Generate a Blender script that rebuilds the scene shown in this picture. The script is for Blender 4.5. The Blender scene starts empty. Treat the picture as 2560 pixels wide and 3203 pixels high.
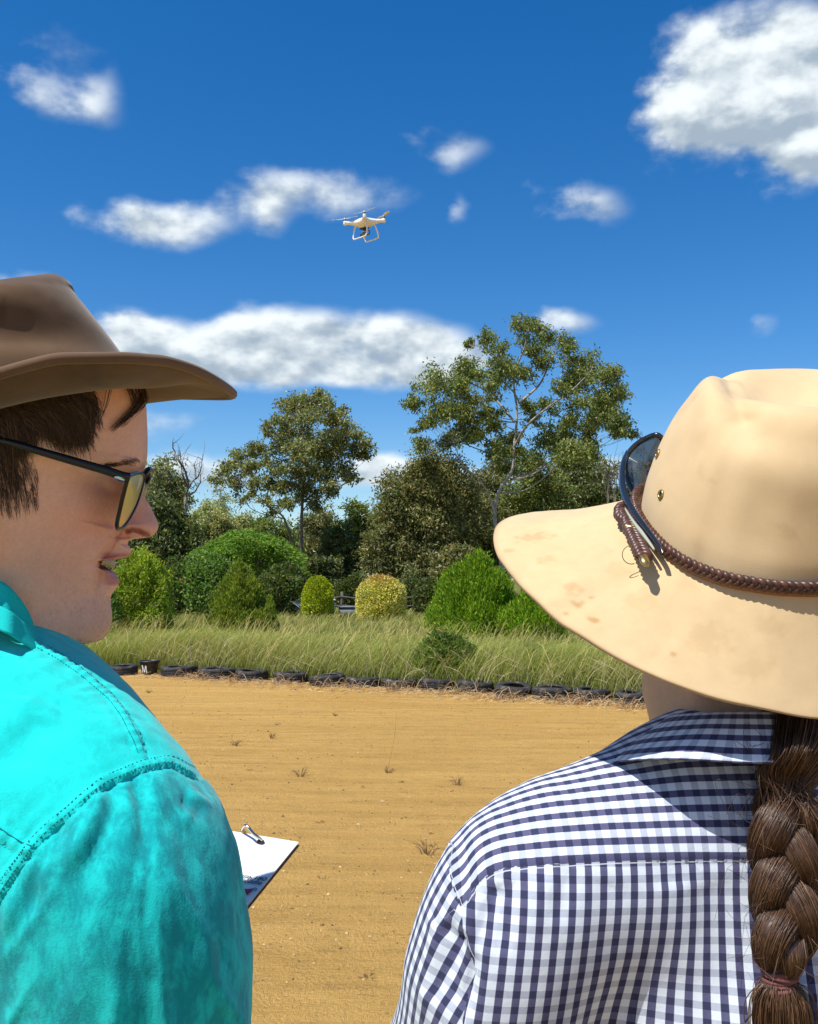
import bpy, bmesh, math, random
import numpy as np
from mathutils import Vector, Matrix
from mathutils.bvhtree import BVHTree

# ------------------------------------------------------------------ camera
CAM_H = 1.55
PITCH = math.radians(4.0)
FPX = 3000.0                      # focal length in photograph pixels (2560 wide)
scene = bpy.context.scene
COL = scene.collection
cam_data = bpy.data.cameras.new("camera")
cam = bpy.data.objects.new("camera", cam_data)
COL.objects.link(cam)
cam.location = (0, 0, CAM_H)
cam.rotation_euler = (math.radians(90) + PITCH, 0, 0)
cam_data.sensor_fit = 'HORIZONTAL'
cam_data.sensor_width = 36.0
cam_data.lens = 36.0 * FPX / 2560.0
cam_data.clip_start = 0.02
cam_data.clip_end = 3000.0
scene.camera = cam

# ------------------------------------------------------------------ light
SUN = Vector((-0.37, -0.30, 0.88)).normalized()      # direction towards the sun
SUN_STRENGTH = 4.6
SKY_STRENGTH = 0.1
scene.view_settings.view_transform = 'Standard'
scene.view_settings.look = 'None'
scene.view_settings.exposure = 0.45
scene.view_settings.gamma = 1.0
sd = bpy.data.lights.new("sun", 'SUN')
sd.energy = SUN_STRENGTH
sd.angle = math.radians(0.53)
sd.color = (1.0, 0.965, 0.90)
so = bpy.data.objects.new("sun", sd)
COL.objects.link(so)
so.rotation_euler = SUN.to_track_quat('Z', 'Y').to_euler()
so.location = (0, 0, 30)

def P(px, py, d):
    """point seen at photograph pixel (px, py), d metres along the view axis"""
    fx, fy = (px - 1280.0) / FPX, (1601.5 - py) / FPX
    ca, sa = math.cos(PITCH), math.sin(PITCH)
    return Vector((d * fx, d * (ca - fy * sa), CAM_H + d * (sa + fy * ca)))

def GP(px, py, z=0.0):
    r = P(px, py, 1.0) - Vector((0, 0, CAM_H))
    t = (z - CAM_H) / r.z
    return Vector((0, 0, CAM_H)) + r * t

def PA(px, py, d):
    """numpy version of P"""
    px, py, d = np.asarray(px, float), np.asarray(py, float), np.asarray(d, float)
    fx, fy = (px - 1280.0) / FPX, (1601.5 - py) / FPX
    ca, sa = math.cos(PITCH), math.sin(PITCH)
    return np.stack([d * fx + 0 * fy, d * (ca - fy * sa), CAM_H + d * (sa + fy * ca)], -1)

def DIR(px, py):
    """direction of a pixel as (azimuth, elevation)"""
    r = (P(px, py, 1.0) - Vector((0, 0, CAM_H))).normalized()
    return math.atan2(r.x, r.y), math.asin(r.z)

# ------------------------------------------------------------------ node helper
class S:
    """a socket with arithmetic: builds Math nodes"""
    nt = None
    def __init__(self, sock): self.s = sock
    @staticmethod
    def m(op, *a, clamp=False):
        n = S.nt.nodes.new('ShaderNodeMath'); n.operation = op; n.use_clamp = clamp
        for i, v in enumerate(a):
            if isinstance(v, S): S.nt.links.new(v.s, n.inputs[i])
            else: n.inputs[i].default_value = v
        return S(n.outputs[0])
    def __add__(self, o): return S.m('ADD', self, o)
    __radd__ = __add__
    def __sub__(self, o): return S.m('SUBTRACT', self, o)
    def __rsub__(self, o): return S.m('SUBTRACT', o, self)
    def __mul__(self, o): return S.m('MULTIPLY', self, o)
    __rmul__ = __mul__
    def __truediv__(self, o): return S.m('DIVIDE', self, o)
    def __pow__(self, o): return S.m('POWER', self, o)

def smooth01(x, lo, hi):
    n = S.nt.nodes.new('ShaderNodeMapRange'); n.interpolation_type = 'SMOOTHSTEP'
    S.nt.links.new(x.s, n.inputs[0])
    n.inputs[1].default_value = lo; n.inputs[2].default_value = hi
    return S(n.outputs[0])

def new_node(kind, **kw):
    n = S.nt.nodes.new(kind)
    for k, v in kw.items(): setattr(n, k, v)
    return n

def link(a, b):
    S.nt.links.new(a.s if isinstance(a, S) else a, b)

def mixc(fac, a, b):
    n = S.nt.nodes.new('ShaderNodeMix'); n.data_type = 'RGBA'
    for sock, v in ((n.inputs[0], fac), (n.inputs[6], a), (n.inputs[7], b)):
        if isinstance(v, S): S.nt.links.new(v.s, sock)
        elif hasattr(v, 'links') or hasattr(v, 'is_linked'): S.nt.links.new(v, sock)
        elif isinstance(v, (int, float)): sock.default_value = v
        else: sock.default_value = (v[0], v[1], v[2], 1.0)
    return S(n.outputs[2])

def noise(vec, scale, detail=4.0, rough=0.55, dist=0.0, dims='3D'):
    n = S.nt.nodes.new('ShaderNodeTexNoise'); n.noise_dimensions = dims
    if vec is not None: link(vec, n.inputs['Vector'])
    n.inputs['Scale'].default_value = scale; n.inputs['Detail'].default_value = detail
    n.inputs['Roughness'].default_value = rough; n.inputs['Distortion'].default_value = dist
    return S(n.outputs[0])

def combine(x, y, z):
    n = S.nt.nodes.new('ShaderNodeCombineXYZ')
    for i, v in enumerate((x, y, z)):
        if isinstance(v, S): S.nt.links.new(v.s, n.inputs[i])
        else: n.inputs[i].default_value = v
    return S(n.outputs[0])

# ------------------------------------------------------------------ sky
def build_world():
    w = bpy.data.worlds.new("World"); scene.world = w; w.use_nodes = True
    w.cycles.sampling_method = 'MANUAL'; w.cycles.sample_map_resolution = 256
    nt = w.node_tree; nt.nodes.clear(); S.nt = nt
    out = nt.nodes.new('ShaderNodeOutputWorld')
    bg = nt.nodes.new('ShaderNodeBackground')
    bg.inputs['Strength'].default_value = SKY_STRENGTH
    sky = nt.nodes.new('ShaderNodeTexSky'); sky.sky_type = 'NISHITA'; sky.sun_disc = False
    sky.sun_elevation = math.asin(SUN.z)
    sky.sun_rotation = math.atan2(SUN.x, SUN.y)
    sky.altitude = 300.0; sky.air_density = 1.0; sky.dust_density = 0.3; sky.ozone_density = 3.5
    tc = nt.nodes.new('ShaderNodeTexCoord')
    sep = nt.nodes.new('ShaderNodeSeparateXYZ'); link(tc.outputs['Generated'], sep.inputs[0])
    x, y, z = (S(sep.outputs[i]) for i in range(3))
    az = S.m('ARCTAN2', x, y); el = S.m('ARCSINE', z)
    hs = nt.nodes.new('ShaderNodeHueSaturation')
    hs.inputs['Hue'].default_value = 0.504; hs.inputs['Saturation'].default_value = 1.38; hs.inputs['Value'].default_value = 1.05
    link(sky.outputs[0], hs.inputs['Color'])
    # cloud banks: (px, py, rx, ry, weight) read off the photograph's sky, kept as directions
    blobs = [(2440, 150, 300, 130, 1.0), (2560, 330, 360, 170, 1.1), (2220, 330, 210, 130, .9), (2500, 520, 200, 110, .85),
             (430, 1050, 180, 85, .85), (900, 1040, 230, 95, 1.0), (650, 1120, 400, 100, .8), (1270, 1070, 220, 90, .95), (1100, 1170, 420, 60, .7), (1420, 1140, 150, 70, .6),
             (500, 695, 270, 85, .78), (1080, 600, 330, 110, .56), (760, 620, 180, 80, .42), (1440, 475, 170, 70, .42), (850, 700, 70, 100, .30), (1430, 665, 75, 60, .36), (1850, 640, 170, 75, .58),
             (310, 320, 130, 95, .52), (120, 290, 110, 150, .36), (250, 150, 190, 70, .24), (670, 180, 60, 80, .17),
             (20, 880, 160, 50, .6), (1770, 1000, 150, 45, .6), (2370, 1030, 100, 50, .42),
             (1180, 1480, 200, 70, .75), (640, 1480, 230, 60, .52), (1500, 1490, 600, 60, .55), (560, 1330, 260, 65, .38),
             (2300, 1480, 500, 45, .5), (-350, 1300, 330, 110, .6), (2950, 1150, 300, 80, .6)]
    comb = combine(az, el, 0.0)
    vw = combine(az, el * 1.55, 0.0)
    n1n = nt.nodes.new('ShaderNodeTexNoise'); link(vw, n1n.inputs['Vector'])
    n1n.inputs['Scale'].default_value = 9.0; n1n.inputs['Detail'].default_value = 5.5; n1n.inputs['Roughness'].default_value = 0.53; n1n.inputs['Distortion'].default_value = 0.0
    n1 = S(n1n.outputs[0])
    # the same field a little higher up: relief of the billows under a high sun
    up = combine(az - 0.006, el * 1.55 + 0.020, 0.0)
    n1b = noise(up, 9.0, 4.5, 0.53, 0.0)
    wv = nt.nodes.new('ShaderNodeVectorMath'); wv.operation = 'MULTIPLY_ADD'
    link(combine(n1, noise(vw, 6.0, 3.0, 0.5) , 0.0), wv.inputs[0]); wv.inputs[1].default_value = (0.13, 0.055, 0); link(comb, wv.inputs[2])
    tot = under = None
    for (px, py, rx, ry, wt) in blobs:
        a, e = DIR(px, py); ra, re = rx / FPX * 0.85, ry / FPX * 0.85
        a += 0.065; e += 0.0275                                       # mean of the warp
        ma = nt.nodes.new('ShaderNodeVectorMath'); ma.operation = 'MULTIPLY_ADD'
        link(wv.outputs[0], ma.inputs[0]); ma.inputs[1].default_value = (1 / ra, 1 / re, 0); ma.inputs[2].default_value = (-a / ra, -e / re, 0)
        dt = nt.nodes.new('ShaderNodeVectorMath'); dt.operation = 'DOT_PRODUCT'
        link(ma.outputs[0], dt.inputs[0]); link(ma.outputs[0], dt.inputs[1])
        g = S.m('POWER', math.exp(-1.0), S(dt.outputs['Value']))
        vy = nt.nodes.new('ShaderNodeVectorMath'); vy.operation = 'DOT_PRODUCT'
        link(ma.outputs[0], vy.inputs[0]); vy.inputs[1].default_value = (0, wt, 0)
        tot = g * wt if tot is None else S.m('MULTIPLY_ADD', g, wt, tot)
        q = S(vy.outputs['Value'])
        under = g * q if under is None else S.m('MULTIPLY_ADD', g, q, under)
    # scattered clouds of the same kind all round, outside the patch of sky read off the photograph
    far = smooth01(S.m('ABSOLUTE', az), 0.55, 0.8); high = smooth01(el, 0.75, 0.95)
    n3 = noise(tc.outputs['Generated'], 3.2, 3.0, 0.5)
    tot = tot + S.m('MAXIMUM', far, high) * smooth01(n3, 0.52, 0.75)
    tc_ = S.m('MINIMUM', tot, 1.0)
    d0 = tc_ + under * 0.10 + (n1 - 0.5) * (tc_ * 1.40 + 0.62) - 0.22
    alpha = smooth01(d0, -0.02, 0.58) * smooth01(el, -0.02, 0.03)
    relief = (n1 - n1b) * 2.6
    lit = smooth01(under * 0.55 + relief * 1.5 + (n1 - 0.5) * 0.5 - tot * 0.06, -0.62, 0.48)
    ccol = mixc(lit, (0.29, 0.36, 0.43), (0.74, 0.79, 0.80))
    vs = nt.nodes.new('ShaderNodeVectorMath'); vs.operation = 'SCALE'
    link(ccol, vs.inputs[0]); vs.inputs[3].default_value = 1.0 / SKY_STRENGTH
    full = mixc(alpha * 0.96, hs.outputs[0], S(vs.outputs[0]))
    link(full, bg.inputs['Color'])
    link(bg.outputs[0], out.inputs[0])
build_world()

# ------------------------------------------------------------------ object helpers
def tag(o, label=None, cat=None, group=None, kind=None):
    if label: o['label'] = label
    if cat: o['category'] = cat
    if group: o['group'] = group
    if kind: o['kind'] = kind
    return o

def empty(name, loc, label=None, cat=None, group=None):
    o = bpy.data.objects.new(name, None); COL.objects.link(o)
    o.location = loc; o.empty_display_size = 0.1
    return tag(o, label, cat, group)

class MB:
    """collects vertices, faces and per-vertex colours / uvs"""
    def __init__(self): self.V, self.F, self.C, self.U, self.n = [], [], [], [], 0
    def add(self, V, F, col=None, uv=None):
        V = np.asarray(V, float).reshape(-1, 3)
        for f in (F if isinstance(F, list) and len(F) and isinstance(F[0], np.ndarray) and F[0].ndim == 2 else [np.asarray(F)]):
            self.F.append(np.asarray(f) + self.n)
        self.V.append(V)
        if col is None: col = np.ones(3)
        col = np.asarray(col, float)
        self.C.append(np.broadcast_to(col, (len(V), 3)))
        self.U.append(np.zeros((len(V), 2)) if uv is None else np.asarray(uv, float))
        self.n += len(V)
        return self
    def arrays(self):
        return np.concatenate(self.V), self.F, np.concatenate(self.C), np.concatenate(self.U)
    # simple solids -------------------------------------------------
    def box(self, c, s, M=None, col=None):
        c, s = np.asarray(c, float), np.asarray(s, float) / 2
        v = np.array([[i, j, k] for i in (-1, 1) for j in (-1, 1) for k in (-1, 1)], float) * s
        if M is not None: v = v @ np.asarray(M).T
        return self.add(v + c, np.array([[0,1,3,2],[4,6,7,5],[0,4,5,1],[2,3,7,6],[0,2,6,4],[1,5,7,3]]), col)
    def tube(self, pts, rad, n=6, col=None, cap=True, flat=1.0, up=(0, 0, 1)):
        V, F = tube(pts, rad, n, cap, flat, up)
        return self.add(V, F, col)

def frames(pts, up=(0, 0, 1)):
    pts = np.asarray(pts, float)
    t = np.gradient(pts, axis=0); t /= np.linalg.norm(t, axis=1)[:, None] + 1e-12
    up = np.asarray(up, float)
    ref = up - t[0] * (up @ t[0])
    if np.linalg.norm(ref) < 1e-3: ref = np.array([1.0, 0.3, 0]) - t[0] * (np.array([1.0, 0.3, 0]) @ t[0])
    N = np.zeros_like(pts); cur = ref / np.linalg.norm(ref)
    for i in range(len(pts)):
        cur = cur - t[i] * (cur @ t[i]); cur /= np.linalg.norm(cur) + 1e-12; N[i] = cur
    return t, N, np.cross(t, N)

def tube(pts, rad, n=6, cap=True, flat=1.0, up=(0, 0, 1)):
    pts = np.asarray(pts, float); m = len(pts)
    rad = np.broadcast_to(np.asarray(rad, float), (m,))
    t, N, B = frames(pts, up)
    a = np.arange(n) * 2 * math.pi / n
    ring = N[:, None, :] * np.cos(a)[None, :, None] * flat + B[:, None, :] * np.sin(a)[None, :, None]
    V = (pts[:, None, :] + ring * rad[:, None, None]).reshape(-1, 3)
    i = np.arange(m - 1)[:, None] * n; j = np.arange(n)[None, :]; j2 = (j + 1) % n
    Q = np.stack([i + j, i + j2, i + n + j2, i + n + j], -1).reshape(-1, 4)
    F = [Q]
    if cap:
        F.append(np.array([list(range(n))[::-1]])); F.append(np.array([[(m - 1) * n + k for k in range(n)]]))
    return V, F

def gridfaces(m, n, wrap=False):
    """faces of an m x n vertex grid (row major); wrap closes the n direction"""
    i = np.arange(m - 1)[:, None] * n
    j = np.arange(n if wrap else n - 1)[None, :]; j2 = (j + 1) % n
    return np.stack([i + j, i + j2, i + n + j2, i + n + j], -1).reshape(-1, 4)

def mesh_from(name, V, Fs, C=None, U=None, smooth=True):
    me = bpy.data.meshes.new(name)
    V = np.asarray(V, np.float32)
    loops, starts, tot, ln = [], [], [], 0
    for f in Fs:
        f = np.asarray(f, np.int32)
        if f.size == 0: continue
        k = f.shape[1]
        starts.append(ln + np.arange(len(f)) * k); tot.append(np.full(len(f), k)); loops.append(f.ravel()); ln += f.size
    loops = np.concatenate(loops).astype(np.int32); starts = np.concatenate(starts).astype(np.int32)
    me.vertices.add(len(V)); me.vertices.foreach_set('co', V.ravel())
    me.loops.add(len(loops)); me.loops.foreach_set('vertex_index', loops)
    me.polygons.add(len(starts)); me.polygons.foreach_set('loop_start', starts)
    me.update(calc_edges=True)
    if smooth: me.polygons.foreach_set('use_smooth', np.ones(len(starts), bool))
    else: me.polygons.foreach_set('use_smooth', np.zeros(len(starts), bool))
    if C is not None:
        at = me.color_attributes.new('Col', 'FLOAT_COLOR', 'POINT')
        at.data.foreach_set('color', np.concatenate([C, np.ones((len(C), 1))], 1).astype(np.float32).ravel())
    if U is not None:
        uv = me.uv_layers.new(name='UVMap')
        uv.data.foreach_set('uv', np.asarray(U, np.float32)[loops].ravel())
    me.validate()
    return me

def world_origin(o):
    v = Vector((0, 0, 0))
    while o is not None:
        v = v + o.location; o = o.parent
    return np.array(v)

def build(name, mb, mat, parent=None, origin=None, smooth=True, label=None, cat=None, group=None, kind=None):
    """link the collected geometry (world coordinates) as ONE mesh object"""
    V, F, C, U = mb.arrays()
    if parent is not None: org = world_origin(parent)
    else: org = np.array(origin if origin is not None else [V[:, 0].mean(), V[:, 1].mean(), V[:, 2].min()], float)
    me = mesh_from(name, V - org, F, C, U, smooth)
    if mat is not None: me.materials.append(mat)
    o = bpy.data.objects.new(name, me); COL.objects.link(o)
    if parent is not None: o.parent = parent
    else: o.location = org
    return tag(o, label, cat, group, kind)

def copy_thing(src, loc, rotz=0.0, scale=1.0, label=None):
    c = src.copy(); COL.objects.link(c); c.location = loc; c.rotation_euler = (0, 0, rotz); c.scale = (scale,) * 3
    if label: c['label'] = label
    for ch in list(src.children):
        d = ch.copy(); COL.objects.link(d); d.parent = c
        for g in list(ch.children):
            e = g.copy(); COL.objects.link(e); e.parent = d
    return c

def bez(p0, p1, p2, p3, n=12):
    t = np.linspace(0, 1, n)[:, None]
    p0, p1, p2, p3 = (np.asarray(p, float) for p in (p0, p1, p2, p3))
    return (1-t)**3*p0 + 3*(1-t)**2*t*p1 + 3*(1-t)*t*t*p2 + t**3*p3

def spline(pts, n, closed=False):
    """centripetal-ish Catmull-Rom resample through points (any dimension)"""
    p = np.asarray(pts, float)
    if p.ndim == 1: p = p[:, None]
    m = len(p)
    if closed:
        ext = np.concatenate([p[-1:], p, p[:2]]); segs = m
    else:
        ext = np.concatenate([2*p[:1]-p[1:2], p, 2*p[-1:]-p[-2:-1]]); segs = m - 1
    u = np.linspace(0, segs, n, endpoint=not closed); i = np.minimum(u.astype(int), segs - 1); f = (u - i)[:, None]
    a, b, c, d = ext[i], ext[i+1], ext[i+2], ext[i+3]
    return 0.5 * ((2*b) + (c-a)*f + (2*a-5*b+4*c-d)*f**2 + (3*b-a-3*c+d)*f**3)

def pchip(xq, xs, ys):
    """monotone cubic interpolation (xs increasing)"""
    xs, ys, xq = np.asarray(xs, float), np.asarray(ys, float), np.asarray(xq, float)
    h = np.diff(xs); dl = np.diff(ys) / h
    m = np.zeros(len(xs)); m[0], m[-1] = dl[0], dl[-1]
    for k in range(1, len(xs) - 1):
        if dl[k-1] * dl[k] > 0:
            w1, w2 = 2*h[k]+h[k-1], h[k]+2*h[k-1]
            m[k] = (w1+w2) / (w1/dl[k-1] + w2/dl[k])
    q = np.clip(xq, xs[0], xs[-1]); i = np.clip(np.searchsorted(xs, q) - 1, 0, len(xs) - 2)
    t = (q - xs[i]) / h[i]
    return ((1+2*t)*(1-t)**2*ys[i] + t*(1-t)**2*h[i]*m[i] + t*t*(3-2*t)*ys[i+1] + t*t*(t-1)*h[i]*m[i+1])

def sstep(x, a, b):
    t = np.clip((x - a) / (b - a), 0, 1); return t*t*(3-2*t)

# cheap smooth 3-d value noise for shaping geometry
_rt = np.random.RandomState(5).rand(32, 32, 32)
def vnoise(p):
    p = np.asarray(p, float); i = np.floor(p).astype(int); f = p - i; f = f*f*(3-2*f)
    def g(a, b, c): return _rt[(i[..., 0]+a) % 32, (i[..., 1]+b) % 32, (i[..., 2]+c) % 32]
    x0 = g(0,0,0)*(1-f[...,0]) + g(1,0,0)*f[...,0]; x1 = g(0,1,0)*(1-f[...,0]) + g(1,1,0)*f[...,0]
    x2 = g(0,0,1)*(1-f[...,0]) + g(1,0,1)*f[...,0]; x3 = g(0,1,1)*(1-f[...,0]) + g(1,1,1)*f[...,0]
    y0 = x0*(1-f[...,1]) + x1*f[...,1]; y1 = x2*(1-f[...,1]) + x3*f[...,1]
    return y0*(1-f[...,2]) + y1*f[...,2] - 0.5
def fbm(p, o=4):
    p = np.asarray(p, float); r = 0; a = 1.0
    for k in range(o): r = r + a*vnoise(p + 7.3*k); p = p*2.03; a *= 0.5
    return r

# ------------------------------------------------------------------ materials
def material(name):
    m = bpy.data.materials.new(name); m.use_nodes = True
    S.nt = m.node_tree; S.nt.nodes.clear()
    out = S.nt.nodes.new('ShaderNodeOutputMaterial')
    b = S.nt.nodes.new('ShaderNodeBsdfPrincipled')
    S.nt.links.new(b.outputs[0], out.inputs[0])
    return m, b, out

def setv(b, **kw):
    for k, v in kw.items():
        i = b.inputs[k.replace('_', ' ')]
        if isinstance(v, S): link(v, i)
        elif isinstance(v, tuple) and len(v) == 3 and i.type == 'RGBA': i.default_value = (*v, 1)
        else: i.default_value = v

def bump(h, strength=0.3, dist=0.01, b=None):
    n = S.nt.nodes.new('ShaderNodeBump'); n.inputs['Strength'].default_value = strength; n.inputs['Distance'].default_value = dist
    link(h, n.inputs['Height'])
    if b is not None: link(n.outputs[0], b.inputs['Normal'])
    return n

def objco():
    n = S.nt.nodes.new('ShaderNodeTexCoord'); return S(n.outputs['Object'])
def geopos():
    n = S.nt.nodes.new('ShaderNodeNewGeometry'); return S(n.outputs['Position'])
def vcol():
    n = S.nt.nodes.new('ShaderNodeVertexColor'); n.layer_name = 'Col'; return S(n.outputs[0])
def mulc(a, b):
    n = S.nt.nodes.new('ShaderNodeMix'); n.data_type = 'RGBA'; n.blend_type = 'MULTIPLY'; n.inputs[0].default_value = 1.0
    for sock, v in ((n.inputs[6], a), (n.inputs[7], b)):
        if isinstance(v, S): link(v, sock)
        else: sock.default_value = (*v, 1)
    return S(n.outputs[2])

def simple(name, col, rough=0.5, metal=0.0, var=0.0, scale=20.0, bumpy=0.0, bscale=200.0, spec=0.5, coat=0.0):
    m, b, _ = material(name)
    c = col
    if var > 0:
        n = noise(objco(), scale, 4, 0.6)
        c = mixc(n, tuple(x*(1-var) for x in col), tuple(min(1, x*(1+var)) for x in col))
    setv(b, Base_Color=c, Roughness=rough, Metallic=metal, Specular_IOR_Level=spec, Coat_Weight=coat)
    if bumpy > 0: bump(noise(objco(), bscale, 3, 0.6), bumpy, 0.002, b)
    return m

def leaf_material(name, transl=0.35, rough=0.5, spec=0.35):
    m, b, out = material(name)
    c = vcol()
    n = noise(geopos(), 0.9, 2, 0.5)
    k = smooth01(n, 0.3, 0.7)
    c2 = mulc(c, mixc(k, (0.82, 0.84, 0.78), (1.14, 1.12, 1.08)))
    setv(b, Base_Color=c2, Roughness=rough, Specular_IOR_Level=spec)
    t = S.nt.nodes.new('ShaderNodeBsdfTranslucent')
    link(mulc(c2, (1.15, 1.25, 0.55)), t.inputs[0])
    mx = S.nt.nodes.new('ShaderNodeMixShader'); mx.inputs[0].default_value = transl
    link(b.outputs[0], mx.inputs[1]); link(t.outputs[0], mx.inputs[2])
    link(mx.outputs[0], out.inputs[0])
    return m

# ================================================================== ground
def tyre_line_y(x):
    """distance of the tyre kerb from the camera at lateral position x"""
    return pchip(np.asarray(x, float), [-60, -6, -2.4, 0, 1.5, 3.2, 60], [33, 17.2, 14.9, 13.65, 12.9, 11.9, 2.0])

def dirt_material():
    m, b, out = material('sandy_dirt')
    p = geopos()
    sp = S.nt.nodes.new('ShaderNodeSeparateXYZ'); link(p, sp.inputs[0])
    x, y = S(sp.outputs[0]), S(sp.outputs[1])
    # raked / driven streaks run across the view
    st = noise(combine(x * 0.45 + y * 0.12, y * 3.6 + x * 0.15, 0.0), 1.0, 7, 0.66, 0.9)
    st2 = noise(combine(x * 1.6, y * 17.0 + x * 0.6, 3.0), 1.0, 4, 0.6, 0.5)
    lump = noise(p, 7.0, 6, 0.65, 0.2)
    fine = noise(p, 60.0, 5, 0.7)
    grit = noise(p, 210.0, 2, 0.6)
    big = noise(p, 0.55, 4, 0.6)
    c = mixc(smooth01(st, 0.34, 0.68), (0.52, 0.315, 0.090), (0.66, 0.415, 0.128))
    c = mixc(smooth01(fine, 0.45, 0.72) * 0.55, c, (0.78, 0.54, 0.21))
    c = mixc((1.0 - smooth01(fine, 0.28, 0.45)) * 0.45, c, (0.30, 0.172, 0.058))
    c = mixc(smooth01(big, 0.45, 0.75) * 0.40, c, (0.58, 0.335, 0.092))
    dk = smooth01(lump * 0.7 + 0.15 + (grit - 0.5) * 1.1 + (st2 - 0.5) * 0.7, 0.56, 0.80)
    c = mixc(dk * 0.62, c, (0.22, 0.125, 0.045))
    dots = S.nt.nodes.new('ShaderNodeTexVoronoi'); dots.inputs['Scale'].default_value = 26.0
    link(p, dots.inputs['Vector'])
    dd = (1.0 - smooth01(S(dots.outputs['Distance']), 0.08, 0.26)) * smooth01(noise(p, 2.2, 2, 0.5), 0.5, 0.66)
    c = mixc(dd * 0.6, c, (0.15, 0.085, 0.036))
    c = mulc(c, (1.18, 1.12, 1.06))
    setv(b, Base_Color=c, Roughness=0.95, Specular_IOR_Level=0.12)
    h = st * 0.7 + st2 * 0.7 + lump * 1.9 + fine * 1.5 + grit * 0.8
    bump(h, 0.85, 0.035, b)
    return m

def field_material():
    m, b, out = material('field_soil')
    p = geopos()
    n = noise(p, 0.6, 5, 0.6); f = noise(p, 14.0, 4, 0.7)
    c = mixc(smooth01(n, 0.35, 0.65), (0.105, 0.115, 0.030), (0.20, 0.165, 0.055))
    c = mixc(smooth01(f, 0.4, 0.7) * 0.6, c, (0.085, 0.075, 0.028))
    setv(b, Base_Color=c, Roughness=0.95, Specular_IOR_Level=0.1)
    bump(f, 0.8, 0.06, b)
    return m

def ground():
    mb = MB(); mb.add([(-900, -60, 0), (900, -60, 0), (900, 1600, 0), (-900, 1600, 0)], np.array([[0, 1, 2, 3]]))
    o = build('ground', mb, dirt_material(), origin=(0, 0, 0), kind='structure', label='bare raked orange sandy dirt of the riding arena')
    xs = np.concatenate([np.linspace(-900, -8, 8)[:-1], np.linspace(-8, 8, 81), np.linspace(8, 900, 8)[1:]])
    y0 = tyre_line_y(xs) + 0.12 + 0.12 * fbm(np.stack([xs * 1.7, xs * 0 + 2, xs * 0], -1), 3)
    y0[xs < -60] = 33; y0[xs > 60] = 2.0
    V = np.concatenate([np.stack([xs, y0, xs * 0 + 0.004], -1), np.stack([xs, xs * 0 + 1600, xs * 0 + 0.004], -1)])
    n = len(xs)
    mb = MB(); mb.add(V, np.array([[i, i + 1, n + i + 1, n + i] for i in range(n - 1)]))
    build('field', mb, field_material(), origin=(0, 0, 0), kind='structure', label='grassy field ground beyond the tyre edging')
ground()

# loose clods and grit lying on the dirt, far too many to count
def clods():
    rng = np.random.RandomState(3)
    mb = MB()
    base = np.array([[1,0,0],[-1,0,0],[0,1,0],[0,-1,0],[0,0,1],[0,0,-.4]], float)
    tri = np.array([[0,2,4],[2,1,4],[1,3,4],[3,0,4],[2,0,5],[1,2,5],[3,1,5],[0,3,5]])
    def put(x, y, s, col):
        v = base * (0.55 + 0.9 * rng.rand(6, 3)) * s * np.array([1, 1, 0.6])
        a = rng.rand() * 6.28; c_, s_ = math.cos(a), math.sin(a)
        v = v @ np.array([[c_, s_, 0], [-s_, c_, 0], [0, 0, 1]])
        mb.add(v + [x, y, s * 0.12], tri, col)
    cols = np.array([[.30,.18,.07],[.42,.27,.11],[.20,.12,.05],[.12,.075,.035],[.5,.36,.18]])
    for k in range(9000):
        y = 2.6 + 13.0 * rng.rand() ** 1.25
        x = (rng.rand() * 2 - 1) * (0.45 * y + 0.4)
        if y > float(tyre_line_y(x)) - 0.1: continue
        if vnoise(np.array([x * 0.9, y * 0.9, 1.0])) < -0.18: continue
        s = 0.0030 + 0.009 * rng.rand() ** 3.5
        if rng.rand() < 0.04: s *= 1.9
        put(x, y, s, cols[rng.randint(5)] * (0.8 + 0.4 * rng.rand()))
    m, b, _ = material('clod_dirt'); setv(b, Base_Color=vcol(), Roughness=0.95, Specular_IOR_Level=0.1)
    build('soil_clods', mb, m, origin=(0, 0, 0), smooth=False, kind='stuff', label='loose dirt clods and grit strewn over the arena', cat='clods')
clods()

# ================================================================== vegetation helpers
def rot_rand(rng, n):
    a = rng.normal(size=(n, 3)); return a / (np.linalg.norm(a, axis=1)[:, None] + 1e-9)

def leaf_quads(mb, centers, axis, length, width, cols, rng):
    """one bent diamond leaf per centre, pointing along axis"""
    n = len(centers)
    axis = axis / (np.linalg.norm(axis, axis=1)[:, None] + 1e-9)
    side = np.cross(axis, rot_rand(rng, n)); side /= np.linalg.norm(side, axis=1)[:, None] + 1e-9
    nor = np.cross(axis, side)
    L = (length * (0.6 + 0.8 * rng.rand(n)))[:, None]; W = (width * (0.6 + 0.8 * rng.rand(n)))[:, None]
    a = centers - axis * L * 0.5; c = centers + axis * L * 0.5
    b = centers + side * W * 0.5 + nor * L * 0.08; d = centers - side * W * 0.5 + nor * L * 0.08
    V = np.stack([a, b, c, d], 1).reshape(-1, 3)
    F = np.arange(4 * n).reshape(n, 4)
    mb.add(V, F, np.repeat(cols, 4, axis=0))

def colours(rng, n, pal, jitter=0.18):
    pal = np.asarray(pal, float) * np.array([1.95, 1.80, 1.75])
    i = rng.randint(len(pal), size=n)
    return pal[i] * (1 + jitter * (rng.rand(n, 1) * 2 - 1)) * (1 + 0.08 * rng.normal(size=(n, 3)))

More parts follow.
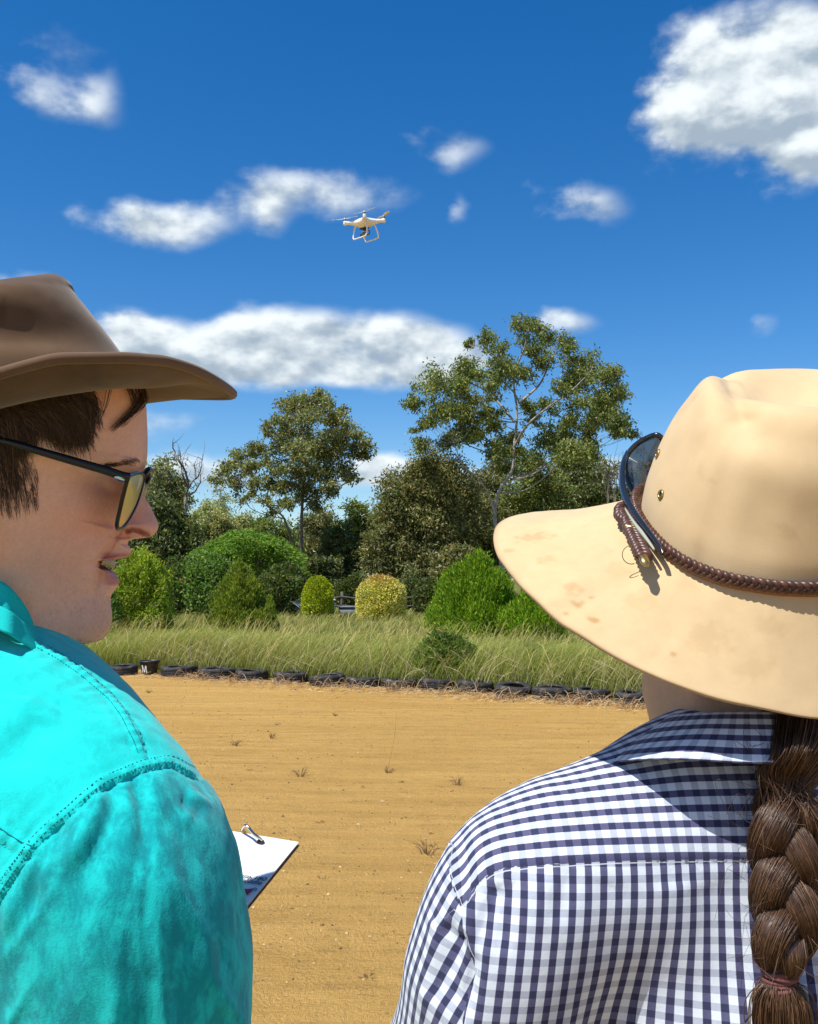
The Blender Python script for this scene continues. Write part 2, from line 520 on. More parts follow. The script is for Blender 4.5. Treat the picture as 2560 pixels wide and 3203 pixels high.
LEAF = leaf_material('gum_leaves', 0.30, 0.45, 0.4)
LEAF_SOFT = leaf_material('soft_leaves', 0.38, 0.6, 0.25)
def bark(name, c1, c2, sc=6.0):
    m, b, _ = material(name)
    p = objco(); sp = S.nt.nodes.new('ShaderNodeSeparateXYZ'); link(p, sp.inputs[0])
    v = combine(S(sp.outputs[0]) * 3.0, S(sp.outputs[1]) * 3.0, S(sp.outputs[2]) * 0.7)
    n = noise(v, sc, 5, 0.65, 0.5)
    setv(b, Base_Color=mixc(smooth01(n, 0.35, 0.65), c1, c2), Roughness=0.9, Specular_IOR_Level=0.15)
    bump(n, 0.5, 0.03, b); return m
BARK_PALE = bark('pale_gum_bark', (0.20, 0.175, 0.15), (0.46, 0.43, 0.38))
BARK_GREY = bark('grey_bark', (0.10, 0.085, 0.065), (0.24, 0.20, 0.16))
BARK_DARK = bark('dark_bark', (0.045, 0.035, 0.028), (0.13, 0.10, 0.075))

PAL_GUM = [(.105,.125,.042), (.14,.155,.055), (.085,.11,.035), (.19,.19,.085), (.07,.085,.03)]
PAL_BIG = [(.095,.125,.030), (.125,.150,.038), (.075,.105,.026), (.15,.165,.05), (.06,.085,.022)]
PAL_OLIVE = [(.105,.115,.040), (.135,.135,.052), (.085,.098,.034), (.165,.155,.065), (.065,.075,.026)]
PAL_DARK = [(.055,.074,.023), (.075,.094,.030), (.042,.058,.018), (.095,.112,.038)]
PAL_PALE = [(.20,.215,.085), (.25,.255,.11), (.16,.18,.065), (.13,.15,.05)]
PAL_MID = [(.085,.125,.030), (.12,.155,.04), (.065,.10,.024), (.15,.175,.05)]
PAL_POIN = [(.075,.145,.018), (.10,.18,.022), (.055,.11,.014), (.13,.21,.03)]

def branchy(mb, start, end, r0, r1, rng, n=9, wob=0.10, col=None, seg=5):
    start, end = np.asarray(start, float), np.asarray(end, float)
    d = end - start; L = np.linalg.norm(d) + 1e-6
    a = start + d * 0.33 + rng.normal(size=3) * wob * L + np.array([0, 0, -0.10 * L])
    b = start + d * 0.70 + rng.normal(size=3) * wob * L + np.array([0, 0, -0.04 * L])
    pts = bez(start, a, b, end, n)
    mb.tube(pts, np.linspace(r0, r1, n), seg, col, cap=False)
    return pts

def clump_tree(name, label, group, base_px, D, trunks, clumps, pal, bark_m, seed, leaf=(0.26, 0.075), dens=1.0,
               r_trunk=0.22, thick=0.9, droop=0.5, leafmat=None, depth_spread=0.55, twigs=5, fill=False):
    """a tree whose limbs and leaf clumps follow the photograph's, at its own distance D; the crown is as deep as it is wide"""
    rng = np.random.RandomState(seed)
    k = D / FPX
    base = P(base_px, 1880, D); base = np.array([base.x, base.y, 0.0])
    root = empty(name, base, label, 'tree', group)
    wood, crown = MB(), MB()
    tp = []
    for ti, tr in enumerate(trunks):
        pts = []
        for j, q in enumerate(tr):
            dz = q[2] if len(q) > 2 else 0.0
            p = np.array(P(q[0], q[1], D + dz))
            if ti == 0 and j == 0: p = base.copy(); p[2] = -0.1
            pts.append(p)
        pts = spline(pts, 6 * len(pts))
        r0 = r_trunk * (1.0 if ti == 0 else 0.6)
        rad = np.linspace(r0, r0 * 0.28, len(pts))
        if ti == 0: rad[:4] *= np.array([1.5, 1.25, 1.1, 1.03])
        wood.tube(pts, rad, 8, cap=False)
        for j in range(0, len(pts)): tp.append((pts[j], rad[j]))
    tpos = np.array([t[0] for t in tp]); trad = np.array([t[1] for t in tp])
    extra = []
    for c in clumps[::2] if fill else []:
        extra.append((c[0] + rng.normal() * c[2] * .9, c[1] + rng.normal() * c[2] * .7 + c[2] * .35, c[2] * rng.uniform(.7, 1.0)))
    clumps = list(clumps) + extra
    xs = [c[0] for c in clumps]; span = (max(xs) - min(xs)) * 0.5 * k; cx = (max(xs) + min(xs)) / 2
    for (px, py, r) in clumps:
        r *= 1.12
        off = (px - cx) * k / max(span, .1)
        dd = rng.uniform(-1, 1) * span * depth_spread * math.sqrt(max(0.1, 1 - off * off))
        c = np.array(P(px, py, D + dd)); R = r * k
        # attach to a limb below the clump
        dist = np.linalg.norm(tpos - c, axis=1) + 2.0 * np.maximum(0, tpos[:, 2] - (c[2] - 0.35 * np.linalg.norm((tpos - c)[:, :2], axis=1)))
        dist[:6] += 3
        i = int(np.argmin(dist)); a, ra = tpos[i], trad[i]
        L = np.linalg.norm(c - a)
        r0 = min(ra * 0.6, 0.018 + 0.010 * L)
        pts = branchy(wood, a, c, r0, r0 * 0.35, rng, 9)
        n = int(dens * thick * 420 * (R / 0.9) ** 2 * (0.26 / leaf[0]) ** 1.2)
        # twigs
        ends = []
        for t in range(twigs):
            q = c + rot_rand(rng, 1)[0] * R * np.array([0.95, 0.95, 0.75]) * rng.uniform(0.55, 1.0)
            st = pts[rng.randint(5, 9)]
            wood.tube(bez(st, st + (q - st) * .4 + rng.normal(size=3) * .1 * R, st + (q - st) * .75 + [0, 0, .1 * R], q, 5), np.linspace(r0 * .35, .008, 5), 3, cap=False)
            ends.append(q)
        ends = np.array(ends + [c])
        # leaves gather in little tufts on the twigs
        nt = max(8, int(15 * (R / 0.9) ** 1.3))
        tc = np.concatenate([ends, ends[rng.randint(len(ends), size=nt)] + rng.normal(size=(nt, 3)) * R * np.array([.42, .42, .34])])
        idx = rng.randint(len(tc), size=n)
        ctr = tc[idx] + rng.normal(size=(n, 3)) * R * np.array([.27, .27, .21])
        ax = rot_rand(rng, n) * 0.8 + np.array([0, 0, -droop]) + (ctr - c) / (R + .01) * 0.25
        col = colours(rng, n, pal) * (0.8 + 0.45 * rng.rand(len(tc))[idx])[:, None]
        leaf_quads(crown, ctr, ax, leaf[0], leaf[1], np.clip(col, 0, 1), rng)
    build('trunk', wood, bark_m, root)
    build('crown', crown, leafmat or LEAF, root, smooth=False)
    return root

def auto_tree(name, label, group, px, D, top, low, hw, pal, bark_m, seed, nclump=26, leaf=(0.28, 0.09), dens=1.0, lean=0, r_trunk=0.16, droop=0.4, leafmat=None, shape=1.0, rs=0.30):
    rng = np.random.RandomState(seed)
    cl = []
    cy, ry = (top + low) / 2, (low - top) / 2
    g = 0
    while len(cl) < nclump and g < 4000:
        g += 1
        u, v = rng.uniform(-1, 1), rng.uniform(-1, 1)
        if u * u + abs(v) ** 2.4 > 1: continue
        # widest a little below the middle
        w = hw * (1 - 0.28 * max(0, -v) * shape)
        r = min(hw, ry) * rs * rng.uniform(0.85, 1.4)
        q = (px + lean * (-v) + u * (w - r * .6), cy + v * (ry - r * .6), r)
        if any((q[0]-o[0])**2 + (q[1]-o[1])**2 < (0.55 * min(r, o[2]))**2 for o in cl): continue
        cl.append(q)
    tr = [[(px, 1880), (px + rng.uniform(-8, 8), (low + 1880) / 2), (px + rng.uniform(-8, 8), low), (px + lean * .5, cy), (px + lean, top + ry * 0.45)]]
    return clump_tree(name, label, group, px, D, tr, cl, pal, bark_m, seed, leaf, dens * .95, r_trunk * .8, 1.0, droop, leafmat)

def Z(ox, oy, sc, L): return [(x / sc + ox, y / sc + oy, r / sc) + tuple(rest) for (x, y, r, *rest) in L]

# ---- the tall pale-barked gum
BIG = Z(1200, 960, 1.9144, [(800,120,70),(620,190,55),(520,215,30),(690,230,50),(985,180,45),(1070,220,70),(890,250,45),(1000,320,70),(780,370,90),(700,330,50),(480,360,75),(440,430,70),(330,480,85),(300,470,50),(620,480,60),(560,560,60),(430,580,80),(370,660,80),(210,580,50),(180,740,30),(280,700,50),(500,640,70),(640,620,60),(650,720,70),(560,760,60),(440,770,60),(1240,340,75),(1300,420,70),(1200,460,70),(1120,420,60),(1380,520,70),(1430,530,40),(1290,560,70),(1160,560,80),(1050,480,50),(980,600,60),(1330,660,80),(1230,690,60),(1420,720,50),(1470,760,45),(1100,680,60),(880,590,60),(900,680,50),(960,780,80),(1060,780,80),(1180,820,90),(1230,870,70),(760,780,70),(680,860,70),(800,860,50),(1040,880,60),(730,970,50),(380,800,60),(250,830,60),(570,400,45),(850,200,40),(1130,310,50),(1350,590,50)])
clump_tree('gum_tree', 'tallest gum tree with pale forked limbs, rising behind the pale hat brim', None, 1575, 50.0,
           [[(1575,1880), (1566,1720), (1548,1620), (1560,1540), (1603,1470), (1610,1390), (1618,1290,.6), (1608,1180,.3), (1640,1090), (1655,1030)],
            [(1552,1630), (1535,1560,-.5), (1500,1500,-1), (1450,1455,-1.5), (1420,1385,-2)],
            [(1600,1500), (1660,1480,1), (1730,1440,1.5), (1800,1400,1), (1850,1330,.5)],
            [(1608,1400), (1650,1330,-1), (1720,1270,-1.5), (1790,1220,-2), (1850,1160,-2)],
            [(1610,1320), (1560,1260,1), (1500,1210,1), (1430,1190,.6)],
            [(1625,1260), (1690,1200,1.2), (1720,1130,1), (1740,1090,1)],
            [(1610,1190), (1570,1130), (1530,1100), (1480,1075)]],
           BIG, PAL_BIG, BARK_PALE, 11, leaf=(0.20, 0.075), dens=2.5, r_trunk=0.12, droop=0.55, fill=True)

GUM = Z(440, 1180, 2.154, [(1190,140,70),(1120,190,80),(1050,180,70),(970,200,60),(1230,230,60),(1010,270,70),(1150,290,90),(950,300,50),(1350,230,45),(1370,300,50),(1300,310,50),(860,330,45),(840,370,30),(960,390,80),(1080,400,90),(1210,400,80),(1300,420,70),(1390,370,50),(1480,400,60),(1520,470,50),(1520,540,35),(1440,500,60),(1350,520,80),(960,480,80),(1060,530,80),(1200,530,90),(790,470,60),(740,500,50),(660,560,60),(590,590,55),(550,630,45),(620,680,50),(700,640,60),(800,580,60),(850,560,50),(900,610,70),(1000,640,70),(1130,640,80),(1260,630,80),(1370,620,60),(1400,660,40),(760,720,60),(850,720,60),(950,760,60),(1060,760,60),(1180,760,70),(1270,760,50),(640,760,45),(700,820,40),(860,830,50),(970,860,50),(1180,860,60)])
clump_tree('gum_tree', 'broad-crowned gum tree with a dark straight trunk, behind the small yellow-green bush', None, 944, 55.0,
           [[(944,1880), (945,1750), (943,1690), (946,1580), (955,1480), (951,1410), (932,1330), (930,1270)],
            [(915,1700,-.5), (888,1620,-1), (850,1590,-1), (805,1550,-1.5), (765,1520,-1.5)],
            [(950,1570), (1000,1530,.8), (1050,1500,1), (1085,1480,1)],
            [(952,1490), (910,1430,1), (880,1400,1), (840,1360,1)],
            [(953,1460), (1000,1400,-1), (1040,1370,-1.2), (1100,1380,-1)]],
           GUM, PAL_GUM, BARK_GREY, 12, leaf=(0.19, 0.085), dens=2.0, r_trunk=0.12, droop=0.5, fill=True)

# ---- the belt of other trees, each at its own place
auto_tree('gum_tree', 'olive-leaved gum tree filling in below the tallest gum, beside the pale hat brim tip', None, 1345, 53, 1400, 1830, 150, PAL_OLIVE, BARK_GREY, 21, 60, (0.22, 0.085), 1.5, lean=20)
auto_tree('gum_tree', 'bushy olive gum tree directly left of the tall gum trunk', None, 1470, 56, 1520, 1850, 120, PAL_OLIVE, BARK_DARK, 22, 40, (0.22, 0.085), 1.4)
auto_tree('forest_tree', 'mid-green rounded tree between the broad-crowned gum and the olive gum', None, 1120, 60, 1545, 1850, 75, PAL_MID, BARK_DARK, 23, 34, (0.24, 0.09), 1.4)
auto_tree('forest_tree', 'yellowish-green tree just left of the olive gum, above the pale round topiary', None, 1215, 62, 1545, 1850, 75, PAL_MID, BARK_DARK, 24, 34, (0.24, 0.09), 1.3)
auto_tree('forest_tree', 'sparse grey-green tree with thin stems behind the dark round bush', None, 1270, 58, 1640, 1870, 70, PAL_GUM, BARK_GREY, 25, 24, (0.22, 0.08), 1.0)
auto_tree('forest_tree', 'slender green tree close behind the pale round topiary', None, 1190, 52, 1640, 1870, 70, PAL_OLIVE, BARK_DARK, 26, 28, (0.22, 0.08), 1.2)
auto_tree('forest_tree', 'dark shaded tree right of the spreading flat-topped tree', None, 1060, 57, 1640, 1880, 80, PAL_DARK, BARK_DARK, 27, 34, (0.24, 0.10), 1.5)
auto_tree('forest_tree', 'dense dark evergreen beside the nose of the man in the brown hat', None, 490, 52, 1555, 1840, 130, PAL_DARK, BARK_DARK, 28, 54, (0.26, 0.12), 1.6)
auto_tree('gum_tree', 'pale gum tree beside the eyeglasses of the man in the brown hat', None, 520, 64, 1420, 1700, 85, PAL_GUM, BARK_PALE, 29, 34, (0.24, 0.09), 1.1)
auto_tree('gum_tree', 'distant pale yellow-green gum behind the flat-topped tree', None, 660, 75, 1570, 1760, 85, PAL_PALE, BARK_PALE, 30, 30, (0.28, 0.10), 1.2)
auto_tree('gum_tree', 'pale distant gum left of the broad-crowned gum trunk', None, 760, 78, 1600, 1780, 85, PAL_PALE, BARK_PALE, 31, 30, (0.28, 0.10), 1.2)
auto_tree('gum_tree', 'small far gum with a thin crown showing against the low cloud', None, 690, 82, 1500, 1640, 42, PAL_PALE, BARK_PALE, 32, 9, (0.26, 0.09), 0.55, rs=.4)
auto_tree('forest_tree', 'dark tree behind the broad-crowned gum trunk', None, 850, 66, 1600, 1850, 90, PAL_MID, BARK_DARK, 33, 36, (0.26, 0.10), 1.3)
auto_tree('forest_tree', 'distant green tree filling the gap right of the broad-crowned gum', None, 1010, 70, 1590, 1850, 90, PAL_OLIVE, BARK_DARK, 34, 36, (0.26, 0.10), 1.3)
auto_tree('forest_tree', 'dense green tree behind the pale hat brim, below the tallest gum', None, 1720, 60, 1480, 1850, 130, PAL_MID, BARK_DARK, 35, 44, (0.26, 0.10), 1.5)
auto_tree('forest_tree', 'dark green tree behind the pale hat beside the sunglasses', None, 1890, 58, 1455, 1850, 110, PAL_DARK, BARK_DARK, 36, 38, (0.26, 0.10), 1.4)
auto_tree('gum_tree', 'gum tree top showing just above the sunglasses on the pale hat', None, 2005, 62, 1330, 1700, 55, PAL_BIG, BARK_PALE, 37, 22, (0.24, 0.09), 1.2, lean=10)
auto_tree('forest_tree', 'dark tree hidden mostly behind the pale hat crown', None, 2150, 62, 1480, 1850, 130, PAL_MID, BARK_DARK, 38, 30, (0.30, 0.12), 1.2)
auto_tree('forest_tree', 'dark tree behind the chin of the man in the brown hat', None, 330, 56, 1560, 1850, 130, PAL_MID, BARK_DARK, 39, 36, (0.28, 0.11), 1.3)
auto_tree('forest_tree', 'tree behind the cheek of the man in the brown hat', None, 100, 58, 1500, 1850, 150, PAL_DARK, BARK_DARK, 40, 30, (0.32, 0.13), 1.2)
auto_tree('forest_tree', 'farthest dark tree of the belt behind the yellow-green bush', None, 960, 84, 1640, 1850, 110, PAL_DARK, BARK_DARK, 41, 30, (0.34, 0.14), 1.3)
auto_tree('forest_tree', 'farthest dark tree of the belt behind the pale round topiary', None, 1250, 86, 1600, 1850, 120, PAL_DARK, BARK_DARK, 42, 30, (0.34, 0.14), 1.3)
auto_tree('forest_tree', 'farthest dark tree of the belt behind the upright conifer', None, 760, 86, 1660, 1850, 120, PAL_DARK, BARK_DARK, 43, 30, (0.34, 0.14), 1.3)
auto_tree('forest_tree', 'farthest dark tree of the belt behind the bright green conifer', None, 1480, 80, 1640, 1850, 120, PAL_DARK, BARK_DARK, 44, 30, (0.34, 0.14), 1.3)
auto_tree('forest_tree', 'low scrubby tree behind the bright green conifer', None, 1420, 46, 1700, 1880, 80, PAL_OLIVE, BARK_GREY, 45, 30, (0.20, 0.08), 1.2)
auto_tree('forest_tree', 'dark understorey tree behind the fence under the broad-crowned gum', None, 1010, 47, 1740, 1890, 70, PAL_DARK, BARK_DARK, 46, 30, (0.22, 0.10), 1.4)
auto_tree('forest_tree', 'grey-green shrubby tree left of the dark round bush', None, 1290, 48, 1740, 1890, 45, PAL_GUM, BARK_GREY, 47, 18, (0.18, 0.07), 1.1)

auto_tree('gum_tree', 'olive gum thicket right of the tall gum trunk, above the pale hat brim', None, 1660, 57, 1375, 1800, 110, PAL_BIG, BARK_PALE, 48, 40, (0.22, 0.085), 1.2)
auto_tree('forest_tree', 'shaded olive tree between the tall gum trunk and the olive gum', None, 1530, 62, 1440, 1840, 100, PAL_OLIVE, BARK_DARK, 49, 40, (0.23, 0.09), 1.3)
auto_tree('gum_tree', 'grey-green gum right behind the sunglasses end of the tree belt', None, 1810, 62, 1385, 1800, 115, PAL_GUM, BARK_PALE, 50, 40, (0.24, 0.09), 1.2)
# ---- spreading flat-topped tree: layered sprays
def flat_tree():
    rng = np.random.RandomState(51)
    cl = []
    for k in range(95):
        u = rng.uniform(-1, 1)
        topy = 1655 + 95 * abs(u) ** 2.2
        v = rng.rand() ** 1.4
        cl.append((770 + u * 178, topy + 8 + v * (115 - 40 * abs(u)), rng.uniform(16, 26)))
    D = 46.0; k = D / FPX
    base = P(775, 1880, D); base = np.array([base.x, base.y, 0.0])
    root = empty('flat_topped_tree', base, 'low spreading flat-topped tree with fine bright green layered foliage', 'tree')
    wood, crown = MB(), MB()
    fork = base + [0, 0, 0.9]
    wood.tube(spline([base - [0, 0, .1], base + [.05, 0, .5], fork], 6), np.linspace(.2, .15, 6), 7, cap=False)
    for (px, py, r) in cl:
        span = 2.7
        off = (px - 770) * k / 2.8
        c = np.array(P(px, py, D + rng.uniform(-1, 1) * span * math.sqrt(max(.05, 1 - off * off))))
        if rng.rand() < .4: branchy(wood, fork, c, .05, .012, rng, 8, .06, seg=4)
        R = r * k * 1.5; n = int(330 * (R / .5) ** 1.5)
        d = rng.normal(size=(n, 3)) * np.array([R * .75, R * .75, R * .16]); d[:, 2] -= 0.35 * (d[:, 0]**2 + d[:, 1]**2) / R
        ax = np.stack([d[:, 0], d[:, 1], -0.25 * np.ones(n) * R], 1) + rng.normal(size=(n, 3)) * .3 * R
        leaf_quads(crown, c + d, ax, .17, .07, np.clip(colours(rng, n, PAL_POIN), 0, 1), rng)
    build('trunk', wood, BARK_GREY, root); build('crown', crown, LEAF_SOFT, root, smooth=False)
flat_tree()

# ---- leafless dead tree and bare saplings
def bare_tree(name, label, px, D, paths, r0, seed, twig=10, group=None):
    rng = np.random.RandomState(seed)
    base = P(px, 1880, D); base = np.array([base.x, base.y, 0.0])
    root = empty(name, base, label, 'tree', group)
    wood, tw = MB(), MB()
    for ti, pth in enumerate(paths):
        pts = [np.array(P(x, y, D + rng.uniform(-.6, .6))) for (x, y) in pth]
        if ti == 0: pts[0] = base - [0, 0, .1]
        sp = spline(pts, 8 * len(pts)); sp += rng.normal(size=sp.shape) * 0.012
        rr = r0 if ti == 0 else r0 * .6
        wood.tube(sp, np.linspace(rr, rr * .18, len(sp)), 6, cap=False)
        for t in range(twig):
            i = rng.randint(len(sp) // 3, len(sp)); d = rot_rand(rng, 1)[0]; d[2] = abs(d[2]) + .4
            L = rng.uniform(.25, .9)
            tw.tube(bez(sp[i], sp[i] + d * L * .3, sp[i] + d * L * .7 + rng.normal(size=3) * .1, sp[i] + d * L + rng.normal(size=3) * .15, 6), np.linspace(rr * .22, .008, 6), 4, cap=False)
    V, F, C, U = tw.arrays(); wood.add(V, F, C); build('trunk', wood, BARK_GREY, root)
bare_tree('dead_tree', 'leafless dead tree with twisted grey branches beside the eyeglasses', 582, 60, [
    [(582,1880), (580,1600), (582,1555), (588,1510), (575,1465), (558,1440), (545,1410), (541,1390), (552,1380)],
    [(584,1540), (600,1510), (620,1490), (630,1460), (634,1420)],
    [(586,1520), (570,1480), (566,1440), (565,1415)], [(612,1495), (610,1465), (606,1450)], [(590,1550), (612,1535), (628,1500), (622,1475)]], .11, 61, 8)
for i, (x0, x1, top, lb) in enumerate([(1905, 1898, 1440, 'leftmost thin bare sapling left of the sunglasses'), (1926, 1922, 1425, 'middle thin bare sapling left of the sunglasses'), (1946, 1950, 1410, 'bare sapling closest to the sunglasses on the pale hat')]):
    bare_tree('bare_sapling', lb, x0, 55, [[(x0, 1880), (x0, 1650), ((x0 + x1) / 2, 1530), (x1, top)], [(x0, 1600), (x1 - 8, 1500), (x1 - 14, top + 30)], [(x0, 1580), (x1 + 8, 1490), (x1 + 12, top + 15)]], .05, 65 + i, 7, 'bare saplings')

# ---- garden shrubs
def dome_bush(name, label, px, D, top, base_py, hw, pal, seed, n, leaf, kind='dome', group=None, lumps=0.16, leafmat=None, flowers=0, tip=None, skew=0.0):
    rng = np.random.RandomState(seed)
    k = D / FPX
    b = P(px, 1880, D); b = np.array([b.x, b.y, 0.0])
    H = float(P(px, top, D).z); R = hw * k
    root = empty(name, b, label, 'bush', group)
    fol, stem = MB(), MB()
    # points over the shell and inside it
    m = n
    th = rng.rand(m) * 2 * math.pi
    t = rng.rand(m) ** 0.85                   # height fraction
    if kind == 'dome':  rad = np.sqrt(np.clip(1 - (np.abs(t - 0.30) / np.where(t > .30, .70, .62)) ** 2.2, 0, 1))
    elif kind == 'cone': rad = np.clip(np.minimum(1.0, (1 - t) * 1.45 + .05), 0, 1) ** 0.8 * np.where(t < .12, .85 + t * 1.2, 1)
    else: rad = np.sqrt(np.clip(1 - (np.abs(t - 0.42) / np.where(t > .42, .58, .60)) ** 2.6, 0, 1))
    dirv = np.stack([np.cos(th), np.sin(th), t * 2.2], 1)
    lump = 1 + lumps * 2.4 * fbm(dirv * 1.9 + seed, 3)
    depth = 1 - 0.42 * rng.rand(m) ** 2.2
    ctr = np.stack([np.cos(th) * rad * R, np.sin(th) * rad * R, t * H], 1)
    ctr[:, :2] *= (lump * depth)[:, None]; ctr[:, 2] *= (1 + 0.35 * (lump - 1))
    ctr[:, 0] += skew * t * R
    spr = np.array([.035, .035, .05]) * R * (1 + lumps * 3); grp = rng.randint(max(40, m // 40), size=m); gd = rng.normal(size=(grp.max() + 1, 3)); ctr = ctr + gd[grp] * spr * .6 + rng.normal(size=(m, 3)) * spr * .35; ctr[:, 2] = np.maximum(ctr[:, 2], .02)
    out = np.stack([np.cos(th), np.sin(th), 0.3 + 1.2 * (t - .3)], 1)
    if kind == 'cone': ax = out * 0.5 + np.array([0, 0, 0.9]) + rng.normal(size=(m, 3)) * .35
    elif kind == 'weep': ax = out * 0.5 + np.array([0, 0, -0.9]) + rng.normal(size=(m, 3)) * .35
    else: ax = out * 0.6 + rng.normal(size=(m, 3)) * .6 + np.array([0, 0, .2])
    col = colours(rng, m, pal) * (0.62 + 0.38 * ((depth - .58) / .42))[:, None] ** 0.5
    if tip is not None:
        w = (sstep(t, .72, .98) * (rng.rand(m) < .45))[:, None]; col = col * (1 - w) + np.array(tip) * w
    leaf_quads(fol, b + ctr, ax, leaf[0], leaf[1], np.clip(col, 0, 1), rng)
    for s_ in range(5):
        e = np.array([rng.uniform(-.4, .4) * R, rng.uniform(-.4, .4) * R, H * .7])
        stem.tube(bez(b - [0, 0, .05], b + e * .2 + [0, 0, .1 * H], b + e * .6, b + e, 6), np.linspace(.05, .012, 6), 5, cap=False)
    build('foliage', fol, leafmat or LEAF_SOFT, root, smooth=False)
    build('stem', stem, BARK_DARK, root)
    if flowers:
        for i in range(flowers):
            f = MB(); a = rng.uniform(-2.6, -.6); hh = rng.uniform(.45, .8) * H
            c = b + [math.cos(a) * R * .98, math.sin(a) * R * .98, hh]
            ax = rot_rand(rng, 26); leaf_quads(f, c + ax * .07, ax, .13, .10, np.tile([.55, .06, .16], (26, 1)) * (.7 + .6 * rng.rand(26, 1)), rng)
            build('flower', f, LEAF_SOFT, root, smooth=False)
    return root

PAL_CONI = [(.150,.215,.018), (.20,.27,.025), (.115,.17,.014), (.26,.31,.05), (.08,.125,.012)]
PAL_CONI2 = [(.125,.175,.020), (.16,.21,.026), (.095,.14,.016), (.20,.24,.04), (.07,.105,.012)]
PAL_BRIGHT = [(.12,.21,.012), (.16,.26,.016), (.09,.165,.010), (.21,.31,.025), (.06,.115,.008)]
PAL_GOLD = [(.33,.33,.09), (.42,.39,.13), (.26,.27,.06), (.20,.22,.05), (.5,.46,.18)]
PAL_LIME = [(.24,.29,.012), (.31,.34,.02), (.17,.22,.01), (.12,.165,.01)]
PAL_SHRUB = [(.075,.135,.03), (.10,.175,.04), (.055,.10,.022), (.14,.21,.06)]
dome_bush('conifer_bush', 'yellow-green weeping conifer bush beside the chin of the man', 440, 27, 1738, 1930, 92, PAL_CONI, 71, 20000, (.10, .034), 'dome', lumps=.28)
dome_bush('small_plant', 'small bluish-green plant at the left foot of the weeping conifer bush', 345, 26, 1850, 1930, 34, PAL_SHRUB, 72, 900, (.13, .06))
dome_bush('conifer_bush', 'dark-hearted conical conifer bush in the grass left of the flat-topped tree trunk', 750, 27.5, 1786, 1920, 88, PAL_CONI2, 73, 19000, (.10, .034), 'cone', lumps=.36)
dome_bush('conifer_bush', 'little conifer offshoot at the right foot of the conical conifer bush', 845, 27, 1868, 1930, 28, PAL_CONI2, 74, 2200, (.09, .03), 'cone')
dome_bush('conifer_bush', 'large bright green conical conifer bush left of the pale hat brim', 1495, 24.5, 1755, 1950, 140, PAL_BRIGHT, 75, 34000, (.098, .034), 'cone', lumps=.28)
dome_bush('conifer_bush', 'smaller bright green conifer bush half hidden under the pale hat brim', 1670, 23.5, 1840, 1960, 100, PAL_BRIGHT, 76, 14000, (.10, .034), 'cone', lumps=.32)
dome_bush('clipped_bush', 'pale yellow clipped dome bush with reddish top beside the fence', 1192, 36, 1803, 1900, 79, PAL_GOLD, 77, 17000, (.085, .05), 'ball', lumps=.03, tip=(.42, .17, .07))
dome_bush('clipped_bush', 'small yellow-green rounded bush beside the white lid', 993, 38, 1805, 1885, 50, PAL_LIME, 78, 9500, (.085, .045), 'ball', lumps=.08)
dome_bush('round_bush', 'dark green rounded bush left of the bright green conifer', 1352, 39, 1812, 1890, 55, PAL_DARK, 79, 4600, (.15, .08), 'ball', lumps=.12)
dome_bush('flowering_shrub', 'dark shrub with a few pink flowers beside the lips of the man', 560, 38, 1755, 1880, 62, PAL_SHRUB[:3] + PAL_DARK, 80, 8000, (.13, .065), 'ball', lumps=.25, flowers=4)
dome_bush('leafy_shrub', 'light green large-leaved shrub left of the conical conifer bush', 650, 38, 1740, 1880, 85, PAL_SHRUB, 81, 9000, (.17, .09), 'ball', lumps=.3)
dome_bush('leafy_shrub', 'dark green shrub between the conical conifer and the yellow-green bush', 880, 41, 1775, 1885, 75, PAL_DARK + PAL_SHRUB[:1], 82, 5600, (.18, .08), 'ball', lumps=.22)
dome_bush('weed_shrub', 'dark green leafy weed clump standing in the tall grass', 1395, 14.2, 1985, 2120, 88, [(.085,.13,.028), (.11,.16,.035), (.06,.095,.02)], 83, 5200, (.10, .022), 'ball', lumps=.3)
for i, (x, w, tp, lb) in enumerate([(1105, 60, 1800, 'low dark hedge plant between the yellow-green and pale round bushes'), (1285, 40, 1815, 'low dark hedge plant right of the pale round topiary'), (930, 40, 1815, 'low dark hedge plant left of the yellow-green bush'), (600, 60, 1815, 'low dark hedge plant under the pink-flowered shrub')]):
    dome_bush('hedge_plant', lb, x, 44, tp, 1890, w, PAL_DARK, 90 + i, 3000, (.18, .09), 'ball', lumps=.25)

# ================================================================== fence behind the field
WOOD = bark('weathered_post', (0.055, 0.05, 0.045), (0.16, 0.145, 0.125), 9)
def fence():
    D = 41.0
    xs = [420, 535, 648, 752, 858, 968, 1070, 1188, 1305, 1420, 1540, 1660]
    c = P(1000, 1880, D)
    root = empty('post_and_rail_fence', (c.x, c.y, 0), 'low weathered post-and-rail fence along the garden edge', 'fence')
    rng = np.random.RandomState(4)
    tops = []
    for x in xs:
        b = np.array(P(x, 1880, D)); b[2] = 0
        h = 0.98 + rng.uniform(-.05, .05)
        mb = MB(); ln = rng.normal(size=2) * .02
        mb.tube([b - [0, 0, .05], b + [ln[0] * .5, ln[1] * .5, h * .5], b + [ln[0], ln[1], h]], [.075, .07, .066], 8)
        build('post', mb, WOOD, root); tops.append(b)
    for i in range(len(tops) - 1):
        for hz, sag in ((.80, .05), (.42, .04)):
            a, e = tops[i] + [0, -.05, hz], tops[i + 1] + [0, -.05, hz]
            m = (a + e) / 2 - [0, 0, sag * (1 + rng.rand())]
            mb = MB(); mb.tube(spline([a, m, e], 8), .035, 6); build('rail', mb, WOOD, root)
fence()

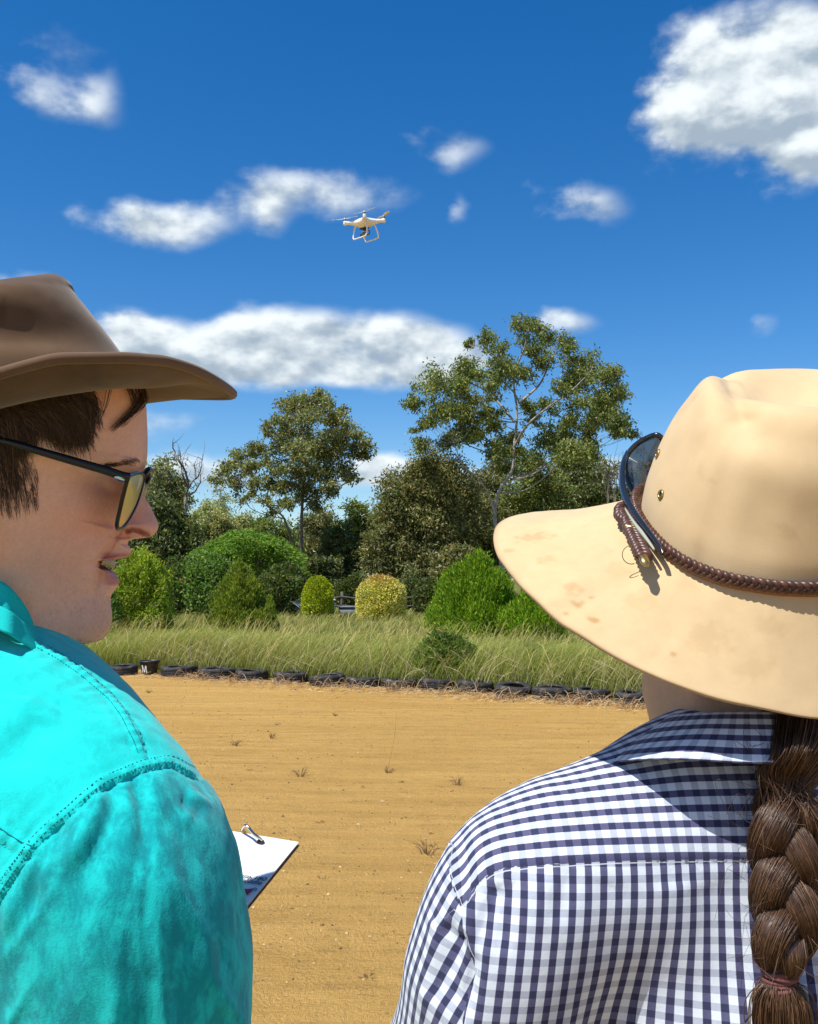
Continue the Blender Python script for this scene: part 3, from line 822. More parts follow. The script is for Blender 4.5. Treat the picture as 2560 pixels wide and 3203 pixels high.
# things standing behind the grass by the fence
def far_bits():
    white = simple('white_paint', (.75, .75, .72), .5); grey = simple('galvanised_sheet', (.15, .17, .18), .7, .0, .15, 5)
    o = np.array(P(1030, 1880, 39.5)); o[2] = 0
    root = empty('white_drum', o, 'small white lidded drum beside the small yellow-green bush', 'drum')
    mb = MB(); mb.tube([o, o + [0, 0, .66]], .22, 18); build('body', mb, grey, root)
    mb = MB(); mb.tube([o + [0, 0, .66], o + [0, 0, .68], o + [0, 0, .72], o + [0, 0, .75]], [.27, .29, .27, .18], 18); build('lid', mb, white, root)
    o = np.array(P(1098, 1880, 39)); o[2] = 0
    root = empty('stock_trough', o, 'grey metal stock trough left of the pale round topiary', 'trough')
    mb = MB(); mb.box(o + [0, 0, .2], (.95, .5, .40)); build('tub', mb, grey, root)
    mb = MB()
    for sx in (-1, 1): mb.box(o + [sx * .46, 0, .42], (.06, .56, .05))
    for sy in (-1, 1): mb.box(o + [0, sy * .25, .422], (.94, .06, .05))
    build('rim', mb, grey, root)
    # blue-grey spiky plant
    rng = np.random.RandomState(8)
    o = np.array(P(962, 1880, 39)); o[2] = 0
    mb = MB()
    for i in range(46):
        a = rng.rand() * 6.28; e = rng.uniform(.3, 1.3); L = rng.uniform(.6, 1.0)
        d = np.array([math.cos(a) * math.cos(e), math.sin(a) * math.cos(e), math.sin(e)])
        s = np.array([-math.sin(a), math.cos(a), 0]) * .045
        q = o + [0, 0, .12]
        mb.add([q - s, q + s, q + d * L * .6 + s * .8 + [0, 0, .04], q + d * L * .6 - s * .8 + [0, 0, .04], q + d * L], [np.array([[0, 1, 2, 3]]), np.array([[3, 2, 4]])], (.27, .33, .36))
    m, b, _ = material('agave_leaf'); setv(b, Base_Color=vcol(), Roughness=.6)
    build('agave_plant', mb, m, origin=o, label='blue-grey spiky plant at the left foot of the yellow-green bush', cat='plant')
far_bits()

# ================================================================== tall grass
def grass():
    rng = np.random.RandomState(17)
    mb = MB()
    m, b, out = material('tall_grass')
    c = vcol(); setv(b, Base_Color=c, Roughness=.6, Specular_IOR_Level=.25)
    t = S.nt.nodes.new('ShaderNodeBsdfTranslucent'); link(mulc(c, (1.1, 1.1, .7)), t.inputs[0])
    mx = S.nt.nodes.new('ShaderNodeMixShader'); mx.inputs[0].default_value = .4
    link(b.outputs[0], mx.inputs[1]); link(t.outputs[0], mx.inputs[2]); link(mx.outputs[0], out.inputs[0])
    def blades(x, y, h, w, lean, colb, colt):
        n = len(x)
        az = rng.normal(0, .9, n) + 0.0; az = np.where(rng.rand(n) < .72, az * .6, az + math.pi * rng.rand(n))   # wind from the left: most lean right
        dx, dy = np.cos(az), np.sin(az)
        ph = rng.rand(n) * math.pi; sx, sy = np.cos(ph) * w * .5, np.sin(ph) * w * .5
        lv = lean * h
        def lev(f, bend, wf):
            cx, cy, cz = x + dx * lv * bend, y + dy * lv * bend, h * f
            return np.stack([cx - sx * wf, cy - sy * wf, cz], 1), np.stack([cx + sx * wf, cy + sy * wf, cz], 1)
        a0, a1 = lev(0, 0, 1); b0, b1 = lev(.5, .22, .95); c0, c1 = lev(.85, .65, .7); d0, _ = lev(1 - .1 * lean, 1.15, 0)
        V = np.stack([a0, a1, b0, b1, c0, c1, d0], 1).reshape(-1, 3)
        i = np.arange(n)[:, None] * 7
        F = [np.concatenate([i + [0, 1, 3, 2], i + [2, 3, 5, 4]]), i + [4, 5, 6]]
        cm = colb * .5 + colt * .5
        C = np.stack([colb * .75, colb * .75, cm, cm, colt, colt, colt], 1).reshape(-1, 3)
        mb.add(V, F, np.clip(C, 0, 1))
    G = 1.40 * np.array([[.150, .185, .030], [.200, .225, .045], [.115, .145, .025], [.250, .250, .065]])
    T = 1.22 * np.array([[.33, .32, .09], [.42, .37, .14], [.24, .27, .06], [.38, .29, .12], [.46, .42, .19]])
    def batch(n, d0, d1, hmu, w, pw=1.0, tipshift=0.0):
        s = rng.rand(n) ** pw
        x = (rng.rand(n) * 2 - 1)
        yy = d0 + (d1 - d0) * s
        x = x * (yy + 15) * 0.62
        y = tyre_line_y(x) + yy
        # patchiness
        pn = fbm(np.stack([x * .55, y * .55, x * 0 + 4], 1), 3); pt = fbm(np.stack([x * .16, y * .22, x * 0 + 9], 1), 3)
        keep = rng.rand(n) < np.clip(.78 + 1.1 * pn, .22, 1)
        x, y, pn, pt, yy = x[keep], y[keep], pn[keep], pt[keep], yy[keep]; n = len(x)
        h = hmu * (.55 + .55 * rng.rand(n)) * (1 + .55 * pn) * np.clip(.45 + yy / .9, .45, 1)
        cb = G[rng.randint(4, size=n)] * (.8 + .4 * rng.rand(n, 1))
        ct = T[rng.randint(5, size=n)] * (.75 + .5 * rng.rand(n, 1))
        greener = np.clip(.45 + 1.3 * pt - tipshift, 0, 1)[:, None]
        ct = ct * (1 - greener) + (cb * 1.25) * greener
        blades(x, y, h, w * (.7 + .6 * rng.rand(n)), .25 + .55 * rng.rand(n), cb, ct)
    batch(62000, 0.2, 2.4, .56, .0062, tipshift=0)
    batch(54000, 1.2, 6.0, .47, .0085, tipshift=.12)
    batch(56000, 4.5, 32.0, .28, .017, 1.3, tipshift=.05)
    batch(14000, 24.0, 60.0, .34, .045, 1.2)
    # seed-headed stalks
    n = 3600; yy = .3 + 12 * rng.rand(n) ** 1.6; x = (rng.rand(n) * 2 - 1) * (yy + 14) * .46; y = tyre_line_y(x) + yy
    st = T[rng.randint(5, size=n)] * (.9 + .5 * rng.rand(n, 1))
    blades(x, y, .44 + .34 * rng.rand(n), .008 + .006 * rng.rand(n), .35 + .4 * rng.rand(n), st * .8, st * np.array([1.05, .95, .9]))
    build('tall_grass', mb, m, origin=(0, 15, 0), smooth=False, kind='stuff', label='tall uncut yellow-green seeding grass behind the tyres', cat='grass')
grass()

# ================================================================== tyres, bucket, dry weeds
RUBBER, _b, _o = material('old_tyre_rubber')
S.nt = RUBBER.node_tree
_n = noise(objco(), 9.0, 5, .65); _n2 = noise(objco(), 60.0, 3, .6)
setv(_b, Base_Color=mixc(smooth01(_n + (_n2 - .5) * .5, .5, .78), (.022, .022, .024), (.16, .125, .085)), Roughness=.72, Specular_IOR_Level=.35)
bump(_n2, .4, .006, _b)

def tyre_mesh():
    """a tyre lying flat: tread ring with grooves, bulged sidewalls, open middle"""
    n = 44
    prof = [(.60, .02), (.80, 0.0), (.93, .03), (.985, .12), (1.0, .22), (.975, .25), (1.0, .28), (1.005, .42), (.978, .45), (1.005, .48), (1.005, .58), (.978, .61), (1.003, .64), (1.0, .78), (.985, .88), (.93, .97), (.80, 1.0), (.60, .98), (.56, .9), (.60, .84), (.86, .80), (.90, .5), (.86, .2), (.60, .16), (.56, .1)]
    m = len(prof); V = []
    for i in range(n):
        a = 2 * math.pi * i / n
        for j, (r, z) in enumerate(prof):
            rr = r * .5 - (.008 if (i % 2 and 3 <= j <= 14) else 0)
            V.append((math.cos(a) * rr, math.sin(a) * rr, z))
    V = np.array(V)
    F = np.array([[i * m + j, ((i + 1) % n) * m + j, ((i + 1) % n) * m + (j + 1) % m, i * m + (j + 1) % m] for i in range(n) for j in range(m)])
    return V, F
TV, TF = tyre_mesh()
TYRES = [(255, 310, 2083, 2112), (309, 415, 2085, 2114), (490, 606, 2085, 2118), (608, 728, 2092, 2125), (727, 831, 2101, 2131), (848, 955, 2110, 2138),
         (963, 1078, 2113, 2148), (1079, 1188, 2124, 2151), (1191, 1307, 2127, 2156), (1309, 1428, 2130, 2161), (1430, 1550, 2136, 2169), (1552, 1671, 2149, 2183),
         (1673, 1803, 2153, 2191), (1806, 1922, 2163, 2197), (1938, 2054, 2171, 2207)]
TLAB = ['tyre half hidden by the turquoise shoulder', 'tyre just left of the black bucket', 'tyre just right of the black bucket', 'second tyre right of the black bucket',
        'third tyre right of the bucket, dry stalks in its hollow', 'fourth tyre right of the bucket', 'fifth tyre right of the bucket, standing proud', 'sunken sixth tyre right of the bucket', 'weed-wrapped seventh tyre right of the bucket',
        'eighth tyre right of the bucket, below the dark weed clump', 'tilted tyre just right of the dark weed clump', 'slumped tyre, fifth from the pale hat end of the row', 'wide tyre, third from the neck end of the row', 'tyre second from the neck end of the row', 'last tyre of the row, beside the neck of the woman']
me_tyre = None
for i, (x0, x1, t, bt) in enumerate(TYRES):
    g = GP((x0 + x1) / 2, bt); d = g.y
    dia = (x1 - x0) * d / FPX * 1.0
    if x1 - x0 < 80: dia = .58
    h = max(.17, (bt - t) * d / FPX * 1.0)
    rng = np.random.RandomState(200 + i)
    mb = MB(); V = TV * np.array([dia, dia, h])
    V[:, 2] *= 1 + .05 * np.sin(np.arctan2(V[:, 1], V[:, 0]) * 2 + i)
    tx, ty = rng.normal(0, .03, 2)
    if i in (11,): tx = .10
    if i in (10,): ty = .06
    R = np.array(Matrix.Rotation(tx, 3, 'X') @ Matrix.Rotation(ty, 3, 'Y') @ Matrix.Rotation(rng.rand() * 6, 3, 'Z'))
    sink = .022 if i not in (7, 8) else .045
    V = V @ R.T + np.array([g.x, g.y + dia * .48, -sink])
    mb.add(V, TF); build('tyre', mb, RUBBER, origin=(g.x, g.y + dia * .48, 0), label='old black ' + TLAB[i] if not TLAB[i].startswith(('tilted', 'slumped', 'wide', 'sunken')) else TLAB[i] + ', black rubber', cat='tyre', group='tyres edging the arena')

def bucket():
    g = GP(459, 2112); d = g.y; k = d / FPX
    o = np.array([g.x, g.y + .16, 0.0])
    H = 41 * k * 1.05; R1 = 30 * k; R0 = R1 * .76
    root = empty('bucket', o, 'black plastic bucket painted with a white letter M', 'bucket')
    blk = simple('black_plastic', (.018, .018, .02), .5, 0, .3, 12)
    mb = MB()
    zz = np.array([0, .02, .5, .85, .85, .93, 1.0, 1.0, .9, .06]) * H
    rr = np.array([R0 * .96, R0, R0 + (R1 - R0) * .5, R1 * .96, R1 * 1.05, R1 * 1.06, R1 * 1.06, R1 * .96, R1 * .93, R0 * .93])
    n = 36; a = np.arange(n) * 2 * math.pi / n
    V = np.stack([np.outer(rr, np.cos(a)), np.outer(rr, np.sin(a)), np.repeat(zz[:, None], n, 1)], -1).reshape(-1, 3)
    mb.add(V + o, [gridfaces(10, n, True), np.array([list(range(n))[::-1]]), np.array([[9 * n + i for i in range(n)]])])
    build('body', mb, blk, root)
    mb = MB()
    hp = [o + [math.cos(t) * R1 * 1.08, -.01 - .02 * math.sin(t), H * .9 - math.sin(t) * H * .12] for t in np.linspace(0, math.pi, 16)]
    mb.tube(hp, .004, 6); build('handle', mb, simple('dull_wire', (.12, .12, .12), .5, .8), root)
    # brushed letter M wrapped on the wall facing the arena
    mb = MB()
    strokes = [[(-.72, .04), (-.62, .80)], [(-.62, .80), (-.20, .10)], [(-.20, .10), (.14, .74)], [(.14, .74), (.26, .06)]]
    def wall(u, v):
        an = -math.pi / 2 - .24 + u * .62; z = (.12 + v * .72) * H; r = R0 + (R1 - R0) * (z / H) + .004
        return o + np.array([math.cos(an) * r, math.sin(an) * r, z])
    for (p, q) in strokes:
        p, q = np.array(p), np.array(q); dv = (q - p) / np.linalg.norm(q - p); s = np.array([-dv[1] * .10, dv[0] * .06])
        pts = []
        for t in np.linspace(0, 1, 7):
            c = p + (q - p) * t; w = 1.0 + .25 * math.sin(t * 9); pts += [wall(*(c - s * w)), wall(*(c + s * w))]
        mb.add(pts, np.array([[2*i, 2*i+1, 2*i+3, 2*i+2] for i in range(6)]))
    build('letter', mb, simple('white_brush_paint', (.72, .72, .70), .7, 0, .12, 60), root)
bucket()

DRY, _b, _o = material('dry_weed'); S.nt = DRY.node_tree; setv(_b, Base_Color=vcol(), Roughness=.85, Specular_IOR_Level=.15)
def weed_tuft(name, label, pos, r, h, n, pal, seed, group=None, spread=1.0, kind=None, cat='weed'):
    rng = np.random.RandomState(seed); mb = MB(); pal = np.array(pal)
    for i in range(n):
        a = rng.rand() * 6.28; st = np.array(pos) + np.array([math.cos(a), math.sin(a), 0]) * r * .25 * rng.rand()
        sp = spread * rng.rand() ** .7; L = h * rng.uniform(.5, 1.1)
        d = np.array([math.cos(a) * sp, math.sin(a) * sp, 1.0]); d /= np.linalg.norm(d)
        e = st + d * L; mid = st + d * L * .55 + np.array([0, 0, .1 * L]) + rng.normal(size=3) * .06 * L
        e = e + np.array([math.cos(a), math.sin(a), -.4]) * .25 * L * sp; e[2] = max(e[2], .004)
        c = pal[rng.randint(len(pal))] * rng.uniform(.7, 1.25)
        mb.tube(spline([st - [0, 0, .01], mid, e], 6), np.linspace(max(.0016, h * .012), max(.0007, h * .004), 6), 3, c, cap=False)
        if rng.rand() < .6:
            q = mid + rng.normal(size=3) * .02 * L; mb.tube([mid, q + d * L * .2 + rng.normal(size=3) * .1 * L, q + d * L * .35 + rng.normal(size=3) * .12 * L], [.0014, .001, .0007], 3, c, cap=False)
    return build(name, mb, DRY, origin=pos, label=label, cat=cat, group=group, kind=kind)
STRAW = [(.48, .34, .17), (.40, .27, .13), (.55, .42, .24), (.42, .22, .11), (.30, .20, .10)]
BRN = [(.14, .085, .045), (.20, .12, .06), (.10, .06, .035), (.26, .16, .08)]
GRN = [(.12, .15, .035), (.16, .18, .05), (.2, .16, .06)]
WEEDS = [(940, 2430, .13, .11, BRN, 'spiky brown weed seedling below the middle of the arena'), (1215, 2418, .11, .07, BRN, 'small brown weed with one tall thin stalk'),
         (1432, 2456, .14, .10, BRN, 'dark spiky weed left of the gingham shoulder'), (1338, 2672, .16, .15, BRN, 'tall reddish-brown weed left of the gingham sleeve'),
         (735, 2332, .10, .10, BRN, 'small curled weed right of the turquoise shoulder'), (850, 2310, .07, .08, BRN, 'tiny upright weed near the arena middle'),
         (870, 2268, .07, .05, BRN, 'tiny dark weed left of the arena middle'), (1050, 2240, .09, .06, BRN, 'small dark weed above the arena middle'),
         (465, 2168, .09, .09, GRN, 'small green weed below the second tyre'), (780, 2410, .06, .03, GRN, 'flat green weed near the turquoise shoulder'),
         (1255, 2448, .06, .03, GRN, 'flat green weed right of the thin-stalked weed'), (1010, 2748, .12, .02, BRN, 'flat dead leaf litter right of the paper'), (1005, 2575, .10, .03, BRN, 'flat dry twig weed in mid arena'),
         (1150, 3060, .14, .03, BRN, 'flat dark twig weed at the bottom of the picture')]
for i, (x, y, r, h, pal, lb) in enumerate(WEEDS):
    weed_tuft('weed', lb, tuple(GP(x, y)), r * .8, h * .72, 22 if h > .05 else 12, pal, 300 + i, None, 1.6 if h > .05 else 3.0)
mb = MB(); g = np.array(GP(1212, 2412)); g[2] = 0
mb.tube(spline([g, g + [.03, .05, .12], g + [.06, .15, .28], g + [.07, .28, .42]], 12), np.linspace(.0022, .001, 12), 4, (.25, .16, .08))
build('dry_stalk', mb, DRY, origin=g, label='single tall thin dry stalk standing in the arena', cat='stalk')
# straw and dead grass along the tyres: one mass
def straw():
    rng = np.random.RandomState(77); mb = MB(); pal = np.array(STRAW + BRN[:2])
    tufts = [(735, 2136), (880, 2140), (1000, 2150), (1090, 2152), (1230, 2160), (1270, 2158), (1400, 2170), (1455, 2172), (1560, 2190), (1620, 2193), (1745, 2200), (1790, 2202), (1850, 2205), (1900, 2208), (1960, 2215), (2030, 2218), (590, 2122), (640, 2128)]
    for (x, y) in tufts:
        g = np.array(GP(x, y))
        for i in range(40):
            st = g + [rng.normal() * .13, rng.normal() * .06, 0]; a = rng.rand() * 6.28; L = rng.uniform(.06, .26)
            d = np.array([math.cos(a), math.sin(a) * .7, rng.uniform(.1, 1.5)]); d /= np.linalg.norm(d)
            e = st + d * L; e[2] = max(e[2] - .3 * L * rng.rand(), .004)
            mb.tube(spline([st, st + d * L * .5 + [0, 0, .03], e], 5), [.003, .003, .0025, .002, .001], 3, pal[rng.randint(len(pal))] * rng.uniform(.7, 1.3), cap=False)
    for i in range(1900):
        x = rng.uniform(-4.6, 4.2); y = float(tyre_line_y(x)) - .16 - .9 * rng.rand() ** 2.0
        a = rng.normal() * .6; L = rng.uniform(.03, .13); st = np.array([x, y, .004 + .02 * rng.rand()])
        d = np.array([math.cos(a), math.sin(a), rng.uniform(-.05, .25)]) * L
        mb.tube([st, st + d * .5 + [0, 0, .01], st + d], [.0028, .0028, .0012], 3, pal[rng.randint(len(pal))] * rng.uniform(.5, 1.25), cap=False)
    for i in range(260):   # long bleached stalks poking out of the grass
        x = rng.uniform(-4.6, 4.2); y = float(tyre_line_y(x)) + rng.uniform(.05, .7); L = rng.uniform(.3, .75); a = rng.normal(0, .7)
        st = np.array([x, y, 0.0]); d = np.array([math.sin(a) * .7, -.25 * rng.rand(), 1.0]); d /= np.linalg.norm(d)
        mb.tube(spline([st, st + d * L * .6, st + d * L + [math.sin(a) * .2, 0, -.06]], 6), np.linspace(.004, .0016, 6), 3, np.array([.5, .42, .25]) * rng.uniform(.7, 1.15), cap=False)
    build('dead_straw', mb, DRY, origin=(0, 13, 0), smooth=False, kind='stuff', label='dead straw and litter along the foot of the tyres', cat='straw')
straw()

# ================================================================== implicit surfaces
def surface_nets(Fn, lo, hi, h):
    """mesh the zero set of Fn (negative inside) on a grid"""
    lo, hi = np.asarray(lo, float), np.asarray(hi, float)
    n = np.ceil((hi - lo) / h).astype(int) + 1
    ax = [lo[i] + h * np.arange(n[i]) for i in range(3)]
    D = np.empty(n, np.float32); B = 12
    nb = -(-n // B); cx = [lo[i] + h * (np.arange(nb[i]) * B + (B - 1) / 2) for i in range(3)]
    X, Y, Zc = np.meshgrid(*cx, indexing='ij')
    dc = Fn(np.stack([X, Y, Zc], -1).reshape(-1, 3)).reshape(X.shape)       # one value per block; only blocks near the surface are refined
    D[:] = np.repeat(np.repeat(np.repeat(dc, B, 0), B, 1), B, 2)[:n[0], :n[1], :n[2]]
    blk = np.argwhere(np.abs(dc) < B * h * 1.45 + .004)
    g = np.stack(np.meshgrid(np.arange(B), np.arange(B), np.arange(B), indexing='ij'), -1).reshape(-1, 3)
    for i in range(0, len(blk), 300):
        q = (blk[i:i+300, None, :] * B + g[None]).reshape(-1, 3)
        q = q[(q < n).all(1)]
        D[tuple(q.T)] = Fn(lo + h * q)
    ins = D < 0
    c = [ins[a:n[0]-1+a, b:n[1]-1+b, d:n[2]-1+d] for a in (0, 1) for b in (0, 1) for d in (0, 1)]
    s = sum(x.astype(np.int8) for x in c)
    act = (s > 0) & (s < 8)
    idx = -np.ones(act.shape, np.int64); ijk = np.argwhere(act); idx[act] = np.arange(len(ijk))
    acc = np.zeros((len(ijk), 3)); cnt = np.zeros(len(ijk))
    for axis in range(3):
        for o1 in (0, 1):
            for o2 in (0, 1):
                o = [0, 0, 0]; oth = [k for k in range(3) if k != axis]; o[oth[0]] = o1; o[oth[1]] = o2
                a = ijk + o; b = a.copy(); b[:, axis] += 1
                va, vb = D[tuple(a.T)].astype(float), D[tuple(b.T)].astype(float)
                m = (va < 0) != (vb < 0)
                t = va[m] / (va[m] - vb[m])
                p = a[m].astype(float); p[:, axis] += t
                acc[m] += p; cnt[m] += 1
    V = lo + h * acc / cnt[:, None]
    Fs = []
    for axis in range(3):
        o1, o2 = [k for k in range(3) if k != axis]
        a = [slice(None)] * 3; b = [slice(None)] * 3; a[axis] = slice(0, -1); b[axis] = slice(1, None)
        ch = ins[tuple(a)] != ins[tuple(b)]
        e = np.argwhere(ch); e = e[(e[:, o1] > 0) & (e[:, o2] > 0) & (e[:, o1] < n[o1]-1) & (e[:, o2] < n[o2]-1)]
        q = []
        for (d1, d2) in ((-1, -1), (0, -1), (0, 0), (-1, 0)):
            f = e.copy(); f[:, o1] += d1; f[:, o2] += d2; q.append(idx[tuple(f.T)])
        q = np.stack(q, 1)
        flip = ins[tuple(e.T)] if axis != 1 else ~ins[tuple(e.T)]
        q[~flip] = q[~flip][:, ::-1]
        Fs.append(q)
    F = np.concatenate(Fs)
    return V, F[(F >= 0).all(1)]

def rcone(p, a, b, r1, r2):
    a, b = np.asarray(a, float), np.asarray(b, float); ba = b - a
    t = np.clip(((p - a) @ ba) / (ba @ ba), 0, 1)
    return np.linalg.norm(p - a - t[:, None] * ba, axis=1) - (r1 + (r2 - r1) * t)
def smin(a, b, k):
    h = np.clip(0.5 + 0.5 * (b - a) / k, 0, 1); return b + (a - b) * h - k * h * (1 - h)
def smax(a, b, k): return -smin(-a, -b, k)
def ellip(p, c, r, R=None):
    q = p - np.asarray(c, float)
    if R is not None: q = q @ np.asarray(R, float)
    r = np.asarray(r, float)
    k0 = np.linalg.norm(q / r, axis=1); k1 = np.linalg.norm(q / r ** 2, axis=1)
    return k0 * (k0 - 1) / (k1 + 1e-9)
def chain(p, pts, k=0.03):
    d = None
    for (a, ra), (b, rb) in zip(pts[:-1], pts[1:]):
        e = rcone(p, a, b, ra, rb); d = e if d is None else smin(d, e, k)
    return d

def vnormals(V, F):
    n = np.zeros_like(V); a = V[F[:, 2]] - V[F[:, 0]]; b = V[F[:, 3]] - V[F[:, 1]]; fn = np.cross(a, b)
    for k in range(4): np.add.at(n, F[:, k], fn)
    return n / (np.linalg.norm(n, axis=1)[:, None] + 1e-12)

CAMP = np.array([0, 0, CAM_H])
class Caster:
    """finds where a photograph pixel falls on a surface, so seams and folds lie on the cloth"""
    def __init__(self, V, F):
        self.b = BVHTree.FromPolygons([tuple(v) for v in V], [tuple(int(i) for i in f) for f in F])
    def hit(self, px, py):
        d = (P(px, py, 1.0) - cam.location).normalized()
        h = self.b.ray_cast(cam.location, d)
        return (None, None) if h[0] is None else (np.array(h[0]), np.array(h[1]))
    def line(self, pts, n):
        q = spline(np.array(pts, float), n); out = []; nor = []
        for (x, y) in q:
            h, m = self.hit(x, y)
            if h is not None: out.append(h); nor.append(m)
        return np.array(out), np.array(nor)

def project(V):
    q = V - CAMP; ca, sa = math.cos(PITCH), math.sin(PITCH)
    d = q[:, 1] * ca + q[:, 2] * sa; up = -q[:, 1] * sa + q[:, 2] * ca
    return 1280 + FPX * q[:, 0] / d, 1601.5 - FPX * up / d

def dist_polyline(V, L):
    """distance and arc position along polyline L, vectorised"""
    best = np.full(len(V), 9.0); arc = np.zeros(len(V)); s0 = 0.0
    for a, b in zip(L[:-1], L[1:]):
        ba = b - a; l2 = ba @ ba + 1e-12; t = np.clip(((V - a) @ ba) / l2, 0, 1)
        d = np.linalg.norm(V - a - t[:, None] * ba, axis=1); l = math.sqrt(l2)
        m = d < best; best[m] = d[m]; arc[m] = s0 + t[m] * l; s0 += l
    return best, arc

# ================================================================== the man: head frame
D_MAN = 0.70
HO = np.array(P(200, 1600, D_MAN))
_ray = math.atan2(1080.0, FPX)
_ang = _ray - math.radians(9.0)
HF = np.array([math.cos(_ang), math.sin(_ang), 0.0])       # the way he faces
HS = np.array([math.sin(_ang), -math.cos(_ang), 0.0])      # his right, towards the camera
HU = np.array([0.0, 0.0, 1.0])
CAMP = np.array([0, 0, CAM_H])
def loc(px, py, s=0.0):
    """photograph pixel -> (forward, up) in the head's own frame on the plane s metres to his right"""
    r = np.array(P(px, py, 1.0)) - CAMP
    t = (s - (CAMP - HO) @ HS) / (r @ HS)
    q = CAMP + r * t - HO
    return np.array([q @ HF, q @ HU])
def hw(f, s, u):
    f, s, u = np.broadcast_arrays(np.asarray(f, float), np.asarray(s, float), np.asarray(u, float))
    return HO + f[..., None] * HF + s[..., None] * HS + u[..., None] * HU
def hpt(px, py, s=0.0):
    q = loc(px, py, s); return hw(q[0], s, q[1])

PROFILE = [(1050,100),(1062,180),(1085,250),(1120,320),(1160,385),(1200,430),(1240,453),(1309,459),(1384,461),(1420,460),(1442,457),(1462,450),(1480,441),(1500,435),(1520,437),(1545,447),(1555,452),(1575,466),(1600,478),(1622,489),(1642,495.5),(1655,494),(1667,487),(1675,478),(1681,462),(1684,440),(1687,416),(1692,402),(1703,399),(1711,405),(1722,411),(1732,409),(1740,402),(1745,388),(1749,368),(1754,350),(1760,336),(1767,328),(1773,330),(1779,340),(1785,350),(1791,360),(1803,367),(1816,372),(1825,372),(1838,366),(1847,358),(1858,350),(1875,346),(1890,346),(1905,349),(1930,350),(1950,348),(1970,342),(1990,331),(2003,313),(2011,284),(2019,240),(2026,200),(2034,170),(2050,152),(2100,142),(2200,140),(2420,140)]
def man_head():
    pr = np.array(PROFILE, float)
    fu = np.array([loc(px, py) for py, px in pr]); us = fu[::-1, 1]; fs = fu[::-1, 0]
    def U(py): return np.array([loc(200, y)[1] for y in np.atleast_1d(py)])
    def F(px): return (px - 200) * (D_MAN / FPX) / math.cos(math.radians(9))
    def tab(py, v):
        py = np.array(py, float); x = U(py)[::-1]; y = np.array(v, float)[::-1]; return lambda u: pchip(u, x, y)
    f_face = lambda u: np.where(True, pchip(u, U([1730, 1700, 1650, 1600, 1550, 1500, 1462, 1440]), [F(409), F(396), F(396), F(402), F(412), F(424), F(444), F(457)]), 0)
    w_ = tab([1050, 1062, 1085, 1120, 1160, 1240, 1400, 1500, 1600, 1700, 1800, 1900, 1960, 2010, 2060, 2150, 2300, 2420], [.010, .026, .042, .056, .066, .073, .0735, .070, .0675, .064, .0605, .057, .055, .0535, .0545, .057, .060, .066])
    L_ = tab([1050, 1100, 1240, 1440, 1550, 1690, 1740, 1900, 1990, 2010, 2040, 2420], [.05, .085, .085, .082, .082, .080, .080, .082, .085, .095, .085, .06])
    p_ = tab([1050, 1240, 1440, 1500, 1600, 1690, 1740, 1800, 1900, 1990, 2040, 2420], [2.0, 2.15, 2.1, 1.9, 1.75, 1.55, 1.5, 1.5, 1.62, 1.9, 2.0, 2.0])
    b_ = tab([1050, 1062, 1085, 1120, 1200, 1300, 1400, 1500, 1600, 1700, 1800, 1900, 2000, 2300, 2420], [F(60), F(-10), F(-90), F(-180), F(-300), F(-350), F(-360), F(-345), F(-305), F(-255), F(-220), F(-205), F(-205), F(-225), F(-240)])
    # rows: dense where the profile turns fast
    rows = np.concatenate([np.linspace(1050, 1080, 14), np.linspace(1084, 1430, 70), np.linspace(1434, 1640, 74), np.linspace(1642, 1700, 62), np.linspace(1701.5, 1800, 66), np.linspace(1803, 1990, 58), np.linspace(1993, 2050, 40), np.linspace(2056, 2420, 40)])
    u = U(rows); f0 = pchip(u, us, fs)
    N = 150
    t = np.linspace(0, 1, N); g = 0.5 * (1 - np.cos(np.pi * t)); g = g * .6 + (t ** 2.2) * .4 * 1.0; g = (g - g[0]) / (g[-1] - g[0])
    fb = b_(u)
    f = f0[:, None] - (f0 - fb)[:, None] * g[None, :]
    uu = np.repeat(u[:, None], N, 1)
    base_f = pchip(u, U([2011, 2003, 1990, 1950, 1900, 1870, 1830, 1790, 1750, 1722, 1700, 1650, 1600, 1550, 1500, 1462, 1440])[::1], [F(284), F(313), F(331), F(349), F(352), F(358), F(371), F(386), F(402), F(412), F(403), F(399), F(403), F(412), F(424), F(446), F(458)])
    dy = np.arange(1380, 2060, 2.0); bf = np.where((dy > 1440) & (dy < 2008), pchip(-dy, -np.array([2011, 2003, 1990, 1950, 1900, 1870, 1830, 1790, 1750, 1722, 1700, 1650, 1600, 1550, 1500, 1462, 1440]), [F(284), F(313), F(331), F(349), F(352), F(358), F(371), F(386), F(402), F(412), F(406), F(400), F(403), F(412), F(424), F(446), float(pchip(U(1440), us, fs)[0])]), pchip(U(dy), us, fs))
    kr = np.exp(-(np.arange(-22, 23) / 9.0) ** 2); kr /= kr.sum(); bs = np.convolve(np.pad(bf, 22, 'edge'), kr, 'valid'); wgt = sstep(dy, 1440, 1480) * (1 - sstep(dy, 1960, 2000)); bf = bf * (1 - wgt) + bs * wgt
    ff = np.where((rows > 1442) & (rows < 2005), np.interp(rows, dy, bf), f0)[:, None]
    w = w_(u)[:, None]; L = L_(u)[:, None]; p = p_(u)[:, None]
    fm = ff - L
    tf = np.clip((ff - f) / L, 0, 1)
    Wf = w * (1 - (1 - tf) ** p) ** (1 / p)
    tb = np.clip((fm - f) / (fm - fb[:, None]), 0, 1)
    Wb = w * np.sqrt(np.clip(1 - tb ** 2.2, 0, 1))
    W = np.where(f < fm, Wb, Wf)
    dl = np.clip(ff - f0[:, None], 1e-6, .0042); W = W * np.minimum(1, np.sqrt(np.clip((f0[:, None] - f) / dl, 0, 1)))
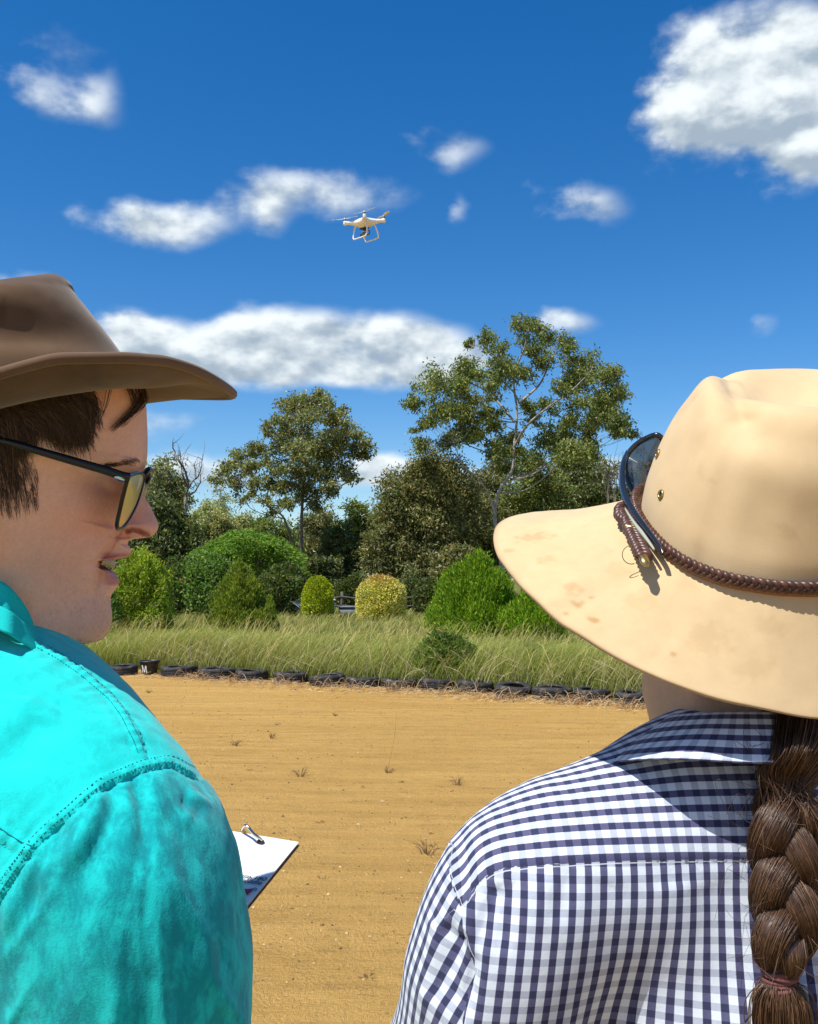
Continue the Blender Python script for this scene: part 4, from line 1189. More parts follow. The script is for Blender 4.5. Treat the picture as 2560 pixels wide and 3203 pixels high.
    W = np.where(f > ff, -(f - ff) * 1.2, W)
    # nose
    rn = tab([1050, 1455, 1480, 1510, 1550, 1600, 1630, 1650, 1665, 1678, 1690, 1700, 2420], [0, 0, .005, .0062, .0072, .0092, .0120, .0135, .0132, .0105, .006, 0, 0])(u)[:, None]
    Ln = tab([1050, 1480, 1600, 1650, 1690, 2420], [.006, .007, .012, .015, .016, .016])(u)[:, None]
    tn = np.clip((f0[:, None] - f) / Ln, 0, 1)
    Wn = rn * np.sqrt(1 - (1 - tn) ** 2) - np.where(rn < .001, .05, 0)
    def at(px, py, s): return loc(px, py, s)
    def gauss(px, py, s, rx, ry):
        c = at(px, py, s); kx = D_MAN / FPX
        return np.exp(-((f - c[0]) / (rx * kx)) ** 2 - ((uu - c[1]) / (ry * kx)) ** 2)
    Wn = Wn + (.0058 * gauss(402, 1654, .016, 26, 19)) * (rn > .001)
    k = .0045; hh = np.clip(.5 + .5 * (W - Wn) / k, 0, 1); W = Wn + (W - Wn) * hh + k * hh * (1 - hh) * (rn > .001) * (tn > .02)
    W[:, 0] = 0
    # relief of the side of the face
    edge = sstep(f0[:, None] - f, 0.0, .012)
    dW = -.0085 * gauss(352, 1520, .035, 58, 30) + .0050 * gauss(356, 1517, .03, 24, 16) + .0022 * gauss(400, 1448, .03, 60, 26)
    dW += -.0025 * gauss(200, 1440, .07, 90, 60) + .0030 * gauss(250, 1600, .06, 80, 45) - .0030 * gauss(230, 1760, .06, 60, 70)
    dW += .0022 * gauss(300, 1925, .03, 50, 40) - .0026 * gauss(300, 1868, .03, 45, 16)
    dW += .0025 * gauss(60, 1850, .06, 70, 45)
    dW += -.0030 * gauss(372, 1652, .02, 9, 20)
    # smile fold: cheek stands proud of the upper lip
    fold = np.array([at(x, y, s) for x, y, s in [(368, 1640, .022), (358, 1668, .026), (338, 1702, .03), (317, 1735, .032), (303, 1765, .034), (292, 1800, .035), (284, 1840, .035), (280, 1870, .034)]])
    fold = spline(fold, 30)
    pts = np.stack([f.ravel(), uu.ravel()], 1); best = np.full(len(pts), 9.0); side = np.zeros(len(pts)); ar = np.zeros(len(pts))
    for i, (a, b) in enumerate(zip(fold[:-1], fold[1:])):
        ba = b - a; tt = np.clip(((pts - a) @ ba) / (ba @ ba), 0, 1); q = pts - a - tt[:, None] * ba; d = np.linalg.norm(q, axis=1)
        m = d < best; best[m] = d[m]; side[m] = np.sign(ba[0] * q[m, 1] - ba[1] * q[m, 0]); ar[m] = (i + tt[m]) / len(fold)
    sd = (best * side).reshape(f.shape)             # + in front of the fold
    ar = ar.reshape(f.shape)
    amp = sstep(ar, 0, .12) * (1 - .85 * sstep(ar, .55, 1.0)); far = np.exp(-(best.reshape(f.shape) / .016) ** 2)
    dW += amp * far * (.0052 - .0115 * sstep(sd, -.0018, .0024))
    dW += -.0036 * amp * np.exp(-((sd - .0012) / .0016) ** 2)
    dW += -.0045 * gauss(303, 1769, .032, 9, 9)
    # nostril
    nb = np.array([at(x, y, .014) for x, y in [(396, 1661), (412, 1656), (432, 1660), (452, 1669), (460, 1674)]])
    dd = None
    for a, b in zip(nb[:-1], nb[1:]):
        ba = b - a; tt = np.clip(((pts - a) @ ba) / (ba @ ba), 0, 1); d = np.linalg.norm(pts - a - tt[:, None] * ba, axis=1)
        dd = d if dd is None else np.minimum(dd, d)
    dd = dd.reshape(f.shape)
    nost = np.exp(-(dd / .0019) ** 2)
    W = W + dW * edge
    W = np.where((rows[:, None] > 1640) & (rows[:, None] < 1690), np.maximum(W - .0085 * nost * sstep(W, .003, .010), np.minimum(W, .0035)), W)
    W = np.maximum(W, 0.0)
    # skin tints
    C = np.ones(f.shape + (3,)) * np.array([.72, .405, .27])
    def tint(c, a): nonlocal C; C = C * (1 - a[..., None]) + np.array(c) * a[..., None]
    tint([.71, .30, .21], .60 * gauss(250, 1640, .06, 110, 90))
    tint([.62, .27, .22], .50 * gauss(440, 1630, .01, 60, 50))
    tint([.64, .29, .22], .35 * gauss(180, 1760, .06, 120, 80))
    lip = np.maximum.reduce([sstep(np.interp(-uu, -U([1700, 1718, 1740, 1750]), [0, 0, 1, 1]), .2, .9) * (uu > U(1764)[0]), (uu <= U(1764)[0]) * (uu > U(1836)[0]) * sstep(np.interp(-uu, -U([1764, 1800, 1826, 1838]), [1, 1, .7, 0]), .1, .8)])
    lipx = sstep(f, at(296, 1768, .032)[0], at(345, 1768, .026)[0])
    tint([.40, .125, .115], .80 * lip * lipx)
    tint([.10, .02, .02], .85 * (sstep(U(1752)[0] - uu, 0, .001) * sstep(uu - U(1786)[0], 0, .001) * sstep(f0[:, None] - f, -.001, .001) * (f > at(303, 1768, .032)[0]) * (f0[:, None] - f < .004)))
    tint([.34, .24, .19], .30 * (gauss(300, 1960, .03, 90, 60) + .7 * gauss(90, 1780, .06, 90, 90)))           # close-shaved beard
    tint([.22, .05, .04], .75 * nost * (rows[:, None] > 1640) * (rows[:, None] < 1690))
    tint([.46, .26, .20], .35 * gauss(330, 1530, .04, 60, 30))
    M = len(rows)
    V1 = hw(f, W, uu); V2 = hw(f, -W, uu)
    mb = MB()
    mb.add(V1.reshape(-1, 3), gridfaces(M, N)[:, ::-1], C.reshape(-1, 3)); mb.add(V2.reshape(-1, 3), gridfaces(M, N), C.reshape(-1, 3))
    # ear on each side
    for sg in (1, -1):
        e = loc(-125, 1590, .075); a = np.linspace(0, 2 * math.pi, 28, endpoint=False); rr = np.array([0.15, .45, .72, .9, 1.0, .96, .7])
        dep = np.array([-.004, -.006, -.002, .006, .002, -.006, -.012])
        ex = np.cos(a)[None] * .017 * rr[:, None] + .006 * np.sin(a)[None] * rr[:, None]; ez = np.sin(a)[None] * .031 * rr[:, None]
        es = (.078 + .010) + dep[:, None] - .25 * ex
        mb.add(hw(e[0] + ex, sg * es, e[1] + ez).reshape(-1, 3), [gridfaces(7, 28, True), np.array([list(range(28))])], (.60, .30, .21))
    return mb

def skin_material(name, tone=1.0):
    m, b, _ = material(name)
    c = vcol(); n = noise(objco(), 160.0, 4, .65); n2 = noise(objco(), 30.0, 4, .6); n3 = noise(objco(), 600.0, 2, .5)
    c = mulc(c, mixc(n2, (.90 * tone, .86 * tone, .84 * tone), (1.10 * tone, 1.12 * tone, 1.14 * tone)))
    n5 = noise(objco(), 75.0, 5, .7)
    c = mulc(c, mixc(smooth01(n, .35, .7), (.97, .955, .95), (1.02, 1.02, 1.02)))
    c = mulc(c, mixc(smooth01(n5, .58, .75) * .6, (1, 1, 1), (.93, .80, .76)))
    c = mulc(c, mixc(smooth01(noise(objco(), 420.0, 3, .7), .35, .65), (.965, .955, .95), (1.03, 1.035, 1.04)))
    setv(b, Base_Color=c, Roughness=.52, Specular_IOR_Level=.35, Subsurface_Weight=.12, Subsurface_Scale=.006)
    b.inputs['Subsurface Radius'].default_value = (1.0, .35, .18)
    bump(n3 + n * 1.2, .25, .0014, b)
    return m
SKIN = skin_material('skin', 1.22)

def hand_sdf(p, wrist, dirv, palmn, size=.185, curl=.5):
    """a relaxed hand: palm, four fingers of different lengths, thumb from the side"""
    d = np.asarray(dirv, float); d /= np.linalg.norm(d); n = np.asarray(palmn, float); n -= d * (n @ d); n /= np.linalg.norm(n); s = np.cross(d, n)
    w = np.asarray(wrist, float); k = size / .185
    r = rcone(p, w, w + d * .05 * k, .024 * k, .026 * k)
    R = np.stack([s, d, n], 1)
    r = smin(r, ellip(p, w + d * .055 * k, (.042 * k, .052 * k, .017 * k), R), .012)
    for i, (o, L) in enumerate(((-.030, .066), (-.010, .078), (.010, .073), (.029, .058))):
        a = w + (d * .092 + s * o) * k; L = L * k
        v1 = d * math.cos(curl * .6) + n * math.sin(curl * .6); v2 = d * math.cos(curl * 1.5) + n * math.sin(curl * 1.5); v3 = d * math.cos(curl * 2.2) + n * math.sin(curl * 2.2)
        b = a + v1 * L * .45; c = b + v2 * L * .32; e = c + v3 * L * .26
        f = np.minimum(np.minimum(rcone(p, a, b, .0095 * k, .0088 * k), rcone(p, b, c, .0088 * k, .008 * k)), rcone(p, c, e, .008 * k, .0068 * k))
        r = smin(r, f, .006)
    t0 = w + (d * .03 - s * .032) * k; t1 = t0 + (d * .5 - s * .75 + n * .35) * .036 * k; t2 = t1 + (d * .85 - s * .35 + n * .4) * .030 * k
    return smin(r, np.minimum(rcone(p, t0, t1, .013 * k, .011 * k), rcone(p, t1, t2, .011 * k, .008 * k)), .01)

# ================================================================== the man: body and clothes
def B_(px, py, d): return np.array(P(px, py, d))
MAN_AX = (HF * .86 + np.array([-HS[0], -HS[1], 0]) * .5); MAN_AX /= np.linalg.norm(MAN_AX)      # the way his chest faces
MAN_SH = np.array([MAN_AX[1], -MAN_AX[0], 0.0])                                                 # towards his right shoulder
arm = [(-60, 2330, .665, .0775), (125, 2436, .620, .0715), (240, 2562, .588, .0680), (336, 2700, .572, .0660), (386, 2830, .566, .0650), (402, 3000, .566, .0645), (410, 3130, .570, .0635)]
ARM = [(B_(x, y, d), r) for (x, y, d, r) in arm]
ELBOW = ARM[-1][0] + np.array([.005, 0, -.03])
WRIST = B_(330, 3080, .70)
man_mid = np.array([HO[0], HO[1], 0]) - HF * .052 - MAN_AX * .025; man_mid[2] = 0
R_T = np.stack([MAN_SH, MAN_AX, np.array([0, 0, 1.0])], 1)
LSH = man_mid + np.array([0, 0, ARM[2][0][2] + .01]) - MAN_SH * .17
def man_shirt_sdf(p):
    d = chain(p, ARM, .02)
    d = smin(d, rcone(p, ARM[-1][0], ELBOW, .0635, .056), .02)
    d = smin(d, chain(p, [(ELBOW, .050), (ELBOW * .5 + WRIST * .5, .045), (ELBOW * .15 + WRIST * .85, .038)], .02), .035)
    z0 = ARM[1][0][2]
    for (dz, rx, ry) in ((-.12, .160, .112), (-.28, .165, .120), (-.46, .170, .122)):
        d = smin(d, ellip(p, man_mid + [0, 0, z0 + dz], (rx, ry, .20), R_T), .07)
    d = smin(d, rcone(p, ARM[0][0], man_mid + [0, 0, z0 + .02], .072, .08), .06)
    d = smin(d, chain(p, [(man_mid + np.array([0, 0, z0 + .02]) - MAN_SH * .06, .075), (LSH, .070), (LSH + np.array([0, 0, -.30]) - MAN_SH * .03 + MAN_AX * .03, .064)], .02), .05)
    return d

Z3 = lambda x, y: (x / 1.7917, 2000 + y / 1.7917)
def man_shirt():
    z_cut = 1.13
    lo = np.array([min(man_mid[0], ARM[0][0][0]) - .32, ARM[4][0][1] - .12, z_cut - .012]); hi = np.array([ELBOW[0] + .17, man_mid[1] + .42, ARM[0][0][2] + .13])
    V, F = surface_nets(man_shirt_sdf, lo, hi, .0021)
    N = vnormals(V, F)
    if ((V - V.mean(0)) * N).sum() < 0: F = F[:, ::-1]; N = -N
    vis = (V[:, 0] > P(-150, 1600, .8).x) & (((CAMP - V) * N).sum(1) > -.15)
    def near_caster(V_):
        fv = F[vis[F].all(1)]; used, inv = np.unique(fv, return_inverse=True); return Caster(V_[used], inv.reshape(-1, 4))
    cst = near_caster(V)
    seams = {
        'yoke': [Z3(*q) for q in [(150, -8), (200, 20), (310, 80), (400, 140), (470, 190), (540, 250), (610, 310), (660, 370), (700, 430), (735, 500), (765, 560), (795, 640)]],
        'arm': [Z3(*q) for q in [(1075, 760), (1040, 745), (960, 705), (880, 712), (800, 730), (700, 770), (600, 815), (500, 890), (400, 980), (300, 1060), (200, 1160), (150, 1230), (90, 1310), (30, 1400), (-40, 1520)]],
        'back': [Z3(*q) for q in [(-60, 1040), (0, 1080), (60, 1120), (110, 1150), (185, 1180)]]}
    folds = [([(250, 430), (130, 560), (60, 700), (0, 800)], .016, -.0075), ([(335, 330), (365, 450), (390, 560)], .006, -.0028), ([(170, 330), (60, 470), (-20, 560)], .020, .004),
             ([(652, 740), (636, 860), (608, 1020), (530, 1200), (430, 1400)], .0085, -.0060), ([(560, 830), (535, 1000), (450, 1180), (340, 1340)], .010, .0075),
             ([(742, 750), (775, 870), (800, 960), (805, 1150), (770, 1300)], .0065, -.0050), ([(690, 780), (705, 900), (700, 1040)], .007, .0035), ([(850, 740), (880, 900), (900, 1040)], .010, .0030),
             ([(370, 1020), (270, 1180), (160, 1400), (60, 1620)], .011, -.0060), ([(290, 1080), (190, 1260), (110, 1420), (50, 1560), (30, 1720)], .0075, .0065), ([(470, 940), (360, 1150), (260, 1320), (180, 1520)], .0095, .006),
             ([(1050, 860), (1120, 895), (1190, 945)], .006, .0030), ([(1010, 900), (1090, 945), (1160, 1010)], .009, -.0030), ([(1100, 900), (1040, 1000), (960, 1080)], .006, .0018)]
    disp = np.zeros(len(V))
    iv = np.where(vis)[0]; Vv = V[iv]
    for pts, w, amp in folds:
        L, _ = cst.line([Z3(*q) for q in pts], 16)
        if len(L) < 3: continue
        d, a = dist_polyline(Vv, L); T = a / (a.max() + 1e-6); tot = np.linalg.norm(np.diff(L, axis=0), axis=1).sum()
        T = a / tot; fade = sstep(T, -.05, .15) * (1 - sstep(T, .6, 1.0))
        disp[iv] += .62 * amp * np.exp(-(d / (w * .72)) ** 2) * fade
    lines = {}
    for key, pts in seams.items():
        L, LN = cst.line(pts, 44); lines[key] = (L, LN)
    q = V * 1.0
    disp += .0016 * fbm(np.stack([q[:, 0] * 40, q[:, 1] * 40, q[:, 2] * 14], 1), 3) + .0007 * fbm(q * 70, 2)
    arm_L = lines['arm'][0]
    dA, aA = np.full(len(V), 9.0), np.zeros(len(V)); dA[iv], aA[iv] = dist_polyline(V[iv], arm_L)
    # which side of the armhole seam a point of the cloth lies on
    px, py = project(V); poly = spline(np.array(seams['arm'], float), 48)
    best = np.full(len(V), 1e9); sgn = np.ones(len(V))
    for q0, q1 in zip(poly[:-1], poly[1:]):
        e = q1 - q0; t = np.clip(((px - q0[0]) * e[0] + (py - q0[1]) * e[1]) / (e @ e), 0, 1); dx, dy = px - q0[0] - t * e[0], py - q0[1] - t * e[1]
        d = dx * dx + dy * dy; m = d < best; best[m] = d[m]; sgn[m] = np.sign(e[0] * dy - e[1] * dx)[m]
    if sgn[np.argmin((px - 500) ** 2 + (py - 2800) ** 2)] < 0: sgn = -sgn
    sg = dA * sgn
    # slack cloth of the sleeve: creases fanning out below the shoulder point
    T0 = cst.hit(470, 2380)[0]; rel = V - T0; ca_, sa_ = rel[:, 0], -rel[:, 2]
    th = np.arctan2(ca_ + .25 * rel[:, 1], np.maximum(sa_, .005) + .03); rho = np.linalg.norm(rel, axis=1)
    wp = fbm(V * 18, 2) * .5
    r1 = 1 - np.abs(vnoise(np.stack([th * 5.5 + wp + 3.1, rho * 7, rho * 0 + 2.5], 1))) * 3.2; r2 = 1 - np.abs(vnoise(np.stack([th * 12 + wp * 1.6, rho * 13, rho * 0 + 7.5], 1))) * 3.2
    disp += sstep(sg, .004, .03) * sstep(rho, .02, .07) * (.0042 * np.clip(r1, 0, 1) ** 1.6 + .0020 * np.clip(r2, 0, 1) ** 1.5 - .0022)
    # sleeve side tucked under the seam band; band itself a raised, puckered double row
    near = np.exp(-(dA / .012) ** 2)
    disp += -.0011 * np.exp(-((sg - .0014) / .0014) ** 2) * (dA < .02)
    band = sstep(-sg, -.0005, .0006) * (1 - sstep(-sg, .0052, .0064)) * (dA < .03)
    puck = .5 + .5 * np.sin(aA * 2 * math.pi / .0052 + 2.2 * fbm(V * 80, 2) * 2)
    disp += band * (.0012 + .0009 * puck)
    disp += -.0007 * np.exp(-((-sg - .0030) / .0008) ** 2) * (dA < .02)
    for key, w in (('yoke', .0040), ('back', .0042)):
        d, a = np.full(len(V), 9.0), np.zeros(len(V)); d[iv], a[iv] = dist_polyline(V[iv], lines[key][0])
        pk = .5 + .5 * np.sin(a * 2 * math.pi / .0062 + 3 * fbm(V * 50, 2) * 2)
        bnd = 1 - sstep(d, w * .8, w)
        disp += bnd * (.0006 + .0012 * pk) - .0009 * np.exp(-((d - w * 1.05) / .0012) ** 2)
        disp += .0016 * np.exp(-(d / .018) ** 2) * fbm(np.stack([a * 130, d * 30, a * 0], 1), 2) * 2
    V = V + N * disp[:, None]
    c2 = near_caster(V); st = MB()
    for key, offs in (('arm', (-9, -28)), ('yoke', (-10, 10)), ('back', (10,))):
        pl = spline(np.array(seams[key], float), 260); tg = np.gradient(pl, axis=0); tg /= np.linalg.norm(tg, axis=1)[:, None]; nn = np.stack([-tg[:, 1], tg[:, 0]], 1)
        if key == 'arm' and nn[130, 1] > 0: nn = -nn
        for of in offs:
            pts = []
            for (x, y), (nx, ny) in zip(pl, nn):
                h, m_ = c2.hit(x + nx * abs(of) * np.sign(-of if key != 'arm' else 1), y + ny * abs(of) * np.sign(-of if key != 'arm' else 1)); pts.append(None if h is None else h + (CAMP - h) * .0006)
            for i in range(0, 256, 4):
                q = [p_ for p_ in pts[i:i + 3] if p_ is not None]
                if len(q) == 3 and np.linalg.norm(q[2] - q[0]) < .02: st.tube(q, .00030, 4, (.5, 1, 1))
    slv = sstep(sg, -.002, .006)
    C = np.stack([slv, slv * 0 + 1, slv * 0 + 1], 1)
    return V, F, C, st

man_root = empty('person', (man_mid[0] - .02, man_mid[1] + .0, 0), 'person in a turquoise work shirt and brown felt hat, smiling in profile', 'person')
hb = man_head()

def body_rest(mb, neck_base, mid, ax, sh, shoulder_z, armR, armL, hands, hip_z=.98):
    """the rest of one continuous body under the clothes: trunk, arms, hands, legs"""
    def sdf(p):
        R = np.stack([sh, ax, np.array([0, 0, 1.0])], 1)
        d = ellip(p, mid + [0, 0, shoulder_z - .20], (.125, .080, .20), R)
        d = smin(d, ellip(p, mid + [0, 0, hip_z], (.155, .105, .20), R), .08)
        d = smin(d, rcone(p, mid + [0, 0, shoulder_z - .05], neck_base, .05, .045), .03)
        for a in (armR, armL): d = smin(d, chain(p, a, .02), .03)
        for s_ in (-1, 1):
            hip = mid + sh * s_ * .09 + [0, 0, hip_z - .06]; knee = hip + ax * .015 + [0, 0, -.42]; foot = mid + sh * s_ * .11 + [0, 0, .09]
            d = smin(d, chain(p, [(hip, .082), (knee, .055), (foot, .042)], .02), .05)
            d = smin(d, rcone(p, foot - [0, 0, .04], foot + ax * .15 - [0, 0, .06], .04, .03), .03)
        return d
    V, F = surface_nets(sdf, mid + [-.45, -.45, 0], mid + [.55, .65, shoulder_z + .12], .011)
    mb.add(V, F[:, ::-1], (.58, .33, .22))
    for (w, dv, pn, cu) in hands:
        h = lambda p: hand_sdf(p, w, dv, pn, curl=cu)
        V, F = surface_nets(h, np.asarray(w) - .2, np.asarray(w) + .2, .0042); mb.add(V, F[:, ::-1], (.60, .34, .23))

neckb = HO - HF * .055 + np.array([0, 0, -.11])
fa = WRIST - ELBOW; fa /= np.linalg.norm(fa)
L_EL = LSH + np.array([0, 0, -.30]) - MAN_SH * .03 + MAN_AX * .03; L_WR = B_(120, 2950, .84)
body_rest(hb, neckb, man_mid, MAN_AX, MAN_SH, ARM[1][0][2], [(ARM[2][0], .045), (ARM[4][0], .045), (ELBOW, .038), (WRIST, .026)], [(LSH, .045), (L_EL, .038), (L_WR, .026)],
          [(WRIST, B_(430, 2960, .86) - WRIST, np.array([.2, .2, 1.0]), 1.0), (L_WR, B_(330, 2920, .90) - L_WR, np.array([.2, .2, 1.0]), .9)])
build('body', hb, SKIN, man_root)

def teal_material():
    m, b, _ = material('turquoise_twill')
    p = objco(); c = vcol(); sp = S.nt.nodes.new('ShaderNodeSeparateColor'); link(c, sp.inputs[0]); slv = S(sp.outputs[0])
    sx = S.nt.nodes.new('ShaderNodeSeparateXYZ'); link(p, sx.inputs[0])
    v = combine(S(sx.outputs[0]) * 1.6, S(sx.outputs[1]) * 1.6, S(sx.outputs[2]) * 0.8)
    n1 = noise(v, 26.0, 7, .72, .5); n2 = noise(v, 60.0, 5, .7, .3); n3 = noise(p, 900.0, 2, .5)
    worn = smooth01(n1 + (n2 - .5) * .75, .36, .66)  # sleeve mottling: grazing-sun shade painted into the cloth colour as darker dye
    c1 = mixc(worn, (.002, .25, .28), (.008, .53, .51))
    c0 = mixc(smooth01(n2, .3, .7), (.005, .50, .475), (.008, .62, .585))
    col = mixc(slv * .85, c0, c1)
    setv(b, Base_Color=col, Roughness=.9, Specular_IOR_Level=.12, Sheen_Weight=.15, Sheen_Roughness=.5)
    tw = S.nt.nodes.new('ShaderNodeTexWave'); tw.inputs['Scale'].default_value = 420.0; tw.inputs['Distortion'].default_value = .6; tw.bands_direction = 'DIAGONAL'
    link(p, tw.inputs['Vector'])
    bump(n3 * .35 + n2 * .9 + n1 * .6, .30, .0018, b)
    return m
TEAL = teal_material()
TEAL_PLAIN = simple('turquoise_collar', (.010, .50, .48), .9, 0, .12, 40, .25, 700, .12)
sv, sf, scol, sstitch = man_shirt()
mb = MB(); mb.add(sv, sf, scol)
V2, F2 = surface_nets(lambda p: man_shirt_sdf(p) + .003, np.array([man_mid[0] - .36, man_mid[1] - .36, .86]), np.array([ELBOW[0] + .2, man_mid[1] + .46, 1.15]), .010)
mb.add(V2, F2[:, ::-1], (.3, 1, 1))
man_shirt_o = build('shirt', mb, TEAL, man_root)
build('stitching', sstitch, simple('teal_thread', (.004, .26, .27), .8), man_shirt_o)

def band_from_loops(loops, thick, n=90, rows=10):
    """a cloth band lofted through closed control loops, with thickness and rolled edges"""
    Ls = [spline(np.array(l), n, closed=True) for l in loops]
    cv = spline(np.stack(Ls).reshape(len(Ls), -1), rows).reshape(rows, n, 3)
    c = cv.mean((0, 1)); out = cv - cv.mean(1)[:, None, :]; out /= np.linalg.norm(out, axis=2)[..., None]
    inn = cv - out * thick
    full = np.concatenate([cv, inn[::-1]])
    F = gridfaces(2 * rows, n, True); last = (2 * rows - 1) * n
    cl = np.array([[last + j, last + (j + 1) % n, (j + 1) % n, j] for j in range(n)])
    return full.reshape(-1, 3), np.concatenate([F, cl])
# collar: inner stand and turned-down leaf
inner_top = [(152, 2024, .720), (116, 1988, .660), (98, 1930, .638), (60, 1868, .624), (0, 1816, .616), (-150, 1755, .634), (-262, 1745, .685), (-262, 1768, .735), (-150, 1850, .775), (20, 1955, .785), (130, 2014, .760)]
inner_bot = [(170, 2064, .715), (140, 2045, .655), (106, 2005, .632), (58, 1966, .618), (0, 1930, .610), (-165, 1868, .624), (-288, 1856, .680), (-288, 1876, .745), (-160, 1948, .790), (30, 2042, .800), (150, 2070, .765)]
leaf_bot = [(215, 2098, .705), (180, 2085, .640), (128, 2050, .616), (64, 2008, .602), (0, 1972, .594), (-185, 1908, .608), (-326, 1896, .675), (-326, 1912, .755), (-170, 1988, .810), (40, 2078, .820), (172, 2094, .770)]
mb = MB()
V, F = band_from_loops([[B_(*q) for q in L] for L in (inner_bot, inner_top)], .0022); mb.add(V, F)
build('collar', mb, TEAL_PLAIN, man_shirt_o)
mb = MB()
mid_l = [tuple(np.array(a) * .75 + np.array(b) * .25 + np.array([8, -3, -.008])) for a, b in zip(inner_bot, inner_top)]
V, F = band_from_loops([[B_(*q) for q in L] for L in (leaf_bot, mid_l)], .003); mb.add(V, F)
build('collar_band', mb, TEAL_PLAIN, man_shirt_o)

def trousers(root, mid, ax, sh, hip_z, mat, bootmat, top=1.02):
    def sdf(p):
        R = np.stack([sh, ax, np.array([0, 0, 1.0])], 1)
        d = ellip(p, mid + [0, 0, hip_z], (.178, .128, .22), R)
        for s_ in (-1, 1):
            hip = mid + sh * s_ * .09 + [0, 0, hip_z - .08]; knee = hip + ax * .015 + [0, 0, -.40]; foot = mid + sh * s_ * .11 + [0, 0, .08]
            d = smin(d, chain(p, [(hip, .098), (knee, .074), (foot, .070)], .02), .04)
        return smax(d + .006 * fbm(p * np.array([18, 18, 9.0]), 2), p[:, 2] - top, .004)
    V, F = surface_nets(sdf, mid + [-.3, -.3, .02], mid + [.3, .3, 1.1], .011)
    m = MB(); m.add(V, F[:, ::-1]); build('trousers', m, mat, root)
    for s_ in (-1, 1):
        f = mid + sh * s_ * .11
        bs = lambda p: smax(smin(rcone(p, f + [0, 0, .045], f + ax * .17 + [0, 0, .035], .050, .042), rcone(p, f + [0, 0, .05], f + [0, 0, .16], .050, .052), .03), .004 - p[:, 2], .004)
        V, F = surface_nets(bs, f + [-.25, -.25, -.02], f + [.25, .25, .25], .007)
        m = MB(); m.add(V, F[:, ::-1]); build('boot', m, bootmat, root)
DENIM = simple('dark_denim', (.03, .045, .09), .9, 0, .25, 30, .3, 500, .15)
BOOT = simple('brown_boot_leather', (.09, .045, .022), .5, 0, .2, 20)
trousers(man_root, man_mid, MAN_AX, MAN_SH, .98, DENIM, BOOT)

# ================================================================== felt hats
def felt(name, col, dark, stain, sc=1.0):
    m, b, _ = material(name)
    p = objco(); n1 = noise(p, 9.0 * sc, 5, .62); n2 = noise(p, 55.0, 4, .65, .3); n3 = noise(p, 1100.0, 2, .6); n4 = noise(p, 26.0, 3, .5, .8)
    c = mixc(smooth01(n1, .32, .70), dark, col)
    c = mixc(smooth01(n4, .60, .74) * .55, c, stain)
    c = mixc((smooth01(n2, .35, .75)) * .25, c, tuple(x * 1.12 for x in col))
    c = mulc(c, vcol())
    setv(b, Base_Color=c, Roughness=.95, Specular_IOR_Level=.08, Sheen_Weight=.25, Sheen_Roughness=.4)
    bump(n3 + n2 * .1, .10, .0010, b)
    return m

def hat_brim(base, mid, edge, thick=.003, n=160, rows=22):
    """brim lofted base -> mid -> edge (closed loops), with felt thickness"""
    b, m, e = (spline(np.array(l), n, closed=True) for l in (base, mid, edge))
    t = np.linspace(0, 1, rows)[:, None, None]
    S_ = (1 - t) ** 2 * b[None] + 2 * t * (1 - t) * m[None] + t ** 2 * e[None]
    du = np.gradient(S_, axis=0); dv = np.roll(S_, -1, 1) - np.roll(S_, 1, 1)
    N = np.cross(du, dv); N /= np.linalg.norm(N, axis=2)[..., None]
    if N[..., 2].mean() < 0: N = -N
    top, bot = S_ + N * thick * .5, S_ - N * thick * .5
    full = np.concatenate([top, bot[::-1]])
    F = gridfaces(2 * rows, n, True)
    return full.reshape(-1, 3), F, S_[-1], b

def crown_rings(front, back, halfw, side, n=120, dents=(), top_dent=.016, rows=46, roll=None, power=2.0):
    """rings stretched between a front line and a back line (head-frame points), rounded over into a creased top"""
    fr = spline(np.array(front), rows); bk = spline(np.array(back), rows); hwid = pchip(np.linspace(0, 1, rows), np.linspace(0, 1, len(halfw)), halfw)
    a = np.linspace(0, 2 * math.pi, n, endpoint=False)
    out = []
    for i in range(rows):
        t = i / (rows - 1); c = (fr[i] + bk[i]) / 2; mj = (fr[i] - bk[i]) / 2
        ca, sa = np.cos(a), np.sin(a)
        if power != 2.0: ca, sa = np.sign(ca) * np.abs(ca) ** (2 / power), np.sign(sa) * np.abs(sa) ** (2 / power)
        wdt = hwid[i] * sa
        f = ca
        for (a0, t0, wa, wt, amt, up_) in dents:
            for sg in (1, -1):
                da = np.angle(np.exp(1j * (a - sg * a0)))
                g = np.exp(-(da / wa) ** 2 - ((t - t0) / wt) ** 2) * amt
                wdt = wdt * (1 - g); f = f * (1 - g * up_)
        out.append(c + mj * f[:, None] + side * wdt[:, None])
    # creased top
    last = out[-1]; c = last.mean(0); upv = np.array([0, 0, 1.0]); K = 12
    for k in range(1, K):
        s_ = k / K; ring = c + (last - c) * (1 - s_)
        out.append(ring - upv * top_dent * (s_ ** .6) * 1.0 )
    V = np.array(out); m = len(V)
    F = [gridfaces(m, n, True), np.array([[(m - 1) * n + j for j in range(n)]])]
    return V.reshape(-1, 3), F

FELT_BROWN = felt('brown_felt', (.135, .080, .044), (.070, .041, .024), (.050, .030, .019))
FELT_BROWN2 = felt('brown_felt_binding', (.150, .092, .056), (.11, .066, .038), (.085, .05, .032))

